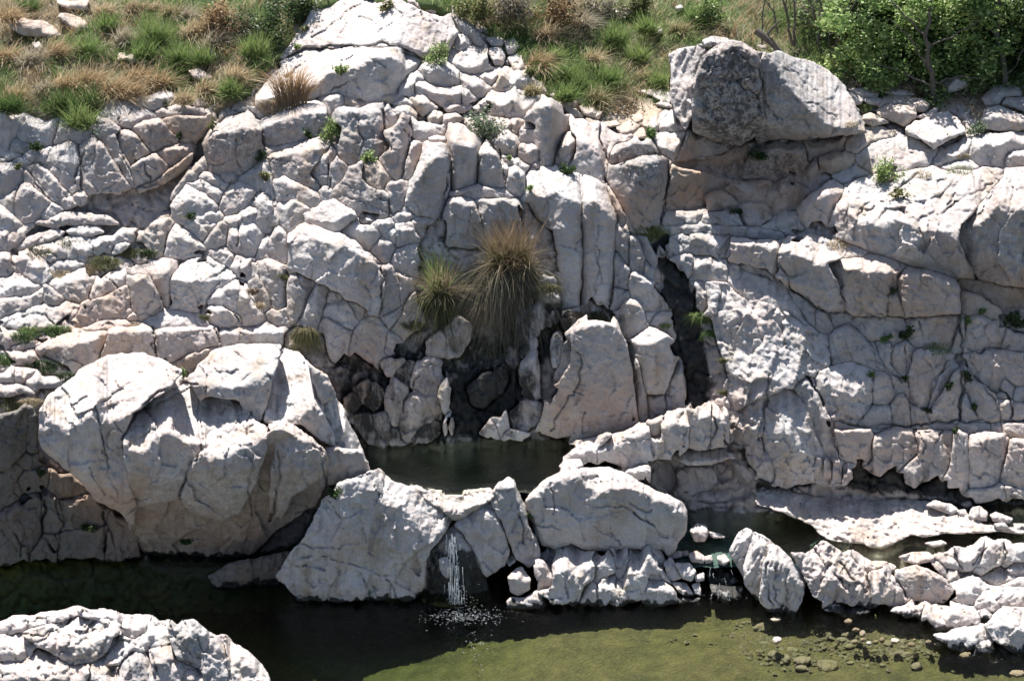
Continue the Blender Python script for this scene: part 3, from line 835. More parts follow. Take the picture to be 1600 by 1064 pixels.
B(k,1,"600,775 650,740 720,710 780,770 720,830 640,860 620,855", lit=.1, mat='pink')
B(k,1,"720,705 800,670 890,660 890,695 830,750 785,770 750,740", fold="720,712 800,690 850,685 890,668", mat='pink')
B(k,1,"640,870 720,840 790,780 880,710 885,740 800,820 740,860 640,890", lit=.05, mat='tan', front=88)
B(k,1,"545,700 590,770 620,860 600,850 560,800", lit=.1, mat='grey')

S(1,"90,1075 290,975 400,945 430,900 620,890 760,860 870,790 900,720 930,640 965,690 900,760 840,830 790,930 780,980 740,985 690,1040 640,1075 300,1090", 'smooth pink slab lying in the shaded slot under the leaning wedge blocks', mat='pink', name='rock_slab', cat='rock slab', lit=.0, front=60, dy=.55, rough=.45, crk=.2)
outcrop('stack', 'rock_outcrop', 'column of stacked blocks left of the fractured face, under the cube shaped boulder', 'rock outcrop', 1, '950,1040')
k = 'stack'
S(1,"935,660 985,600 1050,545 1130,525 1190,560 1210,600 1200,690 1170,750 1120,800 1010,805 960,790 945,720", 'cube shaped boulder with a bright flat top and freckled front', mat='pink', fold="935,665 985,628 1050,610 1120,592 1210,603", front=86, rough=.6, top=8)
B(k,1,"785,930 800,880 840,830 900,760 945,715 960,780 920,800 905,830 850,840 820,900", lit=.5)
B(k,1,"910,820 940,795 1000,815 1045,855 1030,875 960,840", lit=.6)
B(k,1,"860,840 930,830 1000,860 1030,880 1010,940 960,900 890,870", fold="860,850 930,860 1000,890 1030,890")
B(k,1,"785,950 820,900 870,860 950,890 1000,940 1015,980 960,1030 900,1060 840,1030 800,990", fold="785,960 820,960 870,930 950,915 1010,985", front=70)
B(k,1,"1010,940 1060,870 1120,840 1180,880 1160,930 1090,985 1050,990 1015,975", fold="1010,955 1060,890 1130,870 1180,885", front=70)
B(k,1,"1020,800 1070,793 1095,810 1080,838 1040,835", mat='grey', lit=.3)
B(k,1,"1105,820 1180,790 1240,750 1245,800 1200,850 1190,880 1130,845", lit=.5)
B(k,1,"905,990 1015,975 1020,1000 960,1064 910,1064", lit=.2)
B(k,1,"1165,935 1195,905 1245,905 1245,960 1170,960", lit=.4)
B(k,1,"1050,1010 1150,965 1245,960 1245,1070 1040,1070", lit=.4)
B(k,5,"650,70 700,0 790,-10 770,60 760,120 720,140 680,110", mat='tan', lit=.12, front=74)
B(k,5,"770,60 820,15 880,50 930,110 890,130 800,150 765,130", lit=.5)
B(k,5,"1050,80 1060,20 1100,0 1170,-5 1220,40 1200,110 1150,155 1080,125", lit=.4)
B(k,5,"1070,190 1100,145 1190,180 1190,240 1130,230", lit=.4)
B(k,5,"990,130 1030,115 1080,140 1060,185 1000,160", lit=.4)
B(k,5,"950,80 1010,0 1060,0 1045,80 1000,105", lit=.15, mat='grey')
B(k,5,"850,0 900,-15 960,-10 1000,0 940,70 890,40", lit=.3)
B(k,5,"1190,90 1245,40 1245,180 1195,165", lit=.3)

# ------------------------------------------------------------------ SUMMIT
outcrop('summit', 'rock_dome', 'huge white summit dome rising out of the meadow at the top', 'rock dome', 2, '480,460')
k = 'summit'
B(k,2,"225,110 255,50 290,0 300,-30 560,-70 640,-15 700,20 760,50 830,75 910,105 930,150 900,200 860,235 770,270 740,245 670,190 620,200 540,215 440,205 360,220 240,225 190,240 140,260 150,220 190,160",
  fold="140,258 240,226 360,220 440,208 610,212 640,206 670,200 720,225 770,245 860,222 930,150", front=85, top=16, rough=.55, dy=-.1)
B(k,2,"0,435 60,370 110,320 160,270 230,232 340,222 480,225 560,230 640,240 740,250 770,275 740,310 690,350 670,400 650,420 560,450 520,460 440,450 380,430 300,440 250,470 150,500 60,520 0,545",
  fold="0,470 100,440 200,430 290,380 330,335 400,332 470,300 540,268 620,262 680,298 690,330 770,285", front=86, top=16, rough=.6, mat='pale')
B(k,2,"920,180 960,155 1000,180 985,220 940,240 915,220", lit=.75, top=16)
B(k,2,"900,270 905,230 945,245 990,215 1020,215 1065,250 1070,310 1040,340 980,340 940,300", fold="900,290 960,310 1000,320 1040,290 1070,255", top=16)
B(k,2,"920,90 960,88 1000,120 1030,180 1030,215 1000,190 960,155 925,130", lit=.3, mat='grey')
outcrop('rubble', 'rock_outcrop', 'pale broken rubble sliding down right of the summit dome', 'rock outcrop', 2, '1160,380')
k = 'rubble'
for s in ("1060,180 1110,172 1145,185 1140,215 1090,215", "1150,190 1190,180 1215,215 1190,250 1160,250", "1160,265 1200,247 1235,270 1240,310 1190,310",
          "1075,225 1130,220 1150,260 1140,300 1100,300 1080,260", "1080,310 1140,305 1190,320 1250,320 1260,400 1200,420 1140,390 1100,350",
          "1240,300 1275,330 1290,380 1250,390", "1165,420 1210,410 1260,425 1300,440 1240,450 1170,440"):
    B(k,2,s, lit=.6, name='stone', top=17)
for s in ("200,425 260,420 305,465 300,500 240,490 205,460", "310,490 360,495 410,520 380,545 330,530", "305,450 340,460 335,480 310,480", "360,520 420,515 400,550 370,545",
          "340,545 400,560 390,585 350,575", "200,465 250,480 300,510 330,545 270,545 240,500", "160,415 200,410 215,440 190,460", "0,250 45,250 60,330 30,350 0,330", "50,330 90,350 80,370 50,365",
          "90,370 140,380 165,430 130,450 95,420"):
    B(k,3,s, lit=.55, name='stone', mat='tan' if len(s) < 60 else 'pale')
# stones on the ledge under the summit
S(2,"765,290 790,270 850,290 900,320 940,370 940,400 870,405 800,390 765,350", 'smooth grey rounded boulder perched beside the bright shrub under the summit dome', mat='grey', lit=.4, rough=.5, crk=.2)
S(2,"660,375 700,350 765,342 775,370 725,385 720,430 690,440 660,420", 'small flat topped block left of the curved boulder under the summit', lit=.5)
S(2,"722,385 770,368 810,395 870,410 950,402 958,440 940,475 860,495 800,450 740,425", 'long curved boulder with a bright back, below the smooth grey boulder', lit=.42, fold="722,395 770,400 830,430 900,440 958,425", rough=.5)
S(2,"940,355 1000,350 1050,375 1075,410 1050,430 980,428 955,395", 'oval grey boulder right of the smooth grey boulder on the upper ledge', mat='grey', lit=.4, rough=.5)
S(2,"1000,347 1080,345 1120,360 1100,385 1060,375", 'thin flat stone behind the oval grey boulder', lit=.6, name='stone', cat='stone')
S(2,"1100,390 1130,352 1168,370 1165,415 1120,418", 'small brownish block at the right end of the upper ledge', mat='tan', lit=.3, name='stone', cat='stone')
S(2,"940,405 985,420 995,470 945,470", 'small wedge closing the right end of the curved boulder', lit=.3, name='stone', cat='stone')
outcrop('ledge', 'rock_outcrop', 'crumbling pinkish ledge of small broken stones under the summit dome', 'rock outcrop', 2, '760,560')
k = 'ledge'
for s, m in (("555,450 590,420 630,430 660,425 675,450 640,470 590,500 560,490", 'tan'), ("715,425 740,418 790,455 840,500 800,520 770,540 730,500 710,470", 'pink'),
          ("860,490 900,478 970,475 1000,495 960,520 880,520", 'pink'), ("620,480 680,445 720,470 730,500 690,490 640,490", 'pink'), ("580,500 640,495 700,490 745,520 740,550 690,560 640,540", 'pale'),
          ("790,540 820,510 860,520 870,560 830,580 795,565", 'tan'), ("870,530 930,525 960,550 930,570 890,600 865,590", 'tan'), ("1000,500 1080,440 1100,470 1040,520", 'pale'), ("480,470 550,460 560,490 500,490", 'tan')):
    B(k,2,s, lit=.35, mat=m, name='stone')

# ------------------------------------------------------------------ FRACTURED FACE BELOW THE SUMMIT
outcrop('face', 'cliff_face', 'wide fractured face of many joined blocks below the summit dome', 'cliff face', 2, '500,960')
k = 'face'
S(2,"25,575 80,520 180,480 290,470 320,500 325,540 310,610 270,640 170,660 80,675 35,660", 'long rounded block with a white top, under the tall reddish grass clump', fold="25,590 100,560 200,535 290,520 325,520", rough=.6)
B(k,2,"285,460 350,440 400,435 410,470 390,500 340,540 325,520 315,490", lit=.4)
B(k,2,"410,445 450,435 495,475 480,500 415,495", lit=.3, mat='tan')
B(k,2,"350,530 390,500 450,500 580,500 585,560 585,640 620,680 560,730 480,730 430,755 395,730 385,660 395,600 370,560", fold="350,532 450,515 585,520 620,680", mat='grey', front=78)
B(k,2,"585,510 640,520 660,550 620,590 590,600", lit=.3)
B(k,2,"590,610 640,590 660,550 690,560 715,600 715,660 700,740 690,800 640,840 590,800 570,740 620,690", lit=.1, mat='pink')
B(k,2,"690,770 720,660 760,660 750,740 720,820 690,825", lit=.2)
B(k,2,"700,570 780,560 870,590 860,620 760,650 720,640", lit=.5)
B(k,2,"60,720 150,690 250,650 310,650 330,700 270,760 240,800 300,870 220,850 130,810 90,830 75,780", fold="60,735 150,715 250,690 330,690", mat='pink')
B(k,2,"45,690 150,660 310,645 250,655 150,690 60,720", lit=.5)
B(k,2,"245,775 300,720 345,700 355,740 340,800 330,860 290,840 255,810", lit=.45)
B(k,2,"345,760 385,745 415,780 400,820 360,870 335,860", lit=.2)
B(k,2,"90,830 130,812 210,855 290,905 280,950 200,930 110,925 85,880", lit=.4)
B(k,2,"300,880 325,858 348,880 335,908 305,905", lit=.4, name='stone')
B(k,2,"430,790 470,770 485,750 480,830 520,860 560,900 610,900 610,990 540,980 450,960 380,920 350,890 400,840", lit=.06, mat='pink', front=76)
B(k,2,"475,800 510,760 570,750 620,820 610,850 560,860 520,855 485,830", lit=.3, mat='tan', cells=18)
B(k,2,"610,850 640,845 690,850 700,880 660,960 620,990 612,920", lit=.1, mat='pink')
B(k,2,"0,790 40,750 60,790 75,850 80,910 40,880 0,870", lit=.4)
B(k,2,"0,900 50,900 70,950 95,1010 60,1075 0,1075", lit=.3)
B(k,2,"100,960 170,925 240,955 250,990 220,1010 160,1070 120,1040 95,985", lit=.3)
B(k,2,"640,990 690,970 730,990 700,1040 640,1030", lit=.5)
B(k,2,"700,1030 760,1000 800,1010 780,1070 700,1070", lit=.4)
S(2,"690,900 720,830 760,740 790,660 860,660 905,710 905,770 890,850 875,950 800,1005 740,990 700,940", 'large pale slab leaning left of the square topped pillar', mat='pale', fold="690,930 740,840 790,760 830,730 905,725", front=80, top=32, name='rock_slab', cat='rock slab', rough=.55)
S(2,"885,610 920,570 970,580 1010,620 1038,670 1030,750 1015,850 950,870 905,880 900,780 895,690", 'tall square topped pillar in the middle of the cliff', mat='pink', fold="885,640 910,655 960,672 1038,676", front=86, top=17, name='rock_pillar', cat='rock pillar', rough=.5, crk=.3)
S(2,"1030,690 1060,672 1110,700 1130,760 1138,850 1090,870 1040,860 1025,790", 'shorter block standing right of the square topped pillar', mat='pink', fold="1030,705 1070,702 1110,716 1138,770", name='rock_pillar', cat='rock pillar', rough=.6)
outcrop('plinth', 'rock_outcrop', 'shaded smooth bulges under the square topped pillar, behind the big grass clump', 'rock outcrop', 2, '960,1060')
k = 'plinth'
B(k,2,"1130,740 1160,760 1165,810 1140,840", lit=.2)
B(k,2,"1165,790 1200,765 1240,800 1240,890 1170,880", lit=.25)
B(k,2,"1120,700 1180,740 1250,780 1230,800 1160,760", lit=.5)
B(k,2,"900,890 1010,860 1060,870 1150,890 1180,920 1080,920 1010,925 940,905", lit=.2, mat='grey')
B(k,2,"880,1000 890,940 950,910 1010,930 1040,1000 1060,1120 1000,1150 880,1140", lit=.1, mat='grey', rough=.5)
B(k,2,"1010,925 1080,920 1180,920 1220,1000 1230,1120 1060,1120 1040,1000", lit=.1, mat='grey')
B(k,2,"790,620 830,615 880,650 860,660 800,660", lit=.5)
S(2,"215,990 290,960 370,935 440,970 440,1010 380,1062 280,1055 225,1010", 'loose flat bright topped boulder lying on the shoulder of the bulging grey rock', fold="215,998 290,1020 360,1030 440,985", rough=.5, crk=.2, dy=-.15, top=12)

# ------------------------------------------------------------------ CENTRE RIGHT OF THE SUMMIT
outcrop('knob', 'rock_outcrop', 'rounded knobs bundled together beside the grey green bush, right of the pillar', 'rock outcrop', 3, '60,700')
k = 'knob'
B(k,3,"-100,440 0,430 60,430 125,465 80,510 40,540 -20,545 -90,530", lit=.55)
B(k,3,"70,520 110,475 180,462 235,490 245,560 245,620 215,700 180,750 120,730 130,690 40,650 30,600 110,600 120,570 70,545", fold="70,530 110,500 180,490 245,540", mat='pink', rough=.5)
B(k,3,"0,555 30,550 50,580 30,620 0,610", lit=.3, mat='pink')
B(k,3,"40,590 90,570 120,600 110,640 50,650 35,630", lit=.3, mat='pink')
B(k,3,"30,680 80,655 125,690 125,730 80,735 40,710", lit=.3, mat='pink')
B(k,3,"245,620 290,640 290,700 260,740 215,745 210,715", lit=.25, mat='pink')
B(k,3,"-100,545 -30,550 0,580 -20,640 -90,640", lit=.3, mat='pink')
B(k,3,"-90,640 -20,600 20,640 30,700 -40,720 -85,700", lit=.25, mat='pink')
S(3,"280,560 330,550 390,600 400,650 420,700 440,770 430,850 400,820 330,800 285,770 310,700 300,620", 'smooth white slab sloping down left of the heart shaped grey boulder', front=62, fold="280,640 340,660 400,690 440,800", top=24, name='rock_slab', cat='rock slab', rough=.5)
S(3,"400,600 440,590 480,620 545,640 540,655 470,665 445,740 420,690 405,640", 'narrow white rib between the sloping slab and the heart shaped boulder', lit=.7, top=21, name='rock_rib', cat='rock rib')
outcrop('heart', 'split_boulder', 'heart shaped grey boulder with a separate cap above the dark crevice', 'boulder', 3, '600,1060')
k = 'heart'
B(k,3,"455,700 490,665 560,655 640,660 685,715 600,720 530,740 460,765", fold="455,715 500,690 560,668 640,668 685,715", mat='grey', name='cap')
B(k,3,"445,770 530,745 600,725 690,718 725,740 720,830 700,940 680,1030 600,1070 550,1050 510,970 470,900 445,860", lit=.06, mat='grey', front=82, rough=.6)
B(k,3,"440,860 470,900 510,970 530,1060 500,1080 480,960 450,920", lit=.1, mat='pale', name='flank')
S(3,"680,560 720,530 790,540 805,580 760,610 690,600", 'white rounded stone tucked against the left foot of the overhanging boulder', lit=.7, name='stone', cat='stone')
S(3,"655,650 700,610 790,615 780,680 740,740 690,710", 'sunlit pinkish stone between the small dark bush and the overhanging boulder', lit=.6, name='stone', cat='stone')
S(3,"630,560 670,520 720,525 690,555 670,590 640,580", 'pale stone behind the small dark bush on the saddle', lit=.7, name='stone', cat='stone')
outcrop('saddle', 'rock_outcrop', 'flat tan bedrock ribs on the sunny saddle between the two summits', 'rock outcrop', 3, '560,600')
k = 'saddle'
for s in ("545,530 600,530 610,560 570,575", "480,590 540,560 590,580 560,620 500,620", "420,570 480,560 500,580 440,590", "560,600 610,590 620,640 560,640", "600,560 640,550 650,600 610,600"):
    B(k,3,s, lit=.7, mat='tan', name='stone')

# ------------------------------------------------------------------ OVERHANGING BOULDER AND RIGHT SIDE
outcrop('hang', 'overhanging_boulder', 'massive dark faced overhanging boulder with lichen, on the right skyline', 'boulder', 3, '1100,660')
k = 'hang'
HY = 40.25
B(k,3,"1130,240 1180,250 1222,236 1300,260 1370,285 1440,318 1495,352 1540,400 1575,470 1620,560 1626,612 1560,620 1440,635 1320,645 1200,640 1130,660 1100,560 1110,400",
  fold="1130,236 1180,250 1240,330 1300,430 1370,500 1440,560 1500,590 1626,600", mat='grey', front=91, top=20, y=HY, dy=.1, rough=.7, thick=1.8, under=("1100,560 1626,640", 125))
B(k,3,"725,255 770,230 870,205 910,235 870,320 835,430 832,540 800,600 745,500 735,450 735,340", fold="725,520 760,560 800,570 835,500", y=HY, mat='pale', front=72, top=50, dy=.1, side=-.45, rough=.6, thick=1.6, stri=(70,.08,9))
B(k,3,"900,240 990,195 1060,195 1130,240 1155,290 1150,400 1160,500 1165,600 1060,672 960,655 880,630 835,605 832,430 858,320", lit=.04, mat='grey', front=91, y=HY, dy=-.05, rough=.75, thick=1.8, under=("835,560 900,560 1060,590 1165,520", 120))
B(k,3,"880,190 920,170 1000,180 1000,200 930,215 890,215", lit=.6, name='cap', y=HY, dy=.35)
outcrop('cove', 'cliff_face', 'shaded tan rock face in the hollow beneath the overhanging boulder', 'cliff face', 3, '1000,960')
k = 'cove'
B(k,3,"770,690 830,610 900,630 1000,665 1000,700 900,710 800,740 750,740", lit=.15, mat='grey', dy=.12)
B(k,3,"755,750 880,740 980,710 1060,680 1110,760 1100,835 1000,820 900,790 770,770", lit=.05, mat='tan', dy=0.40, front=86)
B(k,3,"730,770 870,800 970,830 1000,860 900,900 890,960 690,965 710,900 725,830", lit=.05, mat='tan', dy=0.25)
B(k,3,"975,870 1050,850 1110,840 1200,830 1215,880 1180,950 1080,970 1020,900", lit=.1, mat='grey', dy=.12)
B(k,3,"890,900 960,880 1000,900 1080,960 900,965", lit=.15, mat='grey', dy=.12)
B(k,3,"1090,700 1140,660 1200,650 1220,700 1130,750", lit=.1, mat='grey', dy=0.45)
B(k,4,"20,690 80,660 200,655 230,690 235,760 200,800 160,790 100,830 30,830 -60,830 -30,740", lit=.15, mat='grey', fold="-60,760 20,715 90,690 160,700 235,690", dy=.12)
B(k,4,"230,670 290,650 400,645 400,680 290,710 260,740 240,750", lit=.3, mat='tan', dy=.12)
B(k,4,"60,860 130,840 200,870 270,875 210,920 150,990 160,1020 90,1000 50,930", lit=.2, mat='pink', dy=.12)
B(k,4,"280,720 275,820 340,800 350,830 260,890 225,840", lit=.3, mat='grey', dy=.12)
B(k,4,"-90,840 30,840 60,870 50,930 -20,930 -100,900", lit=.1, mat='tan', dy=.12)
B(k,4,"-20,930 50,935 90,1000 60,1030 -60,1030 -80,960", lit=.15, mat='grey', dy=.12)
S(4,"300,740 360,710 440,735 450,770 420,790 350,800 310,780", 'tan block wedged under the right end of the overhanging boulder', mat='tan', lit=.35)
S(4,"360,810 420,780 470,765 515,805 440,830 390,840", 'small white boulder below the tan wedged block', lit=.6)
S(4,"200,1010 220,950 260,900 340,835 380,850 410,890 370,950 345,1000 300,1020 220,1025", 'sunlit tan rounded boulder leaning on the left end of the big right slab', mat='pink', lit=.45, fold="200,1000 260,930 340,895 410,890", rough=.5, dy=-.15)
# ------------------------------------------------------------------ RIGHT: creek bed stones, big slab
for s, lab, m in (
 ("310,370 350,355 400,380 400,410 340,400 315,385", 'smooth grey stone at the right foot of the overhanging boulder, under the twigs', 'grey'),
 ("430,415 500,410 570,430 560,455 480,445", 'flat shaded stone at the edge of the leaf litter, left of the tree trunk', 'grey'),
 ("385,440 440,430 500,450 490,480 420,490 395,470", 'low dark rounded stone in the creek bed beside the overhanging boulder slope', 'grey'),
 ("490,460 560,450 600,470 570,490 520,480", 'narrow grey stone between the small green tuft and the long tan boulder', 'grey'),
 ("560,490 600,445 700,440 770,455 805,485 790,520 740,510 690,485 620,485 570,500", 'long tan boulder with a domed back left of the tree trunk', 'tan'),
 ("560,510 620,480 690,490 740,500 745,545 690,590 640,560 580,540", 'tan boulder in front of the long domed one, left of the tree trunk', 'tan'),
 ("490,540 530,522 580,545 620,570 540,580 495,565", 'small tan stone in the dry creek, in front of the green tuft', 'tan'),
 ("440,560 480,540 510,575 460,578", 'little orange tinted stone at the tip of the overhanging boulder slope', 'tan'),
 ("420,500 450,490 480,510 470,535 430,525", 'little grey stone at the left edge of the green tuft', 'grey'),
 ("740,540 790,525 840,500 840,525 800,550", 'pale stone at the base of the tree trunk', 'pale'),
 ("1140,480 1160,450 1241,450 1310,460 1310,515 1241,515", 'dark rounded boulder above the grey one at the right edge', 'grey'),
 ("1040,560 1060,510 1120,490 1200,520 1241,530 1310,540 1310,600 1241,600 1150,610 1060,590", 'grey streaked boulder at the right edge beyond the white slab', 'grey'),
 ("1050,450 1100,400 1170,390 1220,410 1230,440 1150,450 1130,480 1060,490", 'big shaded boulder half hidden behind the tree leaves at right', 'grey'),
 ("860,380 920,350 1000,350 980,400 890,430", 'pale boulder glimpsed through the leaves right of the trunk', 'pale'),
 ("620,410 700,420 740,440 640,440 600,430", 'pale gravelly stone behind the long tan boulder', 'pale'),
 ("240,330 300,320 350,350 300,372 260,360", 'flat stone in the leaf litter behind the overhanging boulder', 'grey')):
    S(4, s, lab, mat=m, name='boulder' if 'boulder' in lab else 'stone', cat='boulder' if 'boulder' in lab else 'stone', lit=.5, rough=.5, crk=.2, close=False, dy=-.12)
S(4,"700,590 740,560 830,530 890,515 940,560 970,615 900,640 860,665 820,685 760,650 700,620", 'pale angular boulder dappled by tree shade, on the white slab', lit=.55, fold="700,600 760,640 830,650 900,630 970,612", close=False, dy=-.25)
S(4,"470,740 510,690 600,645 700,625 780,670 830,710 790,750 700,770 620,760 530,790 480,770", 'smooth white slab behind the round green bush at right', lit=.97, top=22, name='rock_slab', cat='rock slab', rough=.5)
S(4,"460,610 520,580 590,590 640,630 540,650 470,690 430,680", 'low sunlit slab at the tip of the overhanging boulder', lit=.9, top=20, name='rock_slab', cat='rock slab', mat='tan')
outcrop('shelf', 'rock_outcrop', 'flat topped white outcrop at the right edge above the great slab', 'rock outcrop', 4, '1100,760')
k = 'shelf'
B(k,4,"990,700 1000,650 1060,620 1241,605 1310,605 1310,700 1241,700 1180,705 1140,760 1070,750 1010,750", lit=.45, front=75)
B(k,4,"1140,745 1170,705 1241,695 1310,695 1310,770 1200,765", lit=.3)
B(k,4,"830,740 880,680 1000,640 990,690 930,730 860,760", lit=.6)
B(k,4,"860,770 1000,745 1020,770 1000,785 900,790", lit=.7)
outcrop('great', 'rock_slab', 'great white slab overhanging a dark ledge across the right edge', 'rock slab', 0, '1450,400')
k = 'great'
B(k,0,"1297,342 1302,321 1322,294 1356,277 1390,284 1424,271 1457,269 1518,269 1569,271 1545,300 1518,335 1500,352 1497,375 1510,410 1530,438 1498,428 1450,416 1410,405 1370,392 1340,380 1310,365",
  fold="1297,335 1320,325 1345,348 1370,352 1400,342 1440,358 1500,360 1545,340 1570,330", front=88, top=24, rough=.9, thick=1.4, dy=-.15, under=("1297,372 1410,398 1530,430", 108))
B(k,0,"1569,272 1600,262 1660,262 1660,452 1600,447 1552,441 1530,436 1510,405 1500,375 1502,352 1520,335 1548,300", fold="1500,362 1530,352 1560,320 1600,330 1660,320", front=86, top=27, thick=1.4, dy=-.12)
outcrop('bench', 'rock_outcrop', 'long bench of square blocks with bright tops below the great right slab', 'rock outcrop', 8, '600,430')
k = 'bench'
B(k,8,"250,80 330,85 420,95 510,125 500,150 400,165 300,130", lit=.9, top=12, dy=-.2)
B(k,8,"-110,60 0,85 30,80 110,95 105,150 105,215 0,195 -80,170 -110,140", fold="-110,90 0,100 110,115", mat='pink', dy=-.2)
B(k,8,"110,120 160,85 260,80 400,155 330,180 370,260 410,330 410,410 330,400 250,340 160,290 110,230", fold="110,125 160,130 210,150 270,190 330,182 400,160", mat='pink', front=84, top=14, dy=-.2)
B(k,8,"320,180 400,165 500,145 620,170 700,205 650,240 660,300 605,330 600,420 520,420 440,410 400,330 380,250", fold="320,185 400,205 480,215 560,225 640,235 700,210", mat='pink', front=87, top=12, dy=-.2)
B(k,8,"650,240 700,205 780,215 870,250 945,295 942,400 900,415 780,422 700,420 680,380 660,310", fold="650,246 720,232 800,240 870,262 945,300", mat='pink', front=87, top=12, dy=-.2)
B(k,8,"600,330 650,310 680,380 690,425 620,420 600,400", lit=.2, mat='tan', dy=-.2)
S(8,"950,260 1060,265 1241,300 1320,310 1320,385 1150,385 1050,335 950,300", 'shaded tan band of rock under the great right slab', mat='tan', name='rock_ledge', cat='rock ledge', lit=.05, front=88, dy=.2)
outcrop('wall', 'cliff_face', 'grey jointed rock wall cut by a tall vertical crack, at the right edge', 'cliff face', 8, '900,920')
k = 'wall'
for s, m, l in (
 ("950,310 1050,335 1120,390 1100,430 1040,412 1000,420 955,410", 'pink', .1), ("710,440 780,430 940,420 940,480 910,560 840,570 740,560 720,500", 'pink', .12),
 ("985,430 1050,425 1120,480 1150,520 1130,560 1080,575 985,580 975,500", 'pink', .1), ("945,425 975,430 965,520 940,580 915,570 935,490", 'grey', .1),
 ("1150,520 1180,500 1241,510 1320,520 1320,590 1180,575 1140,560", 'pink', .1), ("445,440 510,425 600,425 680,430 690,480 660,540 590,530 530,540 470,480", 'pink', .1),
 ("275,410 310,400 345,440 350,490 300,490 280,450", 'grey', .2), ("160,300 240,340 270,390 280,460 230,420 170,350", 'grey', .1), ("345,400 430,415 440,450 380,480 350,440", 'grey', .1),
 ("345,530 380,490 430,455 500,520 560,600 590,660 520,640 430,630 390,640 350,650", 'grey', .12), ("440,440 470,480 530,540 560,590 500,520 440,460", 'grey', .1),
 ("555,540 600,540 625,580 620,650 690,720 640,690 580,620", 'grey', .15), ("625,570 680,565 695,620 690,710 630,650", 'pink', .1),
 ("730,590 800,580 885,600 860,690 820,760 800,840 760,860 710,800 715,680", 'pink', .08), ("890,640 920,670 900,710 830,830 800,870 815,790 850,700", 'grey', .1),
 ("920,680 945,690 945,790 935,900 860,920 800,900 830,840 890,740", 'pink', .05), ("690,570 735,580 720,650 700,680 695,620", 'grey', .1),
 ("980,610 1060,590 1200,600 1320,620 1320,740 1200,740 1140,700 1130,770 1040,730 985,700", 'pink', .1), ("1000,725 1060,750 1120,830 1130,880 1110,910 1040,905 1000,840 985,770", 'pink', .06),
 ("1150,720 1190,755 1185,810 1130,800 1135,740", 'grey', .1), ("1195,760 1241,750 1320,750 1320,830 1200,820", 'grey', .12), ("1130,815 1185,815 1185,900 1150,905 1125,860", 'pink', .1),
 ("1195,825 1320,835 1320,905 1190,905", 'pink', .1), ("970,790 1000,850 1035,905 960,910", 'grey', .1), ("550,700 620,720 640,790 620,830 560,835 545,790", 'pink', .1),
 ("470,930 540,850 620,830 625,930 520,945", 'grey', .15), ("630,830 680,780 710,850 715,930 630,935", 'tan', .05), ("715,840 760,850 800,900 790,920 720,930", 'grey', .1),
 ("640,700 700,730 712,800 680,775 640,780", 'pink', .1), ("720,925 900,922 900,950 820,950 740,945", 'grey', .2), ("955,925 1080,920 1085,960 960,965", 'grey', .2), ("1085,925 1130,930 1140,960 1090,960", 'grey', .3), ("1145,925 1320,920 1320,970 1150,975", 'pink', .1)):
    B(k, 8, s, mat=m, lit=l, front=82, rough=.8)
B(k,8,"300,690 380,650 440,640 510,680 560,710 545,800 500,880 460,930 390,900 340,830 305,760", lit=.5, front=80, top=36, rough=1.1, crinkle=.014)
B(k,8,"390,905 460,935 520,948 640,940 640,965 400,950", lit=.3, mat='grey')
for s, m, lab in (("1313,672 1362,671 1360,712 1352,718 1330,715 1316,714", 'pink', None), ("1363,690 1380,675 1400,666 1420,673 1434,692 1436,706 1417,718 1390,732 1376,744 1356,736 1370,722 1364,704", 'grey', None),
    ("1430,675 1450,672 1488,676 1490,705 1478,732 1451,751 1440,752 1427,764 1417,755 1413,738 1437,712 1434,690", 'grey', None), ("1492,678 1512,676 1514,700 1513,761 1495,763 1480,760 1486,725", 'pink', None),
    ("1515,683 1526,677 1573,676 1574,705 1565,735 1552,757 1530,763 1515,762", 'pink', None), ("1575,712 1580,690 1650,685 1650,765 1600,764 1570,758 1563,745", 'pink', None),
    ("1512,766 1532,765 1552,763 1566,759 1567,773 1549,783 1525,785", 'grey', None), ("1569,761 1600,766 1650,765 1650,780 1579,776", 'grey', None), ("1436,674 1455,672 1452,690 1440,690", 'grey', None)):
    B(k, 0, s, mat=m, lit=.08, front=86, rnd=4, dy=-.12, rough=.8, under=("1300,735 1650,745", 105) if len(s) > 80 else None)
outcrop('ledges', 'rock_outcrop', 'shaded stack of thin ledges left of the right bench, below the hollow', 'rock outcrop', 7, '950,240')
k = 'ledges'
for s in ("820,50 900,40 1010,60 1000,110 960,150 880,130 830,110", "1000,110 1040,60 1130,85 1130,150 1110,170 1040,150 1000,140", "1045,160 1120,175 1170,195 1195,250 1120,220 1060,190",
          "750,150 800,150 835,170 830,220 770,210", "835,170 900,160 960,180 1000,200 1000,260 950,262 900,265 850,250", "710,100 760,80 790,110 750,135 715,125", "850,270 890,265 905,300 900,390 850,390",
          "700,20 800,0 1000,10 1120,30 1241,30 1241,60 1130,60 1020,50 800,40", "1000,200 1040,195 1060,240 1010,265", "690,-40 790,-50 860,-40 850,0 780,0 700,10", "900,-40 1040,-50 1060,0 1000,10 880,0",
          "1060,-70 1150,-80 1200,-30 1150,0 1080,0", "1150,20 1200,-30 1260,-60 1330,-30 1330,20 1240,30", "760,60 820,50 830,110 790,110 770,80"):
    B(k,7,s, lit=.3, mat='grey', front=80, cells=22)

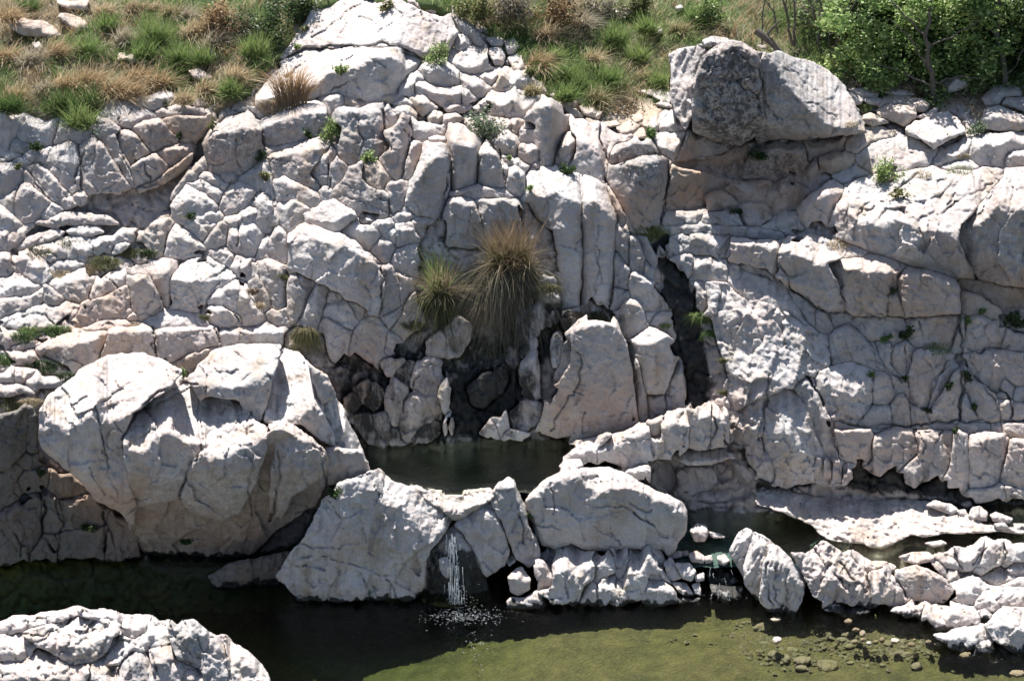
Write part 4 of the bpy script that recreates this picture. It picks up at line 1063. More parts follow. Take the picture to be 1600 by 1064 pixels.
# rough sunlit buttress
outcrop('butt', 'rock_buttress', 'crinkled sunlit buttress between the dark waterfall chute and the grey jointed wall', 'rock buttress', 0, '1200,750')
k = 'butt'
B(k,0,"1140,416 1172,431 1220,445 1232,462 1250,490 1262,515 1235,490 1195,472 1170,470 1145,450 1136,430", lit=.8, front=60, top=22)
B(k,0,"1194,640 1200,612 1215,606 1240,612 1262,635 1270,670 1285,705 1312,745 1262,755 1232,758 1212,740 1196,700", lit=.6, front=80, top=46, rough=1.1, crinkle=.014)
B(k,0,"1103,441 1118,439 1138,448 1165,468 1195,474 1235,492 1265,518 1292,532 1296,552 1294,572 1262,584 1240,600 1215,612 1180,625 1150,640 1140,620 1138,590 1130,560 1122,530 1112,500 1106,470",
  lit=.98, front=60, top=46, rough=1.3, cells=34, dy=-.1, crinkle=.016)
B(k,0,"1140,605 1180,592 1205,590 1195,630 1190,672 1180,690 1160,680 1145,650", lit=.8, front=60, top=32, rough=1.0, crinkle=.045)
B(k,0,"1240,600 1262,590 1275,625 1290,660 1308,708 1316,738 1285,705 1265,668 1258,632", lit=.2, front=70, mat='grey')
B(k,0,"1150,640 1185,680 1192,705 1205,735 1180,715 1165,690 1150,690", lit=.3, mat='pink')
B(k,0,"1180,690 1205,712 1212,727 1210,748 1190,745 1175,720", lit=.5)
for s in ("155,40 210,55 205,100 150,100", "220,55 275,50 265,105 215,105", "280,40 310,50 300,105 275,110", "320,40 345,60 350,140 315,140", "360,40 400,60 395,140 360,145", "95,85 150,95 140,150 100,150"):
    B(k,12,s, lit=.1, mat='pink', dy=-.1)
S(12,"410,90 430,85 450,140 420,150", 'small white stone standing in the dark seep at the foot of the buttress', lit=.6, name='stone', cat='stone', dy=-.2)

# ------------------------------------------------------------------ CENTRE RIGHT CLIFF
outcrop('spine', 'cliff_face', 'broken rib of narrow blocks between the great central slab and the dark chute', 'cliff face', 7, '600,400')
outcrop('central', 'rock_slab', 'great smooth upright slab right of the big grass clump', 'rock slab', 7, '330,390')
B('central',0,"815,281 827,269 868,267 905,277 908,300 906,340 910,400 905,477 880,485 876,435 871,395 865,360 845,345 835,330 822,310", fold="815,300 845,306 870,300 908,318", front=78, top=26, rough=.45, crk=.5, rnd=6)
B('central',0,"905,277 925,278 942,290 952,311 960,330 960,350 957,385 960,418 956,458 952,475 935,475 925,462 906,477 910,400 906,340 908,300", fold="905,315 930,316 950,335 962,350", front=80, top=27, rough=.5, crk=.5, rnd=6)
k = 'spine'
for s, m in (("475,130 500,160 540,220 540,300 480,290 478,200", 'grey'), ("480,0 530,0 545,80 540,190 510,150 480,110", 'grey'), ("545,50 590,90 610,150 610,230 560,200 545,150", 'grey'),
    ("550,230 590,230 640,290 700,340 705,400 610,400 560,350 545,290", 'pale'), ("615,170 635,190 635,250 615,235", 'grey'), ("475,295 540,310 540,350 500,390 470,370", 'grey'),
    ("650,430 700,405 740,450 740,510 690,490 655,460", 'pale'), ("620,410 660,410 650,440 625,440", 'pale'), ("500,-60 540,-40 560,40 530,0 500,0", 'grey'), ("590,60 640,100 670,160 640,190 610,140", 'grey')):
    B(k,7,s, mat=m, lit=.12, front=80)
S(7,"505,380 530,355 580,352 605,400 610,480 575,515 535,525 510,480", 'rounded stub of rock standing on the shoulder of the blunt column', lit=.12, rough=.5, front=80, dy=-.1)
S(7,"545,530 630,500 670,490 715,515 735,580 745,660 710,750 670,785 625,775 600,680 580,620", 'blunt column with a bright flat top beside the dark waterfall chute', fold="545,540 590,560 640,560 715,520", rough=.5, front=84, top=12, dy=-.25, name='rock_pillar', cat='rock pillar')
B(k,7,"545,545 585,640 612,770 620,905 600,860 570,720 550,620", mat='grey', lit=.05, front=85, dy=-.05)
B(k,7,"735,730 770,645 800,720 800,800 750,850 725,790", lit=.15)
B(k,7,"625,790 690,790 700,870 640,905", lit=.15, mat='grey')
B(k,7,"720,800 745,790 755,850 730,855", lit=.15, mat='grey')
S(7,"275,490 320,455 380,440 480,460 500,510 530,590 550,680 557,915 440,945 300,975 215,985 140,965 135,930 180,830 215,760 270,660 280,560", 'great pyramid shaped slab standing at the edge of the upper pool', mat='pink', fold="275,500 330,475 400,462 480,475 510,520 557,640", front=80, top=27, rough=.42, crk=.2, facet=1.3, dy=-.25, name='rock_slab', cat='rock slab', stri=(75,.02,14))
outcrop('seep', 'cliff_face', 'black wet wall of pale rounded stones behind the upper pool', 'cliff face', 7, '100,950')
k = 'seep'
for s, m in (("190,520 215,505 225,580 215,650 190,650 182,580", 'pale'), ("240,560 260,540 275,640 200,720 240,640", 'grey'), ("5,870 60,812 125,835 120,900 60,945 10,930", 'pink'),
    ("35,670 100,580 130,680 120,790 70,805 45,740", 'pale'), ("25,430 140,360 140,470 90,520 30,560", 'grey'), ("50,590 100,530 105,560 55,610", 'grey'), ("165,420 205,400 205,440 170,465", 'grey'),
    ("240,410 300,395 310,420 245,425", 'grey'), ("240,430 290,430 260,480 240,470", 'grey'), ("140,300 200,310 215,370 170,400 140,350", 'grey'), ("140,240 190,260 190,300 145,290", 'grey')):
    B(k,7,s, mat=m, lit=.1, front=80, dy=-.15, grow=3.0)
for s, m, in (("605,780 640,710 690,750 650,930 610,870", 'pink'), ("660,950 680,830 720,785 820,800 845,820 840,900 730,950 700,1000 660,980", 'pink'), ("725,740 745,650 800,620 845,640 850,720 820,800 740,780", 'pink'),
    ("735,990 780,920 835,900 840,970 790,1005 740,1000", 'grey'), ("880,550 890,460 940,430 990,470 985,540 930,610 880,600", 'pink'), ("790,540 850,500 880,550 870,600 800,600", 'pink'),
    ("980,760 1050,690 1110,700 1100,790 1050,850 1000,830", 'grey'), ("1100,700 1150,650 1155,720 1130,780 1110,740", 'grey'), ("640,690 715,640 715,680 690,740", 'grey'), ("590,640 680,630 640,690 600,690", 'pink'),
    ("410,800 450,790 470,830 440,880 415,850", 'grey'), ("540,890 600,880 625,960 600,1010 550,960", 'grey'), ("510,820 550,740 580,780 550,850", 'grey'), ("440,900 520,880 545,960 590,1020 520,1010", 'grey'), ("460,760 510,720 530,760 490,820", 'grey'), ("620,960 650,950 690,1005 630,1015", 'grey')):
    B(k,6,s, mat=m, lit=.06, front=80, dy=-.1, rnd=3, grow=3.2)
for s, lab in (("855,760 880,735 898,760 890,820 865,855 850,820", 'pale egg shaped stone set in the black wet wall'), ("1030,970 1060,925 1100,930 1105,970 1070,985", 'grey stone at the water edge below the black wall, left of the two slim ones'),
    ("1110,910 1140,885 1150,940 1130,965", 'slim pale stone at the water edge below the black wall'), ("1155,970 1185,965 1240,980 1230,1000 1160,990", 'flat low stone at the water edge left of the pyramid slab'), ("890,940 905,890 915,930 905,975", 'thin white splinter of stone on the black wet wall')):
    S(6,s,lab, name='stone', cat='stone', lit=.2, dy=-.3, front=82)

# ------------------------------------------------------------------ CENTRE LEFT CLIFF
S(6,"150,70 200,10 280,5 360,60 400,50 470,90 495,130 570,180 545,230 590,250 585,330 570,415 530,400 440,340 370,310 300,270 160,215 155,120", 'great bulging grey rock left of the grass clumps, under the loose flat boulder', mat='pale', fold="150,85 220,70 300,78 360,100 420,110 490,150 570,215", front=70, top=24, rough=.55, crk=.3, dy=-.3, thick=1.0)
outcrop('belly', 'cliff_face', 'jointed pinkish blocks beneath the great bulging grey rock', 'cliff face', 6, '400,620')
k = 'belly'
for s, m, l in (("395,40 440,0 520,10 575,55 530,115 495,125 450,80", 'pale', .45), ("530,115 580,55 625,90 625,130 590,180 560,160", 'grey', .25), ("585,55 630,10 650,40 640,90 610,75", 'pale', .4),
    ("590,200 620,205 660,260 665,370 630,400 575,415 590,330", 'grey', .1), ("635,140 700,100 740,110 760,180 720,240 680,240 650,200", 'pale', .3), ("580,430 640,410 670,390 665,430 620,470", 'grey', .15),
    ("630,480 690,400 720,330 770,400 780,460 700,525 660,510", 'tan', .06), ("150,300 190,220 270,270 240,330 215,410 170,440 150,400", 'pink', .1), ("215,470 240,350 290,280 330,300 320,360 290,440 260,480", 'grey', .1),
    ("330,350 350,315 385,325 390,360 335,365", 'pink', .3), ("315,400 340,370 400,360 440,380 465,450 430,490 380,450 325,425", 'pale', .2), ("300,460 330,430 430,500 410,590 370,640 340,620 325,540", 'pink', .05),
    ("445,520 490,460 550,440 590,480 600,540 590,600 550,650 500,620 460,590", 'pink', .12), ("595,590 615,510 650,520 640,560 600,590", 'pink', .1), ("440,365 520,400 470,430 455,400", 'grey', .1),
    ("640,230 690,245 720,250 700,330 670,370 660,260", 'grey', .1), ("575,10 625,-10 640,0 590,50", 'pale', .5), ("640,0 720,-10 740,60 690,90 645,95 652,40", 'pale', .4)):
    B(k,6,s, mat=m, lit=l, front=80, dy=-.05)
outcrop('chimney', 'rock_outcrop', 'upright blocks left of the narrow grassy chimney beside the bulging grey rock', 'rock outcrop', 6, '80,400')
k = 'chimney'
for s, m, l in (("5,180 60,155 130,190 130,260 140,380 100,400 60,330 20,270", 'grey', .2), ("20,140 60,60 100,20 140,50 150,110 130,190 70,160", 'pale', .35), ("0,230 20,270 60,330 60,400 20,380 -10,300", 'pink', .15), ("60,400 100,405 140,390 145,450 110,470 75,440", 'grey', .1), ("20,-60 80,-90 120,-20 90,10 40,40", 'pale', .4)):
    B(k,6,s, mat=m, lit=l)

# ------------------------------------------------------------------ LEFT TERRACES
outcrop('terrace', 'rock_outcrop', 'low sunlit terraces with grass in the joints, at the left edge above the big boulder', 'rock outcrop', 5, '200,480')
k = 'terrace'
B(k,5,"100,100 180,40 260,20 300,40 280,60 180,85", lit=.7)
B(k,5,"300,35 360,10 460,10 480,40 420,55 320,50", lit=.7)
B(k,5,"-70,30 60,-10 160,0 100,60 20,110 -70,120", lit=.6, mat='pink', top=24)
B(k,5,"160,0 300,-60 480,-40 560,0 460,5 350,5 260,15", lit=.4, mat='pink', top=24)
B(k,5,"55,180 120,135 180,140 230,180 220,250 160,260 110,220 65,205", lit=.4)
B(k,5,"150,130 230,90 290,60 400,55 450,100 370,165 300,160 230,170", lit=.65)
B(k,5,"400,70 520,60 570,20 640,20 600,60 560,80 470,130 430,110", lit=.5)
B(k,5,"250,170 310,165 370,170 340,210 270,220 225,215", lit=.4, mat='grey')
B(k,5,"-70,270 0,250 80,240 170,290 140,330 60,340 -70,345", lit=.6)
B(k,5,"-70,345 60,345 150,330 200,320 180,370 60,400 -70,410", lit=.1, mat='pink')
B(k,5,"235,280 300,240 390,220 420,260 390,330 330,345 280,320", fold="235,285 300,270 400,255")
B(k,5,"420,335 460,260 510,225 560,225 575,270 520,300 470,330", lit=.4)
B(k,5,"205,340 230,295 290,330 280,370 220,370", lit=.2, mat='grey')
B(k,5,"30,450 120,400 180,375 260,380 330,365 345,400 300,430 240,470 180,490 80,470", lit=.75)
B(k,5,"-70,130 20,150 60,200 40,240 -70,250", lit=.4, mat='grey')
B(k,5,"530,80 560,75 575,105 550,130 528,115", lit=.4, name='stone')
S(5,"360,460 400,380 470,350 600,280 600,400 580,430 480,440 400,465", 'smooth pinkish slab tilted beside the rounded trio of blocks on the terrace', mat='pink', lit=.0, front=58, name='rock_slab', cat='rock slab', rough=.8)
outcrop('trio', 'rock_outcrop', 'rounded trio of split boulders forming a small shaded alcove on the left terrace', 'rock outcrop', 5, '800,400')
k = 'trio'
B(k,5,"600,220 660,190 820,175 815,215 790,250 790,370 745,340 700,245 620,240", fold="600,225 690,235 760,225 815,212", mat='pink', front=85)
B(k,5,"595,260 640,235 690,240 740,330 720,410 640,435 620,400 600,330", lit=.15, mat='grey', dy=-.05)
B(k,5,"790,250 830,210 900,185 1000,180 1070,240 1060,280 990,310 920,375 880,395 800,380", fold="790,262 860,262 940,262 1000,258 1070,250", front=84)
B(k,5,"965,340 990,300 1060,270 1120,290 1150,330 1200,420 1210,460 1130,465 1110,420 1020,380", lit=.4)
B(k,5,"980,400 1020,385 1110,430 1110,470 1010,475 985,450", lit=.15)
B(k,5,"595,430 620,400 640,435 600,440", lit=.3)
S(5,"670,450 740,415 830,410 940,450 960,480 850,475 720,480", 'flat bright slab on the floor of the shaded alcove', lit=.9, top=14, name='rock_slab', cat='rock slab', rough=.6)
outcrop('step', 'rock_outcrop', 'row of square pinkish blocks forming a step behind the big boulder', 'rock outcrop', 5, '600,650')
k = 'step'
B(k,5,"390,490 480,450 560,445 640,460 520,490", lit=.8)
B(k,5,"170,575 240,525 310,510 500,495 480,560 450,640 400,660 350,690 290,640 200,600", fold="170,580 250,570 330,560 420,540 500,505", mat='pink')
B(k,5,"500,490 540,475 690,472 715,560 715,600 600,615 450,660 490,560", fold="500,500 560,500 640,495 700,490", mat='pink')
B(k,5,"700,500 760,478 1000,480 1020,550 900,590 800,630 720,600", fold="700,508 760,495 900,492 1000,490 1020,545", mat='pink')
B(k,5,"1025,495 1100,475 1241,475 1310,480 1310,560 1200,545 1100,555 1025,560", fold="1025,510 1130,505 1310,500")
B(k,5,"810,640 900,590 1010,565 940,620 880,690 840,670", lit=.2, mat='tan')
for s, lab in (("60,590 150,575 150,640 100,645 60,620", 'pinkish block poking out of the dark green grass at the left edge'), ("-70,510 60,500 130,540 60,560 -70,550", 'low bright stone above the dark green grass at the left edge'),
      ("60,555 130,550 150,572 70,585", 'flat stone on top of the pinkish block in the green grass')):
    S(5,s,lab,mat='pink', lit=.4, name='stone', cat='stone')
outcrop('course', 'rock_course', 'low row of narrow stones above a thin dark slot at the left edge', 'rock outcrop', 5, '100,750')
k = 'course'
for s in ("-70,690 0,690 60,685 70,720 -70,725", "65,690 110,678 150,700 120,720 70,720", "115,720 150,705 250,705 330,735 250,757 150,752", "-70,752 40,747 140,770 60,795 -70,795"):
    B(k,5,s, lit=.5, name='stone', mat='grey', dy=-.1)

# ------------------------------------------------------------------ DARK UNDERCUT LEFT OF AND BELOW THE BIG BOULDER
outcrop('under', 'cliff_face', 'dark shaded rock wall beneath the big boulder, above the black water', 'cliff face', 9, '250,490')
k = 'under'
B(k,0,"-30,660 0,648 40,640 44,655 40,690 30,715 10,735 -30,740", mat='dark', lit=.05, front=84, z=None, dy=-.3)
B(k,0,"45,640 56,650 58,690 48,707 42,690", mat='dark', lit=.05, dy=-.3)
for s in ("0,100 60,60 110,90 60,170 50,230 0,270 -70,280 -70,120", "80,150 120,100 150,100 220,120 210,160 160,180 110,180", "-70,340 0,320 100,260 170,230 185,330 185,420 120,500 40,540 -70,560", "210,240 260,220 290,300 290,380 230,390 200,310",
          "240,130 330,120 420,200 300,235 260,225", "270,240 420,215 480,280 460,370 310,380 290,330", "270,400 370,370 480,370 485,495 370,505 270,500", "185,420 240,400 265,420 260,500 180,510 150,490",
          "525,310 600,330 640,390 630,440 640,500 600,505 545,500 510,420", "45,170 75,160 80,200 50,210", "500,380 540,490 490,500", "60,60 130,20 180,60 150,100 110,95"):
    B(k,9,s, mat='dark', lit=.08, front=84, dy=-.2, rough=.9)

# ------------------------------------------------------------------ THE BIG BOULDER
outcrop('big', 'giant_boulder', 'giant split boulder with a white crown, bulging over the black lower pool', 'boulder', 0, '330,880')
k = 'big'
def BB(s, y, **k_):
    B('big', 0, s, y=y, thick=1.3, rnd=3, crk=.12, **k_)
BB("282,770 300,740 320,720 400,690 432,668 505,700 512,720 508,757 495,785 468,805 434,825 400,862 370,880 338,883 300,885 270,889 237,879 206,832 195,780 240,740", 36.6, mat='tan', lit=.0, front=114, name='underside', rough=.9, facet=.5)
BB("62,700 61,640 75,618 100,600 130,575 165,557 190,553 220,551 250,560 285,580 264,607 237,624 210,644 196,668 192,700 200,745 215,790 205,830 190,801 149,781 125,750 98,727", 35.72,
   fold="60,634 70,650 105,672 150,645 170,657 200,650 254,614 285,588", front=82, top=20, under=("60,690 125,735 190,775 215,780", 112), rough=.85, mat='pale')
BB("293,592 310,570 330,550 345,543 400,536 440,540 436,560 425,600 415,640 405,660 385,655 372,625 330,617 312,625", 35.78, fold="293,600 330,600 360,606 385,600 415,585 440,570", front=70, top=20, mat='grey', rough=.8, facet=1.2)
BB("196,668 210,644 237,624 264,607 285,583 296,600 311,630 310,662 316,690 318,702 305,717 294,740 282,778 240,785 215,795 200,745 192,700", 35.56,
   fold="192,692 205,702 225,706 240,684 262,676 290,692 318,694", front=84, top=20, under=("192,730 240,745 320,745", 112), rough=.95)
BB("311,622 330,613 355,620 385,640 400,660 418,668 418,700 408,730 395,760 375,800 345,815 300,800 282,778 294,740 305,717 318,702 310,665", 35.58,
   fold="311,705 325,717 350,714 372,702 400,692 418,684", front=84, top=20, under=("282,735 418,735", 112), rough=.95)
BB("420,600 440,546 468,550 481,567 500,600 505,640 515,665 525,700 508,692 470,662 455,664 430,662 413,658", 35.6, fold="413,650 435,664 470,650 490,635 505,648 525,690", front=80, top=20, rough=.8)
BB("481,567 512,587 525,617 503,634 492,600", 35.8, mat='pink', lit=.1, front=75)
BB("503,632 522,617 535,631 546,661 569,710 579,735 555,744 530,722 520,690 510,655", 35.66, lit=.5, front=76, top=20, rough=1.2)
BB("420,664 455,660 485,683 508,710 508,742 482,758 455,775 440,810 420,800 424,740 428,700", 35.6, mat='pink', lit=.08, front=84, under=("420,740 508,730", 112))
BB("506,696 530,700 566,705 579,737 545,750 508,760 504,740", 35.66, mat='pink', lit=.1, front=86, under=("504,730 579,720", 112))

# ------------------------------------------------------------------ DAM OF ROCKS BETWEEN THE POOLS
S(0,"577,736 590,734 610,751 637,761 650,756 671,768 681,781 705,795 715,802 700,822 684,845 667,873 661,903 660,923 634,942 576,939 464,939 451,917 432,900 455,860 470,845 490,810 505,780 535,752",
  'broad shaded rock left of the little waterfall, dipping into the black pool', fold="464,790 540,756 576,748 593,782 610,780 644,808 657,828 671,848 690,862 715,880", front=80, top=44, z=-.05, rough=1.0, thick=1.3, mat='pale', stri=(80,.03,12), jit=3)
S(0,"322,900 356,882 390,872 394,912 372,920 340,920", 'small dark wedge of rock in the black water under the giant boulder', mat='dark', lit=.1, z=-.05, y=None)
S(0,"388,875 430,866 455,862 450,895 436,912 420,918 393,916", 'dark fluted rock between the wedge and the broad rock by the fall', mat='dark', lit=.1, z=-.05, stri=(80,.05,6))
outcrop('gorge', 'rock_outcrop', 'dark wet rock behind the little waterfall', 'rock outcrop', 0, '710,935')
B('gorge',0,"655,905 672,860 690,838 715,815 735,850 760,900 768,940 700,950 660,940", mat='grey', lit=.1, front=80, y=35.15, wetk=1.0)
B('gorge',0,"655,764 690,766 720,768 765,760 775,775 750,790 728,806 708,812 690,798 668,782", lit=.75, front=70, top=14, y=35.38, mat='pink', name='sill', crinkle=.03)
B('gorge',10,"845,510 880,500 905,545 905,585 880,600 850,560", lit=.3, y=34.95, mat='grey', name='stone')
S(0,"711,822 725,798 748,781 769,785 776,798 789,829 796,859 789,883 759,903 752,890 738,856 725,835", 'sunlit boulder right of the little waterfall', fold="711,826 725,820 748,808 770,806 789,832 796,862", front=80, top=36, z=.25, rough=.9, thick=.9)
S(0,"764,778 779,754 793,747 803,751 806,763 820,790 826,820 840,845 842,872 826,886 806,872 797,850 789,825 776,798", 'slim pointed rock leaning against the left end of the long pale dam rock', mat='grey', lit=.12, front=80, z=.4, rough=.8)
S(11,"60,240 100,190 180,130 220,110 240,60 280,50 300,100 380,90 450,85 500,110 570,140 660,190 740,220 790,260 810,300 800,380 760,460 720,500 690,465 540,465 360,480 280,440 200,470 130,440 100,360 70,290",
  'long pale dam rock with a bright crest, largest of the rocks between the pools', fold="60,248 130,195 230,140 300,125 380,205 400,215 455,175 560,190 640,225 720,250 780,290 812,330", front=82, top=22, y=35.45, rough=.6, thick=.8, rnd=7, mat='pale', crk=.4)
S(11,"215,85 245,55 310,50 330,85 260,105", 'flat pale stones on the left crest of the dam rock beside the upper pool', lit=.8, y=36.0, name='stone', cat='stone')
S(0,"794,900 806,888 815,886 829,905 827,920 810,932 797,925", 'round brown boulder at the water edge right of the little waterfall', mat='pink', lit=.35, z=.15, rough=.4, crk=.1)
S(0,"792,938 800,932 820,935 838,921 852,938 852,950 820,954 796,953", 'low wet rock at the waterline below the round brown boulder', mat='grey', lit=.4, z=-.05)
S(10,"1160,510 1185,490 1200,520 1170,545", 'little white stone lodged above the round brown boulder', lit=.8, name='stone', cat='stone', y=35.3)
outcrop('toe', 'rock_outcrop', 'row of cracked white rocks at the waterline below the long dam rock', 'rock outcrop', 11, '400,710')
k = 'toe'
for s, m, z_ in (("140,500 165,450 185,480 190,530 160,530", 'grey', .3), ("100,540 140,520 180,560 185,650 140,640 110,590", 'pale', .15), ("375,510 470,490 475,570 420,600 390,640 385,560", 'pale', .2),
    ("190,520 240,460 280,440 310,470 360,500 380,560 370,600 320,640 300,715 180,720 150,660 190,640", 'pale', -.05), ("475,480 520,465 540,500 520,590 490,610 478,560", 'pale', .25),
    ("640,475 690,465 692,520 670,550", 'grey', .3), ("540,470 640,480 670,530 640,580 600,700 500,708 490,620 540,560", 'pale', -.05), ("390,660 410,600 470,580 495,700 400,715", 'pale', -.05), ("310,715 340,640 385,620 400,712", 'pale', -.05)):
    B(k,11,s, mat=m, lit=.35, front=75, z=z_, thick=.7)
S(11,"625,600 650,560 690,550 740,630 690,605 640,605", 'grey shoulder of rock behind the rounded waterline boulder', lit=.5, z=.2, name='rock_shoulder', cat='rock')
S(11,"597,700 610,640 640,610 700,610 760,670 765,710 700,730 640,745 610,750", 'rounded waterline boulder with a smooth grey front', lit=.3, z=-.1, mat='grey', rough=.5)
for s, lab, z_ in (("705,530 730,505 770,560 785,600 740,615 715,590", 'slim slanting slab in the stone jumble right of the dam rock', .25), ("755,530 820,530 850,570 830,615 790,600 770,560", 'white triangular stone in the jumble right of the dam rock', .25),
    ("740,620 800,620 845,680 790,680 760,650", 'flat slab lowest in the stone jumble', .05), ("845,590 885,575 885,610 850,615", 'little stone beside the foaming cascade', .2), ("830,630 865,620 870,680 845,670", 'narrow upright stone at the left bank of the foaming cascade', .05),
    ("690,690 760,685 870,690 860,705 760,720", 'low stone skirt at the waterline under the jumble', -.05)):
    S(11,s,lab, name='stone', cat='stone', lit=.5, z=z_, front=70)
for s, lab in (("720,480 780,475 785,500 725,512", 'long pale pebble beside the big white egg pebble'), ("815,490 850,475 890,500 885,530 830,525", 'big white egg shaped pebble by the outlet of the middle pool'), ("890,500 920,493 925,525 895,532", 'small pale pebble right of the egg shaped one'),
    ("950,500 980,492 1005,520 980,540 955,530", 'pinkish pebble beside the tall ribbed rock'), ("780,480 810,475 818,495 790,500", 'tiny pebble between the long one and the egg shaped one')):
    S(11,s,lab, name='pebble', cat='pebble', lit=.5, z=.35, rough=.2, crk=0, facet=.5, mat='pink')
S(11,"820,380 850,350 895,355 905,400 890,430 840,430", 'pale block at the right end of the dam rock', lit=.4, z=.5, rough=.7)
S(11,"905,385 960,395 985,412 930,412", 'flat white stone awash beside the pale block', lit=.8, z=.55, name='stone', cat='stone')
outcrop('cascade', 'rock_outcrop', 'dark glistening rocks under the small foaming cascade', 'rock outcrop', 11, '980,700')
for s in ("900,570 950,555 960,620 910,630", "950,555 1000,570 1050,610 1000,640 960,625", "915,630 1000,640 1060,640 1060,690 980,700 925,675"):
    B('cascade',11,s, mat='grey', lit=.6, z=.0, front=60, wetk=1.0)

outcrop('dike', 'rock_outcrop', 'sunlit wall of square blocks between the upper pool and the middle pool', 'rock outcrop', 0, '1020,725')
k = 'dike'
B(k,0,"880,715 905,695 935,690 950,682 935,698 930,712 905,730 885,730", lit=.5, y=36.6)
B(k,0,"932,700 955,690 990,675 1012,664 1017,690 1016,712 1000,722 975,728 950,722 932,712", fold="932,704 960,697 990,684 1014,674", y=36.55, front=82, top=18)
B(k,0,"1014,660 1034,650 1036,665 1032,682 1020,685", lit=.35, y=36.8)
B(k,0,"1034,660 1045,648 1058,643 1072,652 1076,665 1068,685 1064,700 1036,712", fold="1034,668 1050,660 1074,664", y=36.6, front=84)
B(k,0,"1018,686 1037,679 1038,706 1020,708", lit=.2, y=36.6)
B(k,0,"1077,648 1091,634 1110,637 1112,660 1108,702 1088,702 1080,675", lit=.2, mat='pink', y=36.65)
B(k,0,"1110,637 1133,648 1130,688 1111,702 1113,660", lit=.2, mat='pink', y=36.65)
B(k,11,"800,50 850,10 950,10 1000,40 940,70 920,75 810,75", lit=.7, y=36.75)
B(k,11,"670,100 690,70 740,90 760,110 750,190 720,195 690,170 670,150", lit=.25, z=.55)
B(k,11,"760,100 830,80 920,80 950,160 900,190 790,200 765,150", fold="760,108 830,95 940,95", z=.6)
B(k,11,"925,75 1000,60 1025,100 1010,140 960,165", lit=.4, z=.75)
B(k,11,"545,110 590,90 620,110 610,140 560,145", lit=.4, y=36.3, mat='grey')
B(k,11,"850,240 880,200 980,185 1060,145 1100,170 1105,215 1020,240 920,253", lit=.6, z=.5, top=20)
B(k,11,"1010,140 1040,125 1055,145 1030,165", lit=.5, z=.8, name='stone')
B(k,11,"1110,190 1140,165 1170,180 1150,215 1120,215", lit=.5, z=.6, name='stone')
# ------------------------------------------------------------------ TALL RIBBED ROCK AND THE RIGHT BANK
outcrop('ribbed', 'rock_fin', 'tall ribbed fin of rock standing at the right edge of the olive pool', 'rock', 0, '1200,960')
k = 'ribbed'
B(k,0,"1140,862 1149,842 1155,830 1167,825 1178,832 1172,855 1165,880 1162,902 1150,882", lit=.35, front=74, top=26, z=.25, stri=(62,.05,9), rough=.6, thick=.7)
B(k,0,"1178,832 1192,836 1206,848 1196,878 1190,920 1185,940 1167,917 1160,900 1165,872", lit=.35, front=74, top=24, z=.05, stri=(62,.06,9), rough=.6, thick=.7)
B(k,0,"1206,848 1224,862 1248,886 1258,903 1256,927 1240,965 1220,964 1200,954 1187,940 1190,900 1196,875", fold="1187,880 1206,872 1230,885 1258,925", front=74, top=26, z=-.08, stri=(66,.06,10), rough=.6, thick=.8)
S(12,"0,250 0,210 100,180 200,210 280,225 380,200 480,215 560,225 700,235 800,250 900,280 980,310 1040,350 1160,370 1241,355 1310,350 1310,392 1160,385 980,398 880,388 790,412 720,402 640,442 580,468 500,442 420,432 330,422 280,372 220,332 130,292 60,272",
  'broad low shelf of crinkled white rock between the two right channels', mat='pink', lit=.97, front=40, top=6, z=.37, rough=.9, crinkle=.035, cells=14, name='rock_shelf', cat='rock shelf', facet=.25, thick=.4, stri=(-12,.035,6))
for s, lab, m in (("280,200 290,180 350,185 360,210 310,220", 'flat grey stone on the upper edge of the white shelf', 'grey'), ("95,230 120,185 180,200 195,240 180,275 140,260 110,250", 'cluster of brown broken rock at the left end of the white shelf', 'tan'),
    ("985,310 1000,275 1040,270 1075,300 1070,335 1010,340", 'grey rounded stone at the right end of the white shelf', 'grey'), ("790,265 830,245 900,255 940,290 910,310 850,285", 'low pale stone on the far rim of the white shelf', 'pale'),
    ("560,200 580,185 595,215 570,222", 'tiny white stone standing in the dark channel under the wall', 'pale'), ("1085,310 1110,295 1190,325 1180,345 1100,340", 'flat stone right of the grey rounded one on the white shelf', 'pale'),
    ("360,165 400,155 430,185 370,190", 'pale rubble stone at the foot of the buttress seep', 'pale'), ("430,200 470,190 540,210 470,222", 'thin stone at the edge of the dark channel', 'pale'),
    ("930,290 970,285 990,320 950,320", 'small pinkish stone left of the grey rounded one on the white shelf', 'pink'), ("1100,350 1150,345 1170,370 1120,375", 'small grey cobble near the right end of the white shelf', 'grey')):
    S(12,s,lab, mat=m, name='stone', cat='stone', lit=.5, y=float(Y_on_level(pts(12, s)[:, 1].max(), .55)) - .03, rough=.6)
outcrop('bank', 'rock_outcrop', 'jagged water worn rocks on the right bank between the fin and the big facetted boulder', 'rock outcrop', 12, '400,720')
k = 'bank'
B(k,12,"240,490 300,430 390,470 450,520 500,560 525,640 530,720 440,725 400,690 330,715 270,680 240,620 200,550 170,480", lit=.55, front=70, top=34, z=.0, rough=1.0, cells=30, mat='pink', crinkle=.028, stri=(58,.05,9))
B(k,12,"525,570 600,560 650,600 690,650 690,715 620,720 540,705", lit=.3, front=76, z=.0, stri=(70,.05,8))
B(k,12,"450,500 500,510 590,550 560,565 520,570 480,545", lit=.7, z=.3)
B(k,12,"345,735 420,722 480,728 500,760 430,790 370,760", lit=.7, z=-.1, mat='grey')
B(k,12,"655,742 700,727 770,732 745,772 690,785", lit=.5, z=-.05)
S(12,"650,560 740,540 800,560 860,590 912,660 870,715 780,728 700,722 690,650 650,590", 'big facetted boulder with a smooth triangular face on the right bank', fold="650,575 740,570 790,580 860,600 912,655", front=76, top=30, z=.02, rough=.6, crk=.2, mat='pale')
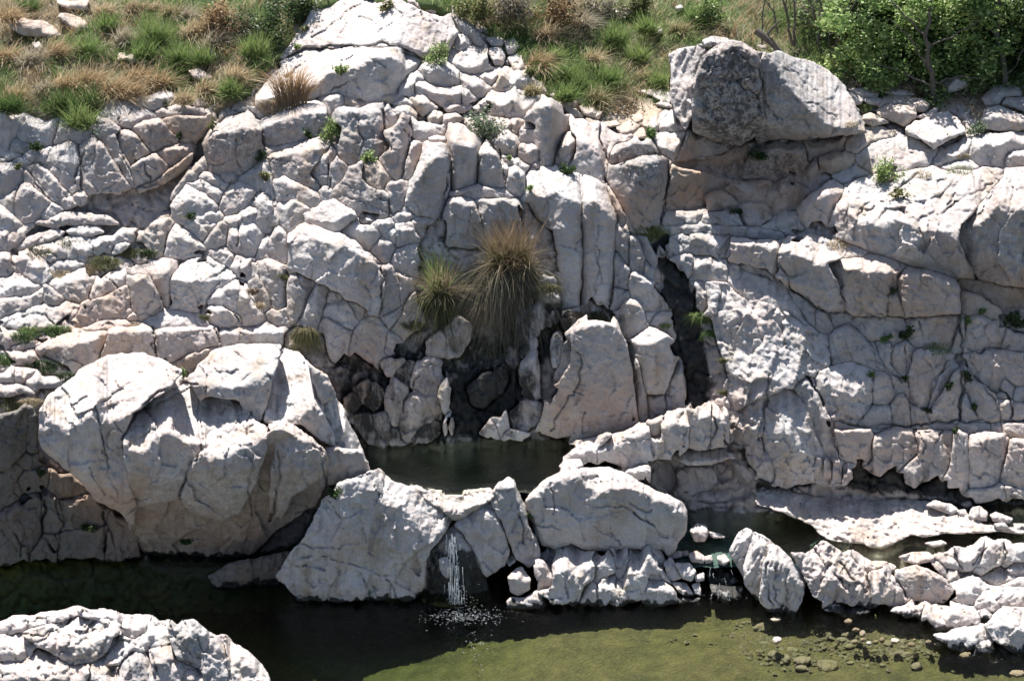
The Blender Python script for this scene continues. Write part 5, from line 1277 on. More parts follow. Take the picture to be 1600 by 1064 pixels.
S(12,"590,545 620,530 650,545 640,572 605,575", 'small round stone behind the big facetted boulder', lit=.6, z=.35, name='stone', cat='stone')
S(12,"660,500 720,480 800,480 830,500 820,520 750,532 690,520", 'flat white rock in the brown channel', lit=.8, z=.5, top=16, name='rock_slab', cat='rock slab')
S(12,"780,440 860,425 885,440 830,455", 'thin white rock awash in the brown channel', lit=.8, z=.6, top=16, name='stone', cat='stone')
outcrop('pile', 'rock_outcrop', 'pile of sunlit rounded rocks at the lower right edge', 'rock outcrop', 12, '1200,980')
k = 'pile'
for s, m, z_, l in (("840,510 880,480 930,490 940,550 890,555", 'pale', .4, .5), ("935,480 1000,450 1055,438 1040,500 1010,560 950,570", 'pale', .35, .4), ("1000,570 1040,490 1060,438 1090,430 1140,450 1150,500 1100,550 1040,582", 'pale', .3, .3),
    ("1140,455 1210,440 1310,445 1310,520 1200,520 1150,550", 'pale', .4, .5), ("1165,560 1200,525 1310,525 1310,580 1200,590", 'pale', .25, .5), ("1040,600 1100,555 1180,560 1210,600 1130,630 1070,620", 'pale', .15, .6),
    ("830,520 900,555 940,590 920,610 850,560", 'grey', .25, .6), ("940,575 1000,565 1040,585 1000,595 950,600", 'grey', .2, .5),
    ("920,620 1000,590 1040,610 1080,640 1050,690 990,722 930,690", 'pale', .05, .4), ("1130,635 1210,600 1310,600 1310,650 1180,645", 'pink', .2, .4), ("1020,700 1070,650 1130,635 1241,640 1310,650 1310,725 1180,732 1100,762 1030,742", 'pale', .05, .4),
    ("790,740 830,725 1000,735 1040,780 1030,820 960,840 850,847 800,790", 'pale', -.05, .45), ("1030,750 1060,740 1095,770 1090,800 1050,800", 'grey', .0, .3), ("1100,760 1160,735 1310,735 1310,960 1241,955 1170,935 1110,880 1060,830", 'pale', -.1, .4),
    ("850,860 900,840 1050,815 1080,860 1060,910 960,937 920,947 880,900", 'pale', -.1, .5), ("1010,910 1080,880 1110,930 1090,962 1030,952", 'pale', -.12, .4), ("1100,900 1170,935 1200,985 1120,975", 'grey', -.15, .5)):
    B(k,12,s, mat=m, z=z_, lit=l, front=66, top=18, thick=.6, rough=.9, crk=.5)

# ------------------------------------------------------------------ FOREGROUND ROCK, BOTTOM LEFT
outcrop('fore', 'rock_outcrop', 'bright white crumpled rock in the bottom left corner', 'rock outcrop', 9, '600,1064')
k = 'fore'
FK = dict(front=62, top=18, thick=.9, rough=1.25)
FY = 31.75
def fy_(s): return float(31.9 + (1064 - min(pts(9, s)[:, 1].max(), 1090)) * .011)
for s, m, l in (("-70,800 0,800 60,775 160,770 190,755 360,755 300,790 200,815 130,830 60,850 -70,870", 'pale', .6), ("360,755 430,765 500,745 560,765 650,770 690,800 680,850 620,885 560,820 500,787 400,787", 'pale', .6),
    ("100,860 200,820 320,790 440,785 520,790 560,820 520,870 480,950 420,990 340,1000 260,950 160,900", 'pale', .55), ("-70,865 90,860 160,910 150,960 100,990 -70,965", 'pale', .5),
    ("480,1000 530,880 620,885 680,850 690,800 755,800 775,840 780,900 740,950 700,930 600,940 540,1000", 'pale', .6), ("780,840 840,800 900,795 960,840 1020,885 1040,930 1050,1064 1050,1120 940,1120 930,1020 820,970 800,900", 'grey', .25),
    ("1040,900 1100,910 1150,940 1200,1000 1241,1040 1260,1120 1055,1120 1050,960", 'pink', .5), ("690,930 780,905 820,980 940,1030 945,1120 720,1120 700,1000", 'grey', .3), ("100,990 160,930 260,960 330,1010 420,1000 400,1064 380,1120 -70,1120 -70,970", 'pink', .5),
    ("420,995 480,960 540,1005 530,1120 380,1120 400,1064", 'pale', .6), ("530,1050 600,940 690,930 700,1000 720,1064 700,1120 520,1120", 'grey', .4)):
    B(k,9,s, mat=m, lit=l, y=fy_(s), **FK)

# ------------------------------------------------------------------ MEADOW ROCKS
def Y_surface_base(P): return Y_base(P[:, 0].mean(), P[:, 1].max())
for s, lab in (("40,118 95,85 165,95 240,118 285,150 300,180 200,168 130,165 75,150", 'long pale boulder in brown grass at the upper left'), ("270,75 280,65 340,72 395,100 410,140 350,150 310,120", 'round pale boulder right of the long one in the upper left meadow'),
    ("260,0 340,10 410,0 400,45 350,50 280,30", 'pale rocks at the top edge of the upper left meadow'), ("580,265 610,250 650,265 680,290 600,290", 'half buried flat stone in the meadow left of centre'),
    ("545,250 575,245 580,275 545,285", 'small pale stone beside the half buried flat one'), ("870,330 920,320 960,345 1000,365 940,372 900,365", 'little stone in the grass left of the summit dome'), ("150,200 180,195 200,225 160,230", 'tiny pale stone sunk in the brown grass')):
    S(1,s,lab, mat='tan', lit=.5, y=float(Y_surface_base(pts(1, s))) - .1, front=80, top=10, rough=.7, name='boulder' if 'boulder' in lab else 'stone', cat='boulder' if 'boulder' in lab else 'stone')
S(3,"630,140 650,120 690,130 695,155 640,155", 'lone grey stone in the green meadow right of the summit', lit=.5, dy=-.2, name='stone', cat='stone')
S(3,"580,425 640,415 735,425 735,470 690,465 640,440", 'flat white slab on the path left of the overhanging boulder', lit=.9, top=15, dy=-.1, name='rock_slab', cat='rock slab')
S(3,"755,35 780,25 790,42 765,48", 'tiny pale stone near the top of the green meadow', lit=.6, dy=-.2, name='stone', cat='stone')
build_rocks()
# ------------------------------------------------------------------ BEDROCK AND HILLSIDE (behind and between the blocks)
MEADOW_EDGE = np.array([(-400, 185), (0, 172), (60, 178), (130, 203), (148, 198), (165, 155), (250, 145), (300, 165), (335, 178), (400, 130), (440, 90), (480, 20), (560, -20), (640, -10), (735, 40), (765, 62), (820, 100),
                        (850, 140), (900, 165), (930, 188), (985, 200), (1030, 185), (1045, 150), (1050, 80), (1130, 68), (1200, 85), (1290, 112), (1320, 140), (1370, 165), (1440, 175), (1500, 180), (1560, 195), (1700, 205), (2000, 205)], float)
def build_base():
    step = 3.4
    gx = np.arange(-330, 1931, step); gy = np.arange(-40, 1085, step)
    X, Yp = np.meshgrid(gx, gy)
    Y = Y_base(X, Yp)
    cover = np.zeros(X.shape, bool)
    for O, lo, hi in ALL_OUTLINES:
        i0, i1 = np.searchsorted(gx, [lo[0], hi[0]]); j0, j1 = np.searchsorted(gy, [lo[1], hi[1]])
        sl = (slice(j0, j1), slice(i0, i1))
        if X[sl].size: cover[sl] |= inside(X[sl], Yp[sl], O)
    c = cover.astype(float)
    for _ in range(2):
        p = np.pad(c, 1, mode='edge'); c = (p[:-2, 1:-1] + p[2:, 1:-1] + p[1:-1, :-2] + p[1:-1, 2:] + p[1:-1, 1:-1]) / 5
    cs = 30.0
    wx = X + 12 * fbm(X / 30, Yp / 30, 301, 3); wy = Yp + 12 * fbm(X / 30, Yp / 30, 302, 3)
    f1, f2, tv = voronoi(wx / cs, wy / (cs * 1.2), 303, 1.4)
    D = .05 * tv + .08 * np.exp(-((f2 - f1) * cs / 2.5) ** 2)
    f1, f2, tv = voronoi(wx / 11, wy / 13, 305, 1.4)
    D += .025 * tv + .04 * np.exp(-((f2 - f1) * 11 / 2.) ** 2)
    D += .09 * fbm(X / 40, Yp / 40, 311, 4) + .03 * fbm(X / 9, Yp / 9, 312, 3)
    Y = Y + D + .05 + .2 * np.clip(c * 1.5 - .25, 0, 1)
    medge = np.interp(X, MEADOW_EDGE[:, 0], MEADOW_EDGE[:, 1])
    keep = (Yp > medge - 16)
    zb_add(X[keep], Yp[keep], Y[keep])
    q = keep[:-1, :-1] & keep[1:, :-1] & keep[:-1, 1:] & keep[1:, 1:]
    idx = np.arange(X.size).reshape(X.shape)
    F = np.stack([idx[:-1, :-1][q], idx[1:, :-1][q], idx[1:, 1:][q], idx[:-1, 1:][q]], -1)
    V = world_at(X, Yp, Y).reshape(-1, 3)
    used = np.unique(F); mp = -np.ones(len(V), int); mp[used] = np.arange(len(used))
    me = mesh_from('bedrock', V[used], mp[F], [], M_PINK, {'stain': stain_at(X, Yp).reshape(-1, 4)[used]})
    tag(link('bedrock', me), 'grey bedrock showing between the blocks of the cliff', None, None, 'structure')
    # hillside
    step = 5.0
    gx = np.arange(-330, 1931, step); gy = np.arange(-400, 250, step)
    X, Yp = np.meshgrid(gx, gy)
    medge = np.interp(X, MEADOW_EDGE[:, 0], MEADOW_EDGE[:, 1])
    Y = Y_base(X, Yp) + .25 * fbm(X / 60, Yp / 60, 401, 4) + .5 * np.clip((Yp - medge) / 30, 0, 1.5)
    green = np.clip(fbm(X / 90, Yp / 45, 402, 4) * 2.0 + .45 + .35 * (X > 820) * (X < 1060), 0, 1)
    dirt = np.zeros(X.shape)
    for cx, cy, rx, ry in ((990, 178, 75, 28), (960, 160, 40, 14), (1330, 135, 140, 22), (1500, 170, 120, 20), (1060, 150, 40, 20)):
        dirt = np.maximum(dirt, np.clip(1.6 - 1.4 * np.sqrt(((X - cx) / rx) ** 2 + ((Yp - cy) / ry) ** 2) + .5 * fbm(X / 14, Yp / 14, 403, 3), 0, 1))
    keep = Yp < medge + 22
    zb_add(X[keep & (Yp > -60)], Yp[keep & (Yp > -60)], Y[keep & (Yp > -60)])
    q = keep[:-1, :-1] & keep[1:, :-1] & keep[:-1, 1:] & keep[1:, 1:]
    idx = np.arange(X.size).reshape(X.shape)
    F = np.stack([idx[:-1, :-1][q], idx[1:, :-1][q], idx[1:, 1:][q], idx[:-1, 1:][q]], -1)
    V = world_at(X, Yp, Y).reshape(-1, 3)
    used = np.unique(F); mp = -np.ones(len(V), int); mp[used] = np.arange(len(used))
    H = np.stack([green * (1 - dirt), dirt, 0 * dirt, 0 * dirt + 1], -1).reshape(-1, 4)[used]
    me = mesh_from('hillside', V[used], mp[F], [], M_SOIL, {'hue': H})
    tag(link('hillside', me), 'grassy hillside above the cliff', None, None, 'structure')
    # the country beyond, out to the horizon
    n = 40
    xs = np.linspace(-400, 400, n); ys = np.concatenate([[58.0, 60.0], np.linspace(70, 600, n - 2)])
    XX, YY = np.meshgrid(xs, ys)
    ztop = float(world_at(800, -395, Y_base(800, -395))[2])
    ZZ = ztop + (YY - 59.5) * .16 + 6 * fbm(XX / 80, YY / 80, 405, 4) * np.clip((YY - 60) / 60, 0, 1) - .4
    idx = np.arange(XX.size).reshape(XX.shape)
    F = np.stack([idx[:-1, :-1], idx[:-1, 1:], idx[1:, 1:], idx[1:, :-1]], -1).reshape(-1, 4)
    me = mesh_from('hills', np.stack([XX, YY, ZZ], -1).reshape(-1, 3), F, [], M_SOIL, {'hue': np.tile([.5, .1, 0, 1], (XX.size, 1))})
    tag(link('hills', me), 'rough hills beyond the meadow', None, None, 'structure')
build_base()

# ------------------------------------------------------------------ WATER AND POOL BEDS
def bed_mat(name='pool_bed', c0=(0.085, 0.066, 0.022), c1=(0.17, 0.132, 0.048), c2=(0.035, 0.03, 0.012)):
    m, nt, out = new_mat(name)
    L = nt.links
    geo = N(nt, 'ShaderNodeNewGeometry')
    n1 = N(nt, 'ShaderNodeTexNoise', Scale=3.5, Detail=7.0, Roughness=0.65); L.new(geo.outputs['Position'], n1.inputs['Vector'])
    n2 = N(nt, 'ShaderNodeTexNoise', Scale=28.0, Detail=4.0, Roughness=0.7); L.new(geo.outputs['Position'], n2.inputs['Vector'])
    col = mixc(nt, ramp(nt, n1.outputs['Fac'], [(.35, 0.), (.65, 1.)]), c0, c1)
    col = mixc(nt, ramp(nt, n2.outputs['Fac'], [(.4, 0.), (.62, .6)]), col, c2)
    n3 = N(nt, 'ShaderNodeTexNoise', Scale=1.1, Detail=8.0, Roughness=0.7); L.new(geo.outputs['Position'], n3.inputs['Vector'])
    col = mixc(nt, ramp(nt, n3.outputs['Fac'], [(.5, 0.), (.64, .65)]), col, c2)
    vo = N(nt, 'ShaderNodeTexVoronoi', Scale=13.0); L.new(geo.outputs['Position'], vo.inputs['Vector'])
    col = mixc(nt, ramp(nt, vo.outputs['Distance'], [(.12, .5), (.35, 0.)]), col, c1)
    b = N(nt, 'ShaderNodeBsdfPrincipled', Roughness=0.9); L.new(col, b.inputs['Base Color'])
    wv = N(nt, 'ShaderNodeTexWave', Scale=3.4, Distortion=14.0, Detail=4.0); wv.inputs['Detail Scale'].default_value = 1.6
    mp = N(nt, 'ShaderNodeMapping'); mp.inputs['Rotation'].default_value = (0, 0, R(62)); L.new(geo.outputs['Position'], mp.inputs[0]); L.new(mp.outputs[0], wv.inputs['Vector'])
    bw = N(nt, 'ShaderNodeBump', Strength=0.4, Distance=0.03); L.new(wv.outputs['Fac'], bw.inputs['Height'])
    bp = N(nt, 'ShaderNodeBump', Strength=0.9, Distance=0.035); L.new(n2.outputs['Fac'], bp.inputs['Height']); L.new(bw.outputs[0], bp.inputs['Normal']); L.new(bp.outputs[0], b.inputs['Normal'])
    L.new(b.outputs[0], out.inputs[0])
    return m
M_BED = bed_mat()
M_BED_DARK = bed_mat('painted_shade_bed', (0.007, 0.009, 0.009), (0.014, 0.016, 0.015), (0.005, 0.006, 0.006))  # near-black colour stands in for depth, shade and the dark wall's reflection
M_BED_TEAL = bed_mat('teal_bed', (0.03, 0.075, 0.065), (0.08, 0.13, 0.105), (0.02, 0.04, 0.034))
M_BED_BROWN = bed_mat('brown_gravel_bed', (0.18, 0.12, 0.06), (0.30, 0.21, 0.11), (0.10, 0.07, 0.04))

def water_volume(m, col, dens):
    nt = m.node_tree
    va = nt.nodes.new('ShaderNodeVolumeAbsorption')
    va.inputs['Color'].default_value = (*col, 1); va.inputs['Density'].default_value = dens
    out = [n for n in nt.nodes if n.type == 'OUTPUT_MATERIAL'][0]
    nt.links.new(va.outputs[0], out.inputs['Volume'])
    return m
M_WATER = water_volume(water_mat('clear_water', 1.0), (0.50, 0.68, 0.42), 1.05)

def wave_grid(x0, x1, y0, y1, step, f):
    xs = np.arange(x0, x1 + step, step); ys = np.arange(y0, y1 + step, step)
    XX, YY = np.meshgrid(xs, ys)
    return XX, YY, f(XX, YY)

def on_level(outline, z):
    P = natural_outline(pts(0, outline), 5, 0.0)
    W = world_at(P[:, 0], P[:, 1], Y_on_level(P[:, 1], z))
    return W[:, :2]

def water_body(name, outline, z, depth, step, label, f=None, mat=None, rect=None):
    """closed body of water: rippled top over the traced outline, sides and bottom"""
    if rect: x0, x1, y0, y1 = rect
    else:
        W = on_level(outline, z); (x0, y0), (x1, y1) = W.min(0), W.max(0)
    XX, YY, ZZ = wave_grid(x0, x1, y0, y1, step, f or (lambda a, b: 0 * a))
    ok = np.ones((XX.shape[0] - 1, XX.shape[1] - 1), bool)
    if not rect: ok = inside((XX[:-1, :-1] + XX[1:, 1:]) / 2, (YY[:-1, :-1] + YY[1:, 1:]) / 2, W)
    idx = np.arange(XX.size).reshape(XX.shape)
    F = np.stack([idx[:-1, :-1][ok], idx[:-1, 1:][ok], idx[1:, 1:][ok], idx[1:, :-1][ok]], -1)
    used = np.unique(F); mp = -np.ones(XX.size, int); mp[used] = np.arange(len(used)); F = mp[F]
    V = np.stack([XX, YY, z + ZZ], -1).reshape(-1, 3)[used]
    n = len(V)
    ed = np.concatenate([F[:, [0, 1]], F[:, [1, 2]], F[:, [2, 3]], F[:, [3, 0]]])
    be = ed[~np.isin(ed[:, 0] * n + ed[:, 1], ed[:, 1] * n + ed[:, 0])]
    low = V.copy(); low[:, 2] = z - depth
    Fs = np.stack([be[:, 1], be[:, 0], n + be[:, 0], n + be[:, 1]], -1)
    me = mesh_from(name, np.concatenate([V, low]), np.concatenate([F, F[:, ::-1] + n, Fs]), [], mat or M_WATER)
    return tag(link(name, me), label, None, None, 'structure')

def bed(name, x0, x1, y0, y1, step, fz, label, mat=None):
    XX, YY, ZZ = wave_grid(x0, x1, y0, y1, step, fz)
    idx = np.arange(XX.size).reshape(XX.shape)
    F = np.stack([idx[:-1, :-1], idx[:-1, 1:], idx[1:, 1:], idx[1:, :-1]], -1).reshape(-1, 4)
    me = mesh_from(name, np.stack([XX, YY, ZZ], -1).reshape(-1, 3), F, [], mat or M_BED)
    return tag(link(name, me), label, None, None, 'structure')

FALL = world_at(712., 945., 34.75)
def pool_waves(x, y):
    r = np.sqrt((x - FALL[0]) ** 2 + (y - FALL[1]) ** 2)
    w = .010 * np.sin(r * 42 + 2.5 * fbm(x * 1.5, y * 1.5, 503, 2)) * np.exp(-r / 1.3)
    w += .0045 * np.sin((.25 * x + .95 * y) * 52 + 6 * fbm(x * .8, y * .8, 501, 2)) * (0.25 + np.exp(-((r - 1.2) / 1.2) ** 2))
    w += .035 * fbm(x * 9, y * 9, 502, 3) * np.exp(-(r / .48) ** 2)
    return w
water_body('lower_pool', None, 0.0, 6.0, .055, 'dark green pool at the foot of the rocks, turning olive in the sun', pool_waves, rect=(-10.5, 10.5, 29.5, 37.2))
def lower_bed(x, y):
    # shallow olive bar on the right and in front, deep hole on the left under the boulder
    d = -.30 - .5 * np.clip((0.2 - x - .55 * (y - 33.0) * -1.0) / 3.0, 0, 1) ** 1.2
    d = d - .2 * np.clip((y - 34.3) / 1.2, 0, 1) * np.clip((3.2 - x) / 3, 0, 1)
    d = d + .06 * fbm(x * 1.2, y * 1.2, 505, 3) + .03 * np.sin((x * .9 + y * .35) * 34 + 7 * fbm(x * .9, y * .9, 506, 3)) * (.4 + fbm(x * 2, y * 2, 508, 2)) + .02 * fbm(x * 6, y * 6, 507, 3)
    return d
bed('pool_bed', -10.5, 10.5, 29.3, 37.3, .06, lower_bed, 'olive sandy bed of the lower pool')
UZ = 1.55
water_body('upper_pool', '540,690 560,665 880,660 930,680 930,705 890,730 862,752 830,760 800,758 770,757 755,758 735,762 712,764 700,764 680,760 672,756 640,750 600,740 560,735', UZ, .1, .04, 'small black pool under the wet wall', lambda x, y: .002 * fbm(x * 5, y * 5, 511, 3))
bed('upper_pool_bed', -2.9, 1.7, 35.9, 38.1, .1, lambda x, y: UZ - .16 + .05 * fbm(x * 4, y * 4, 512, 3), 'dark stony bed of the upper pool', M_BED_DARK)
MZ = .46
water_body('middle_pool', '1040,750 1200,745 1300,785 1345,838 1290,868 1225,872 1200,862 1160,832 1135,836 1108,832 1085,815 1065,800', MZ, .1, .04, 'small blue green pool behind the fin of rock', lambda x, y: .006 * fbm(x * 9, y * 7, 521, 3))
bed('middle_pool_bed', 2.3, 5.3, 35.45, 37.6, .1, lambda x, y: MZ - .15 + .05 * fbm(x * 5, y * 5, 522, 3), 'blue green bed of the middle pool', M_BED_TEAL)
water_body('channel', '1265,850 1330,822 1400,830 1480,815 1560,800 1660,795 1660,862 1560,862 1500,868 1480,884 1400,890 1350,880 1320,868 1280,865', .41, .1, .05, 'shallow brown channel between the right bank rocks', lambda x, y: .005 * fbm(x * 8, y * 8, 531, 3))
water_body('side_channel', '1290,735 1400,725 1660,755 1660,835 1560,815 1450,790 1350,770', .56, .2, .06, 'dark narrow channel at the foot of the right wall', lambda x, y: .004 * fbm(x * 8, y * 8, 533, 3))
bed('channel_bed', 4.8, 9.6, 35.35, 37.4, .1, lambda x, y: .35 - .08 + .06 * fbm(x * 3, y * 3, 532, 3), 'brown gravel bed of the channel', M_BED_BROWN)
# ------------------------------------------------------------------ PLANTS
RS = np.random.RandomState(7)
def lin(c): return tuple(c)
C_STRAW = np.array([(0.37, 0.30, 0.19), (0.44, 0.37, 0.255), (0.33, 0.255, 0.15)])
C_BROWN = np.array([(0.30, 0.19, 0.095), (0.37, 0.25, 0.135), (0.24, 0.155, 0.08)])
C_GREY = np.array([(0.30, 0.26, 0.19), (0.24, 0.20, 0.14), (0.38, 0.34, 0.27)])
C_GREEN = np.array([(0.09, 0.15, 0.045), (0.13, 0.195, 0.06), (0.065, 0.11, 0.033)])
C_LIME = np.array([(0.17, 0.23, 0.075), (0.14, 0.20, 0.06), (0.22, 0.26, 0.11)])
C_OLIVE = np.array([(0.13, 0.14, 0.05), (0.17, 0.16, 0.07), (0.09, 0.10, 0.035)])
C_DARK = np.array([(0.035, 0.06, 0.018), (0.05, 0.08, 0.025), (0.025, 0.045, 0.015)])
C_RUST = np.array([(0.20, 0.142, 0.092), (0.25, 0.185, 0.125), (0.15, 0.108, 0.07)])
C_SAGE = np.array([(0.13, 0.17, 0.10), (0.17, 0.20, 0.13), (0.10, 0.13, 0.07)])

def pick(pal, n):
    c = pal[RS.randint(0, len(pal), n)]
    return c * RS.uniform(.95, 1.65, (n, 1))

def blades(root, h, lean, width, c0, c1, droop=0.0, segs=3):
    """arrays of grass blades -> verts, quads, tris, colours"""
    n = len(root)
    t = np.linspace(0, 1, segs + 1)
    h = np.broadcast_to(h, (n,)); width = np.broadcast_to(width, (n,)); droop = np.broadcast_to(droop, (n,))
    ctr = root[:, None, :] + lean[:, None, :] * (h[:, None] * t[None] ** 1.7)[..., None]
    ctr[..., 2] += h[:, None] * (t[None] - droop[:, None] * t[None] ** 2.2)
    a = RS.uniform(0, 2 * math.pi, n)
    side = np.stack([np.cos(a), .5 * np.sin(a), 0 * a], -1)
    w = width[:, None] * np.array([.8, 1.0, .75, .0][:segs] + [0.])[None, :segs + 1] if segs <= 3 else width[:, None] * (1 - t[None] ** 2)
    L = ctr[:, :segs] - side[:, None] * w[:, :segs, None] / 2
    Rr = ctr[:, :segs] + side[:, None] * w[:, :segs, None] / 2
    V = np.concatenate([np.stack([L, Rr], 2).reshape(n, -1, 3), ctr[:, segs:]], 1)
    m = 2 * segs + 1
    base = (np.arange(n) * m)[:, None]
    Q = [base + np.array([2 * k, 2 * k + 1, 2 * k + 3, 2 * k + 2])[None] for k in range(segs - 1)]
    Q = np.concatenate(Q) if Q else np.zeros((0, 4), int)
    T = base + np.array([2 * segs - 2, 2 * segs - 1, 2 * segs])[None]
    tt = np.concatenate([np.repeat(t[:segs], 2), [1.0]])
    col = c0[:, None] * (1 - tt[None, :, None]) + c1[:, None] * tt[None, :, None]
    return V.reshape(-1, 3), Q, T, np.concatenate([col.reshape(-1, 3), np.ones((n * m, 1))], -1)

def join(parts):
    Vs, Qs, Ts, Cs = [], [], [], []; o = 0
    for V, Q, T, C in parts:
        Vs.append(V); Qs.append(Q + o); Ts.append(T + o); Cs.append(C); o += len(V)
    return np.concatenate(Vs), np.concatenate(Qs), np.concatenate(Ts), np.concatenate(Cs)

def put(name, data, mat, label, cat, group=None, kind=None, parent=None):
    V, Q, T, C = data
    base = np.array([V[:, 0].mean(), V[:, 1].mean(), V[:, 2].min()]) if parent is None and kind is None else np.zeros(3)
    o = link(name, mesh_from(name, V - base, Q, T, mat, {'hue': C}, smooth=False))
    o.location = base
    return tag(o, label, cat, group, kind)

def tuft_data(px, py, r, n, h, pal, pal2=None, spread=.5, wind=(.0, .0), droop=.25, width=.008, mound=1.0, yoff=0.0):
    """a grass clump: roots within r photo pixels, blades fanning out from the middle"""
    a = RS.uniform(0, 2 * math.pi, n); q = np.sqrt(RS.uniform(0, 1, n)) * r
    X = px + q * np.cos(a); Yp = py + q * np.sin(a) * .5
    y0 = float(np.median(Y_surface(px + np.array([-r * .4, 0, r * .4]), np.full(3, py * 1.0))))
    root = world_at(X, Yp, np.full(n, y0 + yoff) - .0 + .01 * (py - Yp) * 1.0)
    root[:, 2] -= .03
    lean = np.stack([np.cos(a) * q / r * spread + wind[0] + RS.normal(0, .12, n), np.sin(a) * q / r * spread * .8 + wind[1] + RS.normal(0, .1, n), 0 * a], -1)
    hh = h * RS.uniform(.55, 1.1, n) * (1 - .25 * (q / r) ** 2 * mound)
    return blades(root, hh, lean, width * RS.uniform(.6, 1.2, n), pick(pal, n) * .8, pick(pal2 if pal2 is not None else pal, n), droop * RS.uniform(.5, 1.4, n))

def tuft(px, py, r, n, h, pal, label, pal2=None, name='grass_tuft', cat='grass tuft', group=None, **kw):
    return put(name, tuft_data(px, py, r, n, h, pal, pal2, **kw), M_BLADE, label, cat, group)

def fountain(px, py, r, n, L, e0, e1, g, pal, pal2, label, width=.011, name='grass_clump', yoff=-.12, az=None, parent=None, lock=16, wind=(0., 0.), cat='grass clump', group=None):
    """a big clump: blades leave one crown in all directions and arch over under their weight"""
    y0 = float(np.min(Y_surface(px + np.array([-r * .5, 0, r * .5]), np.full(3, py * 1.0)))) + yoff
    a = RS.uniform(0, 2 * math.pi, n) if az is None else RS.uniform(az[0], az[1], n); q = np.sqrt(RS.uniform(0, 1, n)) * r
    root = world_at(px + q * np.cos(a), py - q * np.sin(a) * .4, np.full(n, y0))
    nl = max(8, n // lock); li = RS.randint(0, nl, n)
    la = RS.uniform(0, 2 * math.pi, nl)[li]
    a = la + RS.normal(0, .16, n) if az is None else a
    el = (np.radians(RS.uniform(e0, e1, nl)) + 0)[li] + RS.normal(0, .11, n)
    lr = RS.uniform(.65, 1.1, nl)[li]
    d = np.stack([np.cos(a) * np.cos(el), np.sin(a) * np.cos(el) * .8 - .12, np.sin(el)], -1) + RS.normal(0, .07, (n, 3)) + np.array([wind[0], wind[1], 0])
    Ls = L * lr * RS.uniform(.6, 1.08, n); gs = g * RS.uniform(.6, 1.35, n)
    t = np.linspace(0, 1, 6)
    ctr = root[:, None] + d[:, None] * (Ls[:, None] * t)[..., None]
    ctr[..., 2] -= gs[:, None] * Ls[:, None] * t[None] ** 2.2
    ctr += np.cumsum(RS.normal(0, .008, (n, 6, 3)), 1) * t[None, :, None]
    b = RS.uniform(0, 2 * math.pi, n); side = np.stack([np.cos(b), .4 * np.sin(b), .3 * np.sin(b * 3)], -1)
    w = width * RS.uniform(.5, 1.3, n)[:, None] * (1 - .85 * t[None] ** 2)
    V = np.stack([ctr - side[:, None] * w[..., None] / 2, ctr + side[:, None] * w[..., None] / 2], 2).reshape(-1, 3)
    base = (np.arange(n) * 12)[:, None]
    Q = np.concatenate([base + np.array([2 * k, 2 * k + 1, 2 * k + 3, 2 * k + 2]) for k in range(5)])
    c0, c1 = pick(pal, n), pick(pal2, n)
    tt = np.repeat(t, 2)
    C = c0[:, None] * (1 - tt[None, :, None]) + c1[:, None] * tt[None, :, None]
    C = np.concatenate([C.reshape(-1, 3), np.ones((n * 12, 1))], -1)
    if parent is not None:
        o = link(name, mesh_from(name, V - np.array(parent.location), Q, [], M_BLADE, {'hue': C}, smooth=False), parent)
        return o
    return put(name, (V, Q, np.zeros((0, 3), int), C), M_BLADE, label, cat, group)

def leaves(ctr, size, pal, flat=.5):
    """small pointed leaves at the given points"""
    n = len(ctr)
    d = RS.normal(0, 1, (n, 3)); d[:, 2] *= flat; d /= np.linalg.norm(d, axis=1, keepdims=True)
    e = RS.normal(0, 1, (n, 3)); e -= d * (e * d).sum(1, keepdims=True); e /= np.linalg.norm(e, axis=1, keepdims=True)
    s = size * RS.uniform(.6, 1.25, (n, 1))
    V = np.stack([ctr - d * s * .5, ctr + e * s * .3, ctr + d * s * .5, ctr - e * s * .3], 1)
    Q = (np.arange(n) * 4)[:, None] + np.arange(4)[None]
    C = np.repeat(np.concatenate([pick(pal, n), np.ones((n, 1))], -1)[:, None], 4, 1)
    return V.reshape(-1, 3), Q, np.zeros((0, 3), int), C.reshape(-1, 4)

def tube_data(P, r0, r1, sides=6):
    P = np.asarray(P, float); n = len(P)
    tan = np.gradient(P, axis=0); tan /= np.linalg.norm(tan, axis=1, keepdims=True) + 1e-9
    ref = np.where(np.abs(tan[:, 2:3]) > .8, np.array([[1., 0, 0]]), np.array([[0., 0, 1]]))
    u = np.cross(tan, ref); u /= np.linalg.norm(u, axis=1, keepdims=True); v = np.cross(tan, u)
    a = np.arange(sides) / sides * 2 * math.pi
    rr = np.linspace(r0, r1, n)
    V = P[:, None] + rr[:, None, None] * (u[:, None] * np.cos(a)[None, :, None] + v[:, None] * np.sin(a)[None, :, None])
    i = np.arange(n - 1)[:, None] * sides; k = np.arange(sides)[None]; k1 = (k + 1) % sides
    Q = np.stack([i + k, i + k1, i + sides + k1, i + sides + k], -1).reshape(-1, 4)
    return V.reshape(-1, 3), Q, np.zeros((0, 3), int), np.tile([.1, .08, .06, 1.], (n * sides, 1))

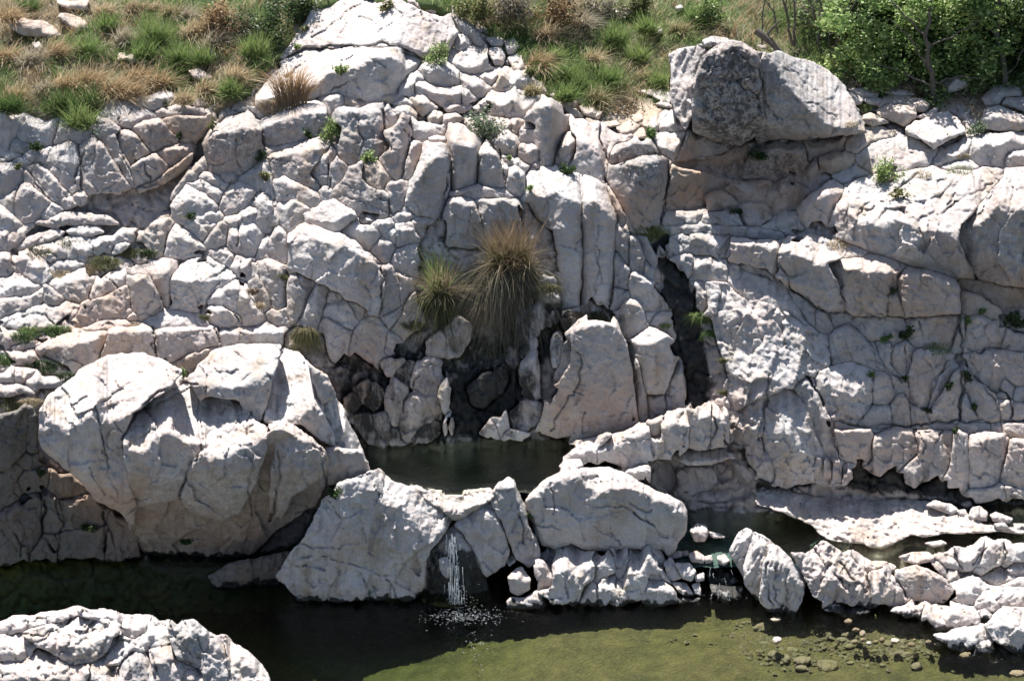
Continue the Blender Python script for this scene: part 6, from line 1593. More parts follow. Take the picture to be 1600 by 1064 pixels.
def shrub(px, py, r, pal, label, n=420, name='shrub', cat='shrub', leaf=.05, tall=1.0, yoff=-.02):
    """a little bush: stems from one root, leaf clumps round the stem tips"""
    y0 = float(Y_surface(np.array([px]), np.array([py + r * .6]))[0]) + yoff
    root = world_at(px, py + r * .75, y0)
    R_ = r * .0105
    k = max(5, int(r / 2.2))
    a = RS.uniform(0, 2 * math.pi, k); e = RS.uniform(.15, 1.25, k); L = R_ * RS.uniform(.7, 1.25, k)
    tips = root + np.stack([np.cos(a) * np.cos(e) * L * 1.1, np.sin(a) * np.cos(e) * L * .7 - .15 * L, np.sin(e) * L * 1.5 * tall], -1)
    cl = tips[RS.randint(0, k, n)] * 1.0
    f = RS.uniform(.35, 1.08, (n, 1))
    pos = root + (cl - root) * f + RS.normal(0, R_ * .17, (n, 3))
    o = empty(name, tuple(root)); tag(o, label, cat)
    for nm, dat, mt in (('foliage', leaves(pos, leaf, pal), M_LEAF), ('stem', join([tube_data([root - (0, 0, .03), root + (t - root) * .5 + RS.normal(0, .01, 3), t], .008, .003, 4) for t in tips]), M_BARK)):
        V, Q, T, C = dat
        c = link(nm, mesh_from(nm, V - root, Q, T, mt, {'hue': C}, smooth=False), o)
    return o

# the meadow sward: short mixed grass nobody could count
def sward():
    parts = []
    n = 68000
    X = RS.uniform(-60, 1660, n); Yp = RS.uniform(-45, 210, n)
    edge = np.interp(X, MEADOW_EDGE[:, 0], MEADOW_EDGE[:, 1])
    ok = Yp < edge - 1
    for cx, cy, rx, ry in ((990, 180, 60, 20), (1345, 135, 130, 16), (1500, 165, 110, 14)):
        ok &= ((X - cx) / rx) ** 2 + ((Yp - cy) / ry) ** 2 > RS.uniform(.5, 1.3, n)
    X, Yp = X[ok], Yp[ok]; n = len(X)
    Y = Y_base(X, Yp) + .25 * fbm(X / 60, Yp / 60, 401, 4)
    root = world_at(X, Yp, Y); root[:, 2] -= .02
    g = fbm(X / 45, Yp / 30, 402, 5, .65) * 2.4 + .3 + .5 * (X > 820) * (X < 1080) + RS.normal(0, .18, n)
    pal = np.where((g > .35)[:, None], pick(np.concatenate([C_GREEN, C_LIME]), n), np.where((g > -.1)[:, None], pick(np.concatenate([C_OLIVE, C_STRAW]), n), pick(np.concatenate([C_STRAW, C_GREY, C_BROWN]), n)))
    h = np.where(g > .35, .27, .25) * RS.uniform(.5, 1.4, n) * (1 + .8 * np.clip(fbm(X / 25, Yp / 15, 406, 2), -.5, 1))
    lean = np.stack([.3 + .8 * fbm(X / 30, Yp / 20, 407, 3) + RS.normal(0, .4, n), RS.normal(0, .4, n) - .15, 0 * g], -1)
    put('meadow_grass', blades(root, h, lean, .012 * RS.uniform(.6, 1.3, n), pal * .8, pal, .3), M_BLADE, 'mixed green and straw grass covering the hillside', None, None, 'stuff')
sward()

def T1(x, y): return x / 2.955, y / 2.955
G_T = 'dry grass tussocks in the meadow'
def tussock(x, y, r, kind, where, n=None, h=None):
    pal, pal2, word, wind = dict(brown=(C_BROWN, C_STRAW, 'brown windswept', (.55, -.1)), straw=(C_STRAW, C_STRAW, 'straw coloured windswept', (.5, -.1)), grey=(C_GREY, C_GREY, 'grey bleached', (.5, -.1)),
        green=(C_GREEN, C_LIME, 'bright green', (.1, 0)), lime=(C_LIME, C_LIME, 'yellow green', (.1, 0)), dark=(C_DARK, C_GREEN, 'dark green', (.05, 0)), orange=(C_RUST, C_STRAW, 'orange brown', (.3, 0)), olive=(C_OLIVE, C_STRAW, 'olive', (.2, 0)))[kind]
    fountain(x, y + r * .45, r * .62, n or int(r * 17), h or r * .021, 12, 86, .38 if kind not in ('green', 'lime', 'dark') else .15, pal * .9, pal2, '%s grass tussock %s' % (word, where),
             name='grass_tussock', yoff=-.02, wind=(wind[0] * .6, -.05), cat='tussock', group=G_T, lock=12, width=.012)
for x, y, r, kd, where in (
 (40, 60, 26, 'brown', 'at the top left corner'), (30, 250, 30, 'brown', 'at the left edge below the long pale boulder'), (150, 265, 32, 'grey', 'just below the long pale boulder'), (250, 225, 28, 'brown', 'right below the end of the long pale boulder'),
 (60, 430, 26, 'brown', 'on dark green grass at the left edge'), (50, 480, 28, 'dark', 'under the brown one at the left edge'), (200, 400, 26, 'grey', 'between the left edge and the brown sweep'), (290, 380, 30, 'brown', 'starting the long brown sweep'),
 (400, 365, 34, 'brown', 'in the middle of the long brown sweep'), (520, 400, 32, 'brown', 'in the sweep above the leaning wedge blocks'), (630, 345, 32, 'brown', 'right of the middle of the brown sweep'), (740, 365, 30, 'brown', 'at the right end of the brown sweep'),
 (600, 420, 26, 'brown', 'directly behind the leaning wedge blocks'), (290, 480, 30, 'dark', 'in the shade under the brown sweep'), (400, 470, 30, 'dark', 'in the shade left of the wedge blocks'), (370, 545, 28, 'lime', 'lowest in the corner left of the wedge blocks'),
 (580, 165, 26, 'grey', 'left of the big green patch'), (720, 160, 34, 'green', 'tallest in the upper left meadow'), (660, 235, 26, 'green', 'below left of the tallest green one'), (830, 255, 28, 'green', 'below right of the tallest green one'),
 (950, 265, 26, 'green', 'left of the dome among the small stones'), (900, 130, 30, 'straw', 'fanning beside the tallest green one'), (985, 185, 28, 'grey', 'left of the summit dome'), (870, 65, 22, 'grey', 'round as a ball near the top'),
 (1080, 345, 26, 'straw', 'close to the left flank of the dome'), (950, 400, 24, 'straw', 'above the stack of blocks'), (1170, 230, 28, 'lime', 'against the left flank of the summit dome'), (1060, 410, 22, 'green', 'at the foot of the left flank of the dome'),
 (620, 30, 24, 'orange', 'at the top edge in the upper left'), (710, 35, 26, 'orange', 'right of the other orange one at the top'), (480, 40, 24, 'straw', 'beside the pale rocks at the top'), (500, 110, 22, 'green', 'below the pale rocks at the top'),
 (390, 215, 26, 'green', 'in the middle of the upper left meadow'), (130, 25, 22, 'dark', 'beside the brown one in the top corner'), (840, 445, 22, 'straw', 'behind the right end of the wedge blocks'), (790, 50, 22, 'olive', 'at the top between orange and grey ones'),
 (1000, 60, 30, 'brown', 'under the dark bush left of the dome'), (1090, 130, 28, 'grey', 'below the dark bush left of the dome')):
    tussock(*T1(x, y), r, kd, where)
for x, y, r, kd, where in (
 (840, 92, 26, 'brown', 'right of the rubble on the dome'), (922, 88, 26, 'straw', 'glowing in the middle of the right meadow'), (880, 115, 26, 'green', 'left of the glowing straw one'), (905, 128, 22, 'green', 'below the glowing straw one'), (950, 120, 26, 'green', 'in front of the path'),
 (1010, 118, 22, 'olive', 'behind the flat white slab on the path'), (1030, 125, 18, 'lime', 'against the overhanging boulder'), (960, 60, 28, 'green', 'higher in the right meadow'), (995, 85, 26, 'lime', 'around the lone grey stone'), (850, 50, 28, 'orange', 'behind the dome on the right'),
 (800, 40, 26, 'olive', 'just behind the dome rubble'), (905, 30, 28, 'grey', 'among the grey bushes at the top'), (1060, 45, 24, 'olive', 'behind the overhanging boulder'), (1090, 30, 24, 'green', 'beside the bare saplings'), (830, 140, 18, 'olive', 'beside the rubble on the right of the dome'), (1010, 40, 24, 'lime', 'near the tiny stone at the top'),
 (885, 145, 24, 'green', 'at the near rim of the right meadow'), (930, 150, 24, 'olive', 'at the edge of the bare path'), (865, 85, 22, 'lime', 'between the brown and the straw ones')):
    tussock(x, y, r, kd, where)

# the two great clumps on the cliff, and the smaller ones
big = fountain(796, 418, 28, 1300, 1.0, 30, 88, .25, C_OLIVE * .7, C_RUST, 'largest brown grass clump hanging on the middle of the cliff', width=.009)
fountain(792, 420, 40, 2600, 1.05, -65, 15, .75, C_OLIVE * .42, C_GREY * .45, None, name='hanging_blade', parent=big, width=.010, lock=26)['kind'] = 'stuff'
fountain(804, 416, 32, 420, .85, -20, 60, .6, C_STRAW * .7, C_STRAW * .9, None, name='seed_stalk', parent=big, width=.009)['kind'] = 'stuff'
fountain(800, 408, 28, 320, 1.2, 50, 88, .12, C_RUST * .9, C_RUST, None, name='flower_stalk', parent=big, width=.007)['kind'] = 'stuff'
left_ = fountain(686, 466, 13, 260, 1.15, 50, 88, .16, C_GREEN * .7, C_LIME * .75, 'upright green and brown grass clump left of the largest clump', width=.012)
fountain(684, 460, 20, 900, .8, -60, 30, .8, C_OLIVE * .5, C_OLIVE * .7, None, name='hanging_blade', parent=left_, width=.01)['kind'] = 'stuff'
fountain(690, 458, 16, 420, .95, 25, 85, .3, C_RUST, C_STRAW * .9, None, name='seed_stalk', parent=left_, width=.008)['kind'] = 'stuff'
tuft(755, 485, 14, 380, .42, C_RUST, 'rusty orange tuft below the gap between the two great clumps', C_RUST, spread=.8, wind=(0, -.3), droop=1.5, width=.01, yoff=-.12)
tuft(478, 520, 14, 420, .5, C_RUST * .8, 'rusty hanging tuft right of the giant boulder crown', C_OLIVE, spread=.6, wind=(0, -.3), droop=1.7, width=.01, yoff=-.1)
tuft(858, 450, 12, 220, .35, C_RUST * .7, 'brown tuft beside the great central slab', C_OLIVE, spread=.8, wind=(0, -.3), droop=1.3, width=.01, yoff=-.1)
tuft(1018, 370, 14, 320, .5, C_OLIVE, 'olive tuft at the top of the dark waterfall chute', C_LIME * .8, spread=.9, droop=.7, width=.01, yoff=-.1)
tuft(1095, 498, 14, 420, .42, C_GREEN, 'bright green tuft on the right side of the dark chute', C_LIME, spread=.8, wind=(0, -.2), droop=1.0, width=.01, yoff=-.1)
tuft(1112, 520, 8, 200, .3, C_GREEN, 'small green tuft just below the bright one beside the chute', C_GREEN, spread=.8, wind=(0, -.2), droop=1.2, width=.01, yoff=-.1)
tuft(455, 160, 24, 420, .85, C_RUST, 'tall reddish grass clump at the foot of the summit dome', C_BROWN * 1.2, 'grass_clump', 'grass clump', spread=.6, droop=.15, width=.011, yoff=-.1)
tuft(425, 172, 18, 200, .4, C_RUST, 'low reddish grass left of the tall reddish clump', C_STRAW, spread=.8, wind=(-.4, 0), droop=.4, width=.01, yoff=-.05)
for px, py, r, n, h, pal, lab in (
 (165, 408, 22, 420, .24, C_OLIVE, 'olive tuft in the longest joint of the left terraces'), (140, 418, 16, 260, .2, C_STRAW, 'straw tuft left of the olive one in the long terrace joint'), (205, 392, 16, 260, .24, C_OLIVE, 'olive tuft beneath the pink leaning stone'), (230, 395, 12, 200, .3, C_DARK, 'dark tuft in the shade of the pink leaning stone'),
 (95, 425, 16, 220, .16, C_STRAW, 'thin dry tuft along the terrace joint near the left edge'), (60, 388, 20, 220, .12, C_OLIVE, 'low olive fringe under the upper bright terrace lip'), (110, 375, 20, 200, .12, C_OLIVE, 'low fringe on the upper terrace lip right of the other'),
 (35, 522, 18, 320, .26, C_GREEN, 'green tuft at the left end of the grassy hollow'), (90, 515, 20, 420, .3, C_GREEN, 'fresh green tuft in the middle of the grassy hollow on the terrace'), (12, 560, 18, 320, .3, C_GREEN, 'green tuft at the left edge above the thin slot'), (65, 570, 24, 420, .26, C_DARK, 'dark grass in the shade of the step blocks'),
 (105, 585, 16, 300, .24, C_DARK, 'dark grass against the step blocks'), (20, 628, 22, 420, .2, C_OLIVE, 'olive turf capping the shaded rock at the left edge'), (50, 625, 14, 300, .2, C_STRAW, 'straw turf capping the shaded rock beside the giant boulder'), (45, 512, 10, 160, .22, C_LIME, 'yellow green tuft in the grassy hollow'),
 (395, 452, 8, 120, .22, C_RUST, 'rusty strip of grass in the upper part of the chimney'), (405, 475, 8, 120, .22, C_STRAW, 'straw strip of grass in the lower part of the chimney'), (445, 430, 6, 110, .2, C_OLIVE, 'olive tuft in the crack left of the bulging grey rock'), (322, 493, 8, 110, .2, C_OLIVE, 'wiry tuft at the foot of the rounded trio'),
 (212, 503, 12, 120, .1, C_STRAW, 'dry tuft on the bright ledge behind the step'), (1310, 377, 18, 220, .12, C_STRAW, 'dry straw on the ledge under the great right slab'), (1350, 166, 13, 200, .2, C_LIME, 'green tuft among the creek stones'), (1440, 268, 16, 180, .12, C_STRAW, 'dry fringe along the back of the great right slab'),
 (1500, 262, 20, 200, .1, C_LIME, 'green fringe behind the great right slab'), (1465, 540, 22, 260, .14, C_GREEN, 'green fringe on the ledge of the right wall'), (1330, 190, 10, 120, .12, C_STRAW, 'straw beside the small tan stones at the saddle'), (935, 490, 16, 260, .2, C_OLIVE * .8, 'olive moss grass over the top of the pyramid slab'), (905, 488, 12, 180, .18, C_RUST * .7, 'brown grass in the joint above the pyramid slab'),
 (1040, 505, 8, 110, .16, C_LIME, 'lime tuft behind the blunt column'), (1130, 560, 6, 120, .2, C_OLIVE, 'olive strip beside the buttress'), (1133, 610, 7, 140, .2, C_OLIVE, 'second olive strip lower beside the buttress'), (1505, 240, 8, 120, .14, C_STRAW, 'straw tuft in the notch of the white outcrop at right'), (645, 505, 16, 260, .2, C_OLIVE * .7, 'dark mossy grass under the upright green clump'), (770, 540, 30, 420, .22, C_DARK, 'dark moss hanging under the largest grass clump')):
    tuft(px, py + 4, r, n, h, pal, lab, spread=.8, droop=.7, width=.009, yoff=-.04)

for px, py, r, pal, lab, tall in (
 (684, 82, 22, C_LIME, 'bright olive shrub under the summit, beside the smooth grey boulder', 1.0), (533, 107, 12, C_LIME, 'small shrub growing from the lower dome', .9), (605, 6, 12, C_OLIVE, 'small shrub on top of the summit dome', .9), (478, 43, 8, C_OLIVE, 'little shrub on the left skyline of the dome', .9),
 (463, 72, 7, C_LIME, 'tiny shrub on the left flank of the dome', .9), (516, 205, 21, C_LIME, 'lime green shrub on the fractured face', 1.2), (575, 242, 14, C_LIME, 'low lime shrub right of and below the other lime green shrub', .7), (756, 195, 30, C_SAGE, 'grey green bush beside the rounded knobs', 1.2),
 (482, 207, 9, C_DARK, 'dark little shrub under the long rounded block', 1.0), (1020, 206, 13, C_GREEN, 'small dark green bush on the saddle', 1.1), (1385, 266, 27, C_LIME, 'round green bush on the white slab at right', .9), (1404, 300, 12, C_OLIVE, 'smaller bush below the round green one at right', .9),
 (885, 258, 14, C_DARK, 'dark bush in the crevice under the knobs', .5), (828, 292, 7, C_LIME, 'yellowish sprig at the top of the central slab', 1.0), (797, 245, 6, C_LIME, 'tiny sprig between the pillar and the knobs', .8), (408, 243, 10, C_DARK, 'dark bush in the gap right of the cube boulder', 1.2),
 (415, 275, 9, C_OLIVE, 'olive sprig below the dark bush right of the cube boulder', 1.0), (1526, 200, 15, C_SAGE, 'sage bush in front of the grey streaked boulder', .8), (830, 112, 12, C_OLIVE, 'olive shrub on the right slope of the dome rubble', 1.0), (58, 225, 12, C_DARK, 'dark shrub in the hollow of the left ridge', .6),
 (258, 163, 7, C_DARK, 'small dark plant on the wedge blocks', 1.0), (280, 212, 7, C_DARK, 'small plant in the joint of the wedge blocks', 1.0), (298, 335, 9, C_DARK, 'dark plant on the stacked blocks', .9), (332, 195, 9, C_OLIVE, 'olive shrub between the wedge blocks and the cube boulder', 1.0), (28, 258, 9, C_OLIVE, 'olive plant on the left ridge', .8),
 (1377, 523, 11, C_GREEN, 'green plant in the diagonal joint of the right wall', 1.0), (1416, 520, 13, C_DARK, 'dark plant under the bench blocks at right', 1.2), (1393, 452, 7, C_DARK, 'dark sprig in the notch between two bench blocks', 1.0), (1363, 583, 6, C_GREEN, 'small green plant on the bumpy rock of the right wall', 1.0),
 (1481, 602, 9, C_DARK, 'star shaped plant on the grey wall panel', 1.0), (1450, 638, 7, C_DARK, 'dark plant low on the wall panel', 1.0), (1510, 590, 9, C_DARK, 'plant in the tall vertical crack', 1.4), (1525, 632, 10, C_DARK, 'plant right of the tall vertical crack', .8), (1492, 672, 8, C_DARK, 'plant at the foot of the tall vertical crack', .9),
 (1535, 484, 7, C_GREEN, 'plant in the joint under the tan band', 1.0), (1585, 492, 22, C_DARK, 'dark bush in the shade at the right edge', .9), (1509, 500, 8, C_GREEN, 'yellow flowered plant at the top of the vertical crack', 1.2), (1415, 590, 6, C_DARK, 'tiny plant in the wall joint', 1.3), (788, 909, 9, C_GREEN, 'little green plant beside the round brown boulder', 1.0),
 (285, 838, 12, C_DARK, 'mossy plant under the giant boulder', .4), (135, 818, 12, C_DARK, 'mossy patch on the dark rock wall', .4), (64, 735, 9, C_DARK, 'ferny plant left of the giant boulder', .7), (520, 765, 13, C_DARK, 'dark fern where the giant boulder meets the broad rock', .5), (828, 805, 5, C_GREEN, 'tiny plant in the crack of the dam rock', 1.0),
 (286, 584, 5, C_GREEN, 'tiny plant in the notch of the giant boulder crown', 1.4), (1185, 235, 16, C_DARK, 'dark mossy bush in the hollow under the overhanging boulder', .5), (1150, 325, 10, C_DARK, 'dark plant on the ledge beneath the hollow', .5)):
    shrub(px, py, r, pal, lab, n=int(120 + r * r * 1.1), tall=tall, leaf=.05 if r > 10 else .04)

# grey brushwood along the top edge
for px, py, r, pal, lab in ((415, 22, 46, C_DARK, 'dark brushwood left of the summit dome at the top edge'), (345, 30, 34, C_BROWN * .7, 'brown brushwood at the top edge left of the dark one'), (470, 5, 30, C_DARK, 'dark brushwood touching the summit dome'),
    (745, 10, 30, C_OLIVE, 'olive brushwood behind the summit dome'), (800, 5, 34, C_GREY * .6, 'grey brushwood at the top edge right of the dome'), (870, 12, 38, C_BROWN * .6, 'wide brown brushwood at the top edge'), (940, 8, 34, C_GREY * .6, 'grey brushwood at the middle of the top edge'), (1000, 5, 28, C_OLIVE, 'olive brushwood left of the saplings'), (1110, 10, 30, C_LIME, 'green bush at the foot of the saplings')):
    shrub(px, py, r, pal, lab, n=1300, name='brushwood', cat='bush', leaf=.06, yoff=-.15)

# ------------------------------------------------------------------ TREES AT THE UPPER RIGHT
def sprays(n, x0, x1, y0, y1, r0, r1, seed, hole=.0):
    rs = np.random.RandomState(seed); out = []
    while len(out) < n:
        x, y = rs.uniform(x0, x1), rs.uniform(y0, y1)
        if y > y1 - 60 and rs.rand() < (y - y1 + 60) / 80: continue
        if x < x0 + 60 and rs.rand() < (x0 + 60 - x) / 80: continue
        if fbm(np.array([x / 24]), np.array([y / 20]), seed, 2)[0] < hole - .28: continue
        out.append((x, y, rs.uniform(r0, r1), rs.uniform(.0, 1.1)))
    return out
def tree(px, py, Y, label, trunk, branches, clumps, pal, n, leaf=.075, rad=.055, name='tree', cat='tree'):
    root = world_at(px, py, Y)
    o = empty(name, tuple(root)); tag(o, label, cat)
    def P(q): return world_at(q[0], q[1], Y + (q[2] if len(q) > 2 else 0))
    def wob(pl):
        pl = [np.array(P(q)) for q in pl]; out = []
        for a, b in zip(pl[:-1], pl[1:]):
            for k in range(4): out.append(a + (b - a) * k / 4 + RS.normal(0, .018, 3))
        return np.array(out + [pl[-1]])
    V, Q, T, C = tube_data(wob(trunk), rad, rad * .35, 9)
    link('trunk', mesh_from('trunk', V - root, Q, T, M_BARK), o)
    if branches:
        V, Q, T, C = join([tube_data(wob(b), rad * .38, rad * .1, 5) for b in branches])
        b_ = link('branch', mesh_from('branch', V - root, Q, T, M_BARK), o); b_['kind'] = 'stuff'
    cs = np.array([P(c[:2] + (c[3],)) for c in clumps]); rs_ = np.array([c[2] * .0105 for c in clumps])
    w = rs_ ** 2; i = RS.choice(len(cs), n, p=w / w.sum())
    # sprays: small leaf groups inside each clump
    ns = n // 14
    si = RS.choice(len(cs), ns, p=w / w.sum())
    d = RS.normal(0, 1, (ns, 3)); d /= np.linalg.norm(d, axis=1, keepdims=True)
    sc = cs[si] + d * (rs_[si] * RS.uniform(.3, 1.1, ns) ** .6)[:, None]
    k = RS.randint(0, ns, n)
    pos = sc[k] + RS.normal(0, 1, (n, 3)) * np.array([.09, .09, .06])
    V, Q, T, C = leaves(pos, leaf, pal, .35)
    link('crown', mesh_from('crown', V - root, Q, T, M_LEAF, {'hue': C}, smooth=False), o)
    return o
tree(1460, 170, 41.9, 'leafy tree with a dark trunk leaning over the creek stones at the upper right', [(1468, 176), (1460, 150), (1452, 110), (1445, 60), (1455, 10), (1450, -60)],
     [[(1452, 110), (1420, 60), (1390, 30)], [(1447, 80), (1500, 50), (1560, 20)], [(1455, 135), (1400, 110), (1340, 95)], [(1456, 130), (1500, 120), (1545, 125)], [(1446, 60), (1400, 10), (1370, -20)]],
     sprays(130, 1285, 1580, -40, 205, 8, 20, 21, .12), np.concatenate([C_GREEN, C_LIME, C_LIME]) * 1.15, 25000, leaf=.085)
tree(1575, 190, 42.1, 'dense dark leafed tree at the upper right corner', [(1580, 185), (1570, 120), (1560, 40), (1565, -60)], [[(1570, 120), (1600, 80), (1630, 60)], [(1562, 60), (1530, 30), (1510, 0)]],
     sprays(80, 1500, 1670, -40, 172, 8, 22, 22, .08), np.concatenate([C_GREEN, C_LIME * .8, C_DARK]), 11000, leaf=.085, rad=.06)
tree(1330, 95, 43.4, 'thicket tree with pale leaves behind the overhanging boulder', [(1330, 105), (1325, 60), (1335, 0), (1330, -60)], [[(1326, 70), (1300, 40), (1280, 10)], [(1330, 30), (1370, 0), (1400, -20)]],
     sprays(90, 1235, 1420, -40, 110, 8, 18, 23, .1), np.concatenate([C_LIME, C_SAGE]), 9000, rad=.04)
tree(1480, 60, 43.2, 'dark backdrop tree filling the gap behind the leafy ones', [(1480, 100), (1485, 40), (1480, -80)], [], [(1400, 60, 60, 0), (1470, 60, 70, 0), (1540, 60, 70, 0), (1610, 60, 70, 0), (1440, 0, 70, .2), (1530, 0, 70, .2), (1620, 0, 70, .2), (1350, 30, 50, .2), (1480, 110, 40, -.2), (1560, 120, 40, -.2), (1640, 110, 50, 0)], C_DARK, 16000, leaf=.11)
for i, (pl, lab) in enumerate((([(1190, 70), (1192, 30), (1198, -20)], 'slim bare sapling leftmost of the stems'), ([(1237, 72), (1232, 40), (1224, 0), (1222, -30)], 'thickest bare sapling of the stems behind the boulder'), ([(1282, 82), (1278, 45), (1270, 15), (1258, -20)], 'leaning bare sapling right of the thickest one'),
    ([(1305, 75), (1312, 45), (1330, 20), (1345, -15)], 'bare sapling bent to the right'), ([(1240, 70), (1243, 30), (1238, -20)], 'straight thin sapling beside the thickest one'), ([(1297, 78), (1294, 40), (1280, 0), (1275, -20)], 'thin sapling near the thicket'), ([(1215, 52), (1208, 20), (1199, 5), (1190, -20)], 'crooked bare sapling rising from the fallen log'))):
    Yt = 43.0
    pt = world_at(np.array([p for p, _ in pl], float), np.array([q for _, q in pl], float), Yt)
    pp = np.concatenate([pt[:-1, None] + (pt[1:] - pt[:-1])[:, None] * np.linspace(0, 1, 4, endpoint=False)[None, :, None]], 0).reshape(-1, 3)
    pp = np.concatenate([pp, pt[-1:]]) + RS.normal(0, .012, (len(pp) + 1, 3))
    r_ = .03 if 'thickest' in lab else .018
    V, Q, T, C = join([tube_data(pp, r_, r_ * .5, 6)] + [tube_data([pp[k], pp[k] + np.array([RS.uniform(-.3, .3), RS.uniform(-.2, .2), RS.uniform(.15, .45)])], r_ * .4, .004, 4) for k in (4, 6, 7)])
    b = pp[0]
    o = link('sapling', mesh_from('sapling', V - b, Q, T, M_BARK)); o.location = b
    tag(o, lab, 'sapling', 'bare saplings behind the overhanging boulder')
def log(pl, r, label):
    pt = np.array([world_at(x, y, 42.6 + d) for x, y, d in pl])
    V, Q, T, C = join([tube_data(pt, r, r * .7, 8), tube_data([pt[1], pt[1] + np.array([.25, 0, .3])], r * .4, r * .2, 5), tube_data([pt[2], pt[2] + np.array([-.3, .1, .25])], r * .35, r * .1, 5)])
    b = pt.mean(0)
    o = link('fallen_log', mesh_from('fallen_log', V - b, Q, T, M_BARK)); o.location = b
    tag(o, label, 'log')
log([(1181, 48, 0), (1195, 58, -.05), (1210, 72, -.1), (1224, 88, -.2)], .075, 'dark fallen log leaning on the back of the overhanging boulder')
# leaf litter under the trees
def litter():
    n = 2600
    X = RS.uniform(1235, 1600, n); Yp = RS.uniform(95, 165, n)
    ok = (Yp > 95 + (X - 1235) * .1) & (Yp < 135 + (X - 1235) * .12)
    X, Yp = X[ok], Yp[ok]
    pos = world_at(X, Yp, Y_base(X, Yp) - .06)
    put('leaf_litter', leaves(pos, .07, np.concatenate([C_BROWN * .5, C_GREY * .7, C_RUST * .5]), .15), M_LEAF, 'brown fallen leaves under the trees', None, None, 'stuff')
    n = 900
    X = RS.normal(985, 40, n); Yp = RS.normal(168, 7, n)
    put('dry_twigs', leaves(world_at(X, Yp, Y_base(X, Yp) - .03), .06, np.concatenate([C_GREY * .6, C_BROWN * .6]), .15), M_LEAF, 'dark dry litter on the bare path', None, None, 'stuff')
litter()
# ------------------------------------------------------------------ STONES IN THE SHALLOWS
G_C = 'cobbles in the shallows of the olive pool'
def cobble(px, py, w, h, mat, label, z):
    """a rounded cobble lying in the shallows"""
    P = np.array([(px + w * math.cos(a) * (.78 + .4 * RS.rand()), py + h * math.sin(a) * (.78 + .4 * RS.rand())) for a in np.linspace(0, 2 * math.pi, 9)[:-1]])
    me = rock_mesh('cobble', P, mat, z=z, lit=.55, front=60, top=15, rough=.35, crk=0, facet=.9, thick=max(.08, w * .011), jit=1.0, rnd=3, step=1.6, grow=0, tide_=False)
    if me is None: return
    co = np.empty(len(me.vertices) * 3, np.float32); me.vertices.foreach_get('co', co); co = co.reshape(-1, 3)
    b = np.array([co[:, 0].mean(), co[:, 1].mean(), co[:, 2].min()], np.float32)
    me.vertices.foreach_set('co', (co - b).ravel())
    o = link('cobble', me); o.location = b
    tag(o, label, 'cobble', G_C)
def T12(x, y): return 1180 + x / 2.955, 700 + y / 2.955
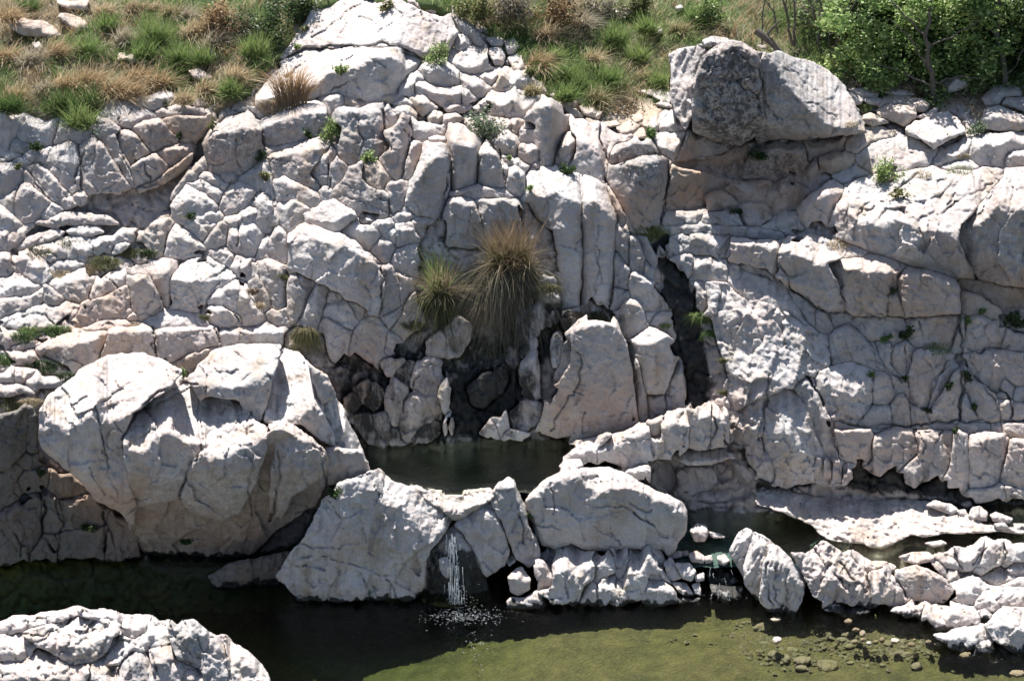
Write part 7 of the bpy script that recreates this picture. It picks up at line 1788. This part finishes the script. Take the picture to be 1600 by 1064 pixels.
for x, y, w, h, dry, lab in (
 (95, 790, 28, 14, 1, 'sunlit cobble at the foot of the ribbed fin'), (100, 885, 26, 22, 1, 'square grey cobble breaking the surface left of the cobble row'), (40, 830, 50, 28, 0, 'wide drowned slab under the ribbed fin'), (130, 890, 26, 14, 0, 'drowned cobble right of the square grey one'), (165, 930, 46, 20, 0, 'flat drowned cobble below the square grey one'),
 (240, 940, 20, 12, 0, 'small drowned cobble left of the row'), (85, 955, 34, 24, 0, 'dark drowned cobble at the left of the group'), (145, 975, 28, 26, 0, 'round drowned cobble next to the dark one'), (220, 980, 50, 28, 0, 'large pale drowned cobble'), (215, 1015, 40, 16, 0, 'low cobble under the large pale one'), (335, 1005, 66, 40, 0, 'largest rounded cobble on the pool bed'),
 (430, 800, 24, 16, 1, 'tan cobble at the top of the row'), (465, 838, 22, 12, 1, 'tan cobble second from the top of the row'), (495, 855, 18, 20, 1, 'golden cobble third from the top of the row'), (425, 860, 40, 20, 0, 'drowned cobble left of the golden one'), (400, 885, 30, 14, 0, 'drowned cobble under its neighbour left of the row'), (455, 892, 22, 12, 1, 'pale cobble where the row bends'), (500, 885, 22, 12, 1, 'tan cobble just after the bend of the row'),
 (435, 915, 28, 18, 0, 'olive cobble below the bend of the row'), (525, 900, 18, 12, 1, 'small grey cobble in the row'), (555, 895, 18, 12, 1, 'small pale cobble in the row'), (585, 885, 14, 18, 1, 'upright pale cobble in the row'), (645, 888, 26, 16, 1, 'whitest angular cobble of the row'), (615, 905, 26, 24, 0, 'grey cobble in front of the whitest one'), (680, 895, 18, 16, 0, 'dark cobble right of the whitest one'),
 (720, 905, 22, 14, 1, 'pale cobble right of the dark one'), (735, 885, 12, 10, 1, 'tiny pale cobble near the right end of the row'), (765, 900, 20, 14, 0, 'brown cobble near the right end of the row'), (800, 893, 18, 12, 1, 'last pale cobble of the row'), (825, 920, 32, 16, 0, 'flat tan cobble below the right end of the row'), (845, 905, 22, 10, 1, 'grey cobble against the bank'), (680, 920, 30, 12, 0, 'brown flat cobble under the row'),
 (745, 1005, 30, 22, 0, 'lone yellow cobble on the bed below the row'), (550, 935, 20, 12, 0, 'drowned cobble under the middle of the row'), (580, 960, 22, 12, 0, 'deeper drowned cobble under the middle'), (500, 940, 20, 12, 0, 'drowned cobble under the left of the row'), (440, 990, 24, 12, 0, 'small drowned cobble beside the largest one'), (590, 1000, 20, 12, 0, 'drowned cobble between the largest and the yellow one'), (650, 945, 18, 10, 0, 'little drowned cobble under the right of the row'),
 (700, 950, 22, 14, 0, 'drowned cobble under the brown flat one'), (790, 860, 34, 30, 0, 'dark drowned cobble by the bank'), (970, 955, 34, 20, 1, 'brown cobble at the foot of the right pile'), (320, 920, 18, 8, 0, 'sliver of cobble on the olive bed'), (620, 940, 20, 10, 0, 'small drowned cobble below the grey one'), (780, 940, 20, 10, 0, 'small drowned cobble below the flat tan one'),
 (40, 900, 28, 14, 0, 'drowned cobble left of the square grey one'), (20, 940, 24, 14, 0, 'drowned cobble at the outer left of the group'), (475, 800, 14, 10, 0, 'tiny drowned cobble beside the top of the row'), (1210, 1040, 40, 24, 1, 'tan cobble in the bottom right corner')):
    q = T12(x, y)
    cobble(q[0], q[1], w / 3.3, h / 3.3, 'cobble' if not dry else ('tan' if 'whit' in lab or 'sunlit' in lab else 'grey' if 'grey' in lab else 'cobble'), lab, -.03 if dry else -.30)

# ------------------------------------------------------------------ THE LITTLE WATERFALL
def fall_mat():
    m, nt, out = new_mat('falling_water')
    d = N(nt, 'ShaderNodeBsdfPrincipled', Roughness=.15)
    d.inputs['Base Color'].default_value = (.82, .86, .88, 1); d.inputs['IOR'].default_value = 1.33
    t = N(nt, 'ShaderNodeBsdfTranslucent'); t.inputs[0].default_value = (.85, .9, .92, 1)
    mx = N(nt, 'ShaderNodeMixShader'); mx.inputs[0].default_value = .4
    nt.links.new(d.outputs[0], mx.inputs[1]); nt.links.new(t.outputs[0], mx.inputs[2])
    tp = N(nt, 'ShaderNodeBsdfTransparent'); m2 = N(nt, 'ShaderNodeMixShader'); m2.inputs[0].default_value = .45
    nt.links.new(mx.outputs[0], m2.inputs[1]); nt.links.new(tp.outputs[0], m2.inputs[2]); nt.links.new(m2.outputs[0], out.inputs[0])
    return m
M_FALL = fall_mat()
def strands(n, x0, x1, y0, y1, Y0, Y1, spread, rmax):
    parts = []
    for k in range(n):
        xs = RS.normal((x0 + x1) / 2 - 4, 4); xe = xs + RS.normal(4, spread)
        a = RS.uniform(0, .93); b = min(1, a + RS.uniform(.06, .3))
        t = np.linspace(a, b, 5)
        P = world_at(xs + (xe - xs) * t ** .6 + RS.normal(0, .4, 5), y0 + (y1 - y0) * t ** 1.15, Y0 + (Y1 - Y0) * t ** .7 + RS.normal(0, .02, 5))
        parts.append(tube_data(P, RS.uniform(.003, rmax), .002, 4))
    return join(parts)
def drops(n, cx, cy, sx, sy, Y, sY, r):
    parts = []
    for k in range(n):
        c = world_at(RS.normal(cx, sx), cy - abs(RS.normal(0, sy)), Y + RS.normal(0, sY))
        s = r * RS.uniform(.4, 1.2)
        V = np.array([(s, 0, 0), (-s, 0, 0), (0, s, 0), (0, -s, 0), (0, 0, s), (0, 0, -s)]) + c
        T = np.array([(0, 2, 4), (2, 1, 4), (1, 3, 4), (3, 0, 4), (2, 0, 5), (1, 2, 5), (3, 1, 5), (0, 3, 5)])
        parts.append((V, np.zeros((0, 4), int), T, np.ones((6, 4))))
    return join(parts)
o = empty('waterfall', tuple(world_at(712, 940, 34.8))); tag(o, 'thin white waterfall dropping between the broad rock and the sunlit boulder', 'waterfall')
for nm, dat in (('water_strands', strands(80, 705, 715, 826, 944, 35.1, 34.72, 6, .006)), ('splash_drops', drops(90, 714, 944, 14, 10, 34.74, .1, .006))):
    V, Q, T, C = dat
    c = link(nm, mesh_from(nm, V - np.array(o.location), Q, T, M_FALL), o); c['kind'] = 'stuff'
o = empty('cascade', tuple(world_at(1130, 935, 35.0))); tag(o, 'small foaming cascade spilling over dark rocks right of the stone jumble', 'cascade')
for nm, dat in (('water_strands', join([strands(4, 1110, 1122, 880, 935, 35.3, 34.95, 10, .006), strands(5, 1130, 1146, 882, 938, 35.3, 34.95, 10, .006)])), ('splash_drops', drops(40, 1128, 938, 14, 8, 34.95, .1, .006))):
    V, Q, T, C = dat
    c = link(nm, mesh_from(nm, V - np.array(o.location), Q, T, M_FALL), o); c['kind'] = 'stuff'

# white flecks added to imitate glints on the pool below the fall
def glint_flecks():
    n = 520
    X = RS.normal(722, 30, n); Yp = np.where(RS.rand(n) < .9, RS.normal(961, 7, n), RS.normal(1005, 16, n))
    X = np.where(Yp > 985, RS.normal(742, 10, n), X)
    P = world_at(X, Yp, Y_on_level(Yp, .006))
    parts = []
    for p in P:
        s = RS.uniform(.0015, .0055); k = RS.uniform(1.5, 4)
        a = np.arange(6) / 6 * 2 * math.pi
        V = np.concatenate([p + np.stack([s * k * np.cos(a), s * np.sin(a), 0 * a], -1), [p + (0, 0, s * .6)], [p - (0, 0, s * .3)]])
        i = np.arange(6); j_ = (i + 1) % 6
        T = np.concatenate([np.stack([i, j_, np.full(6, 6)], -1), np.stack([j_, i, np.full(6, 7)], -1)])
        parts.append((V, np.zeros((0, 4), int), T, np.ones((8, 4))))
    V, Q, T, C = join(parts)
    tag(link('glint_flecks', mesh_from('glint_flecks', V, Q, T, M_FALL)), 'white flecks imitating glints on the dark water below the little waterfall', None, None, 'stuff')
glint_flecks()

# gravel and small stones on the bed round the cobbles
def bed_gravel():
    n = 900
    X = np.concatenate([RS.normal(1215, 45, n // 3), RS.normal(1390, 60, n - n // 3)]); Yp = np.concatenate([RS.normal(1005, 20, n // 3), RS.normal(1005, 17, n - n // 3)])
    P = world_at(X, Yp, Y_on_level(Yp, -.29))
    base = np.array([(1, 0, 0), (.5, .8, 0), (-.5, .9, 0), (-1, 0, 0), (-.4, -.8, 0), (.6, -.7, 0), (0, 0, .7)])
    i = np.arange(6); T0 = np.stack([i, (i + 1) % 6, np.full(6, 6)], -1)
    s = RS.uniform(.012, .05, (n, 1, 1)) * RS.uniform(.6, 1.4, (n, 7, 3))
    V = (P[:, None] + base[None] * s).reshape(-1, 3)
    T = (T0[None] + (np.arange(n) * 7)[:, None, None]).reshape(-1, 3)
    st = np.zeros((len(V), 4)); st[:, 3] = 1
    tag(link('gravel', mesh_from('gravel', V, [], T, M_COBBLE, {'stain': st}, smooth=False)), 'small stones scattered on the bed of the olive pool', None, None, 'stuff')
bed_gravel()
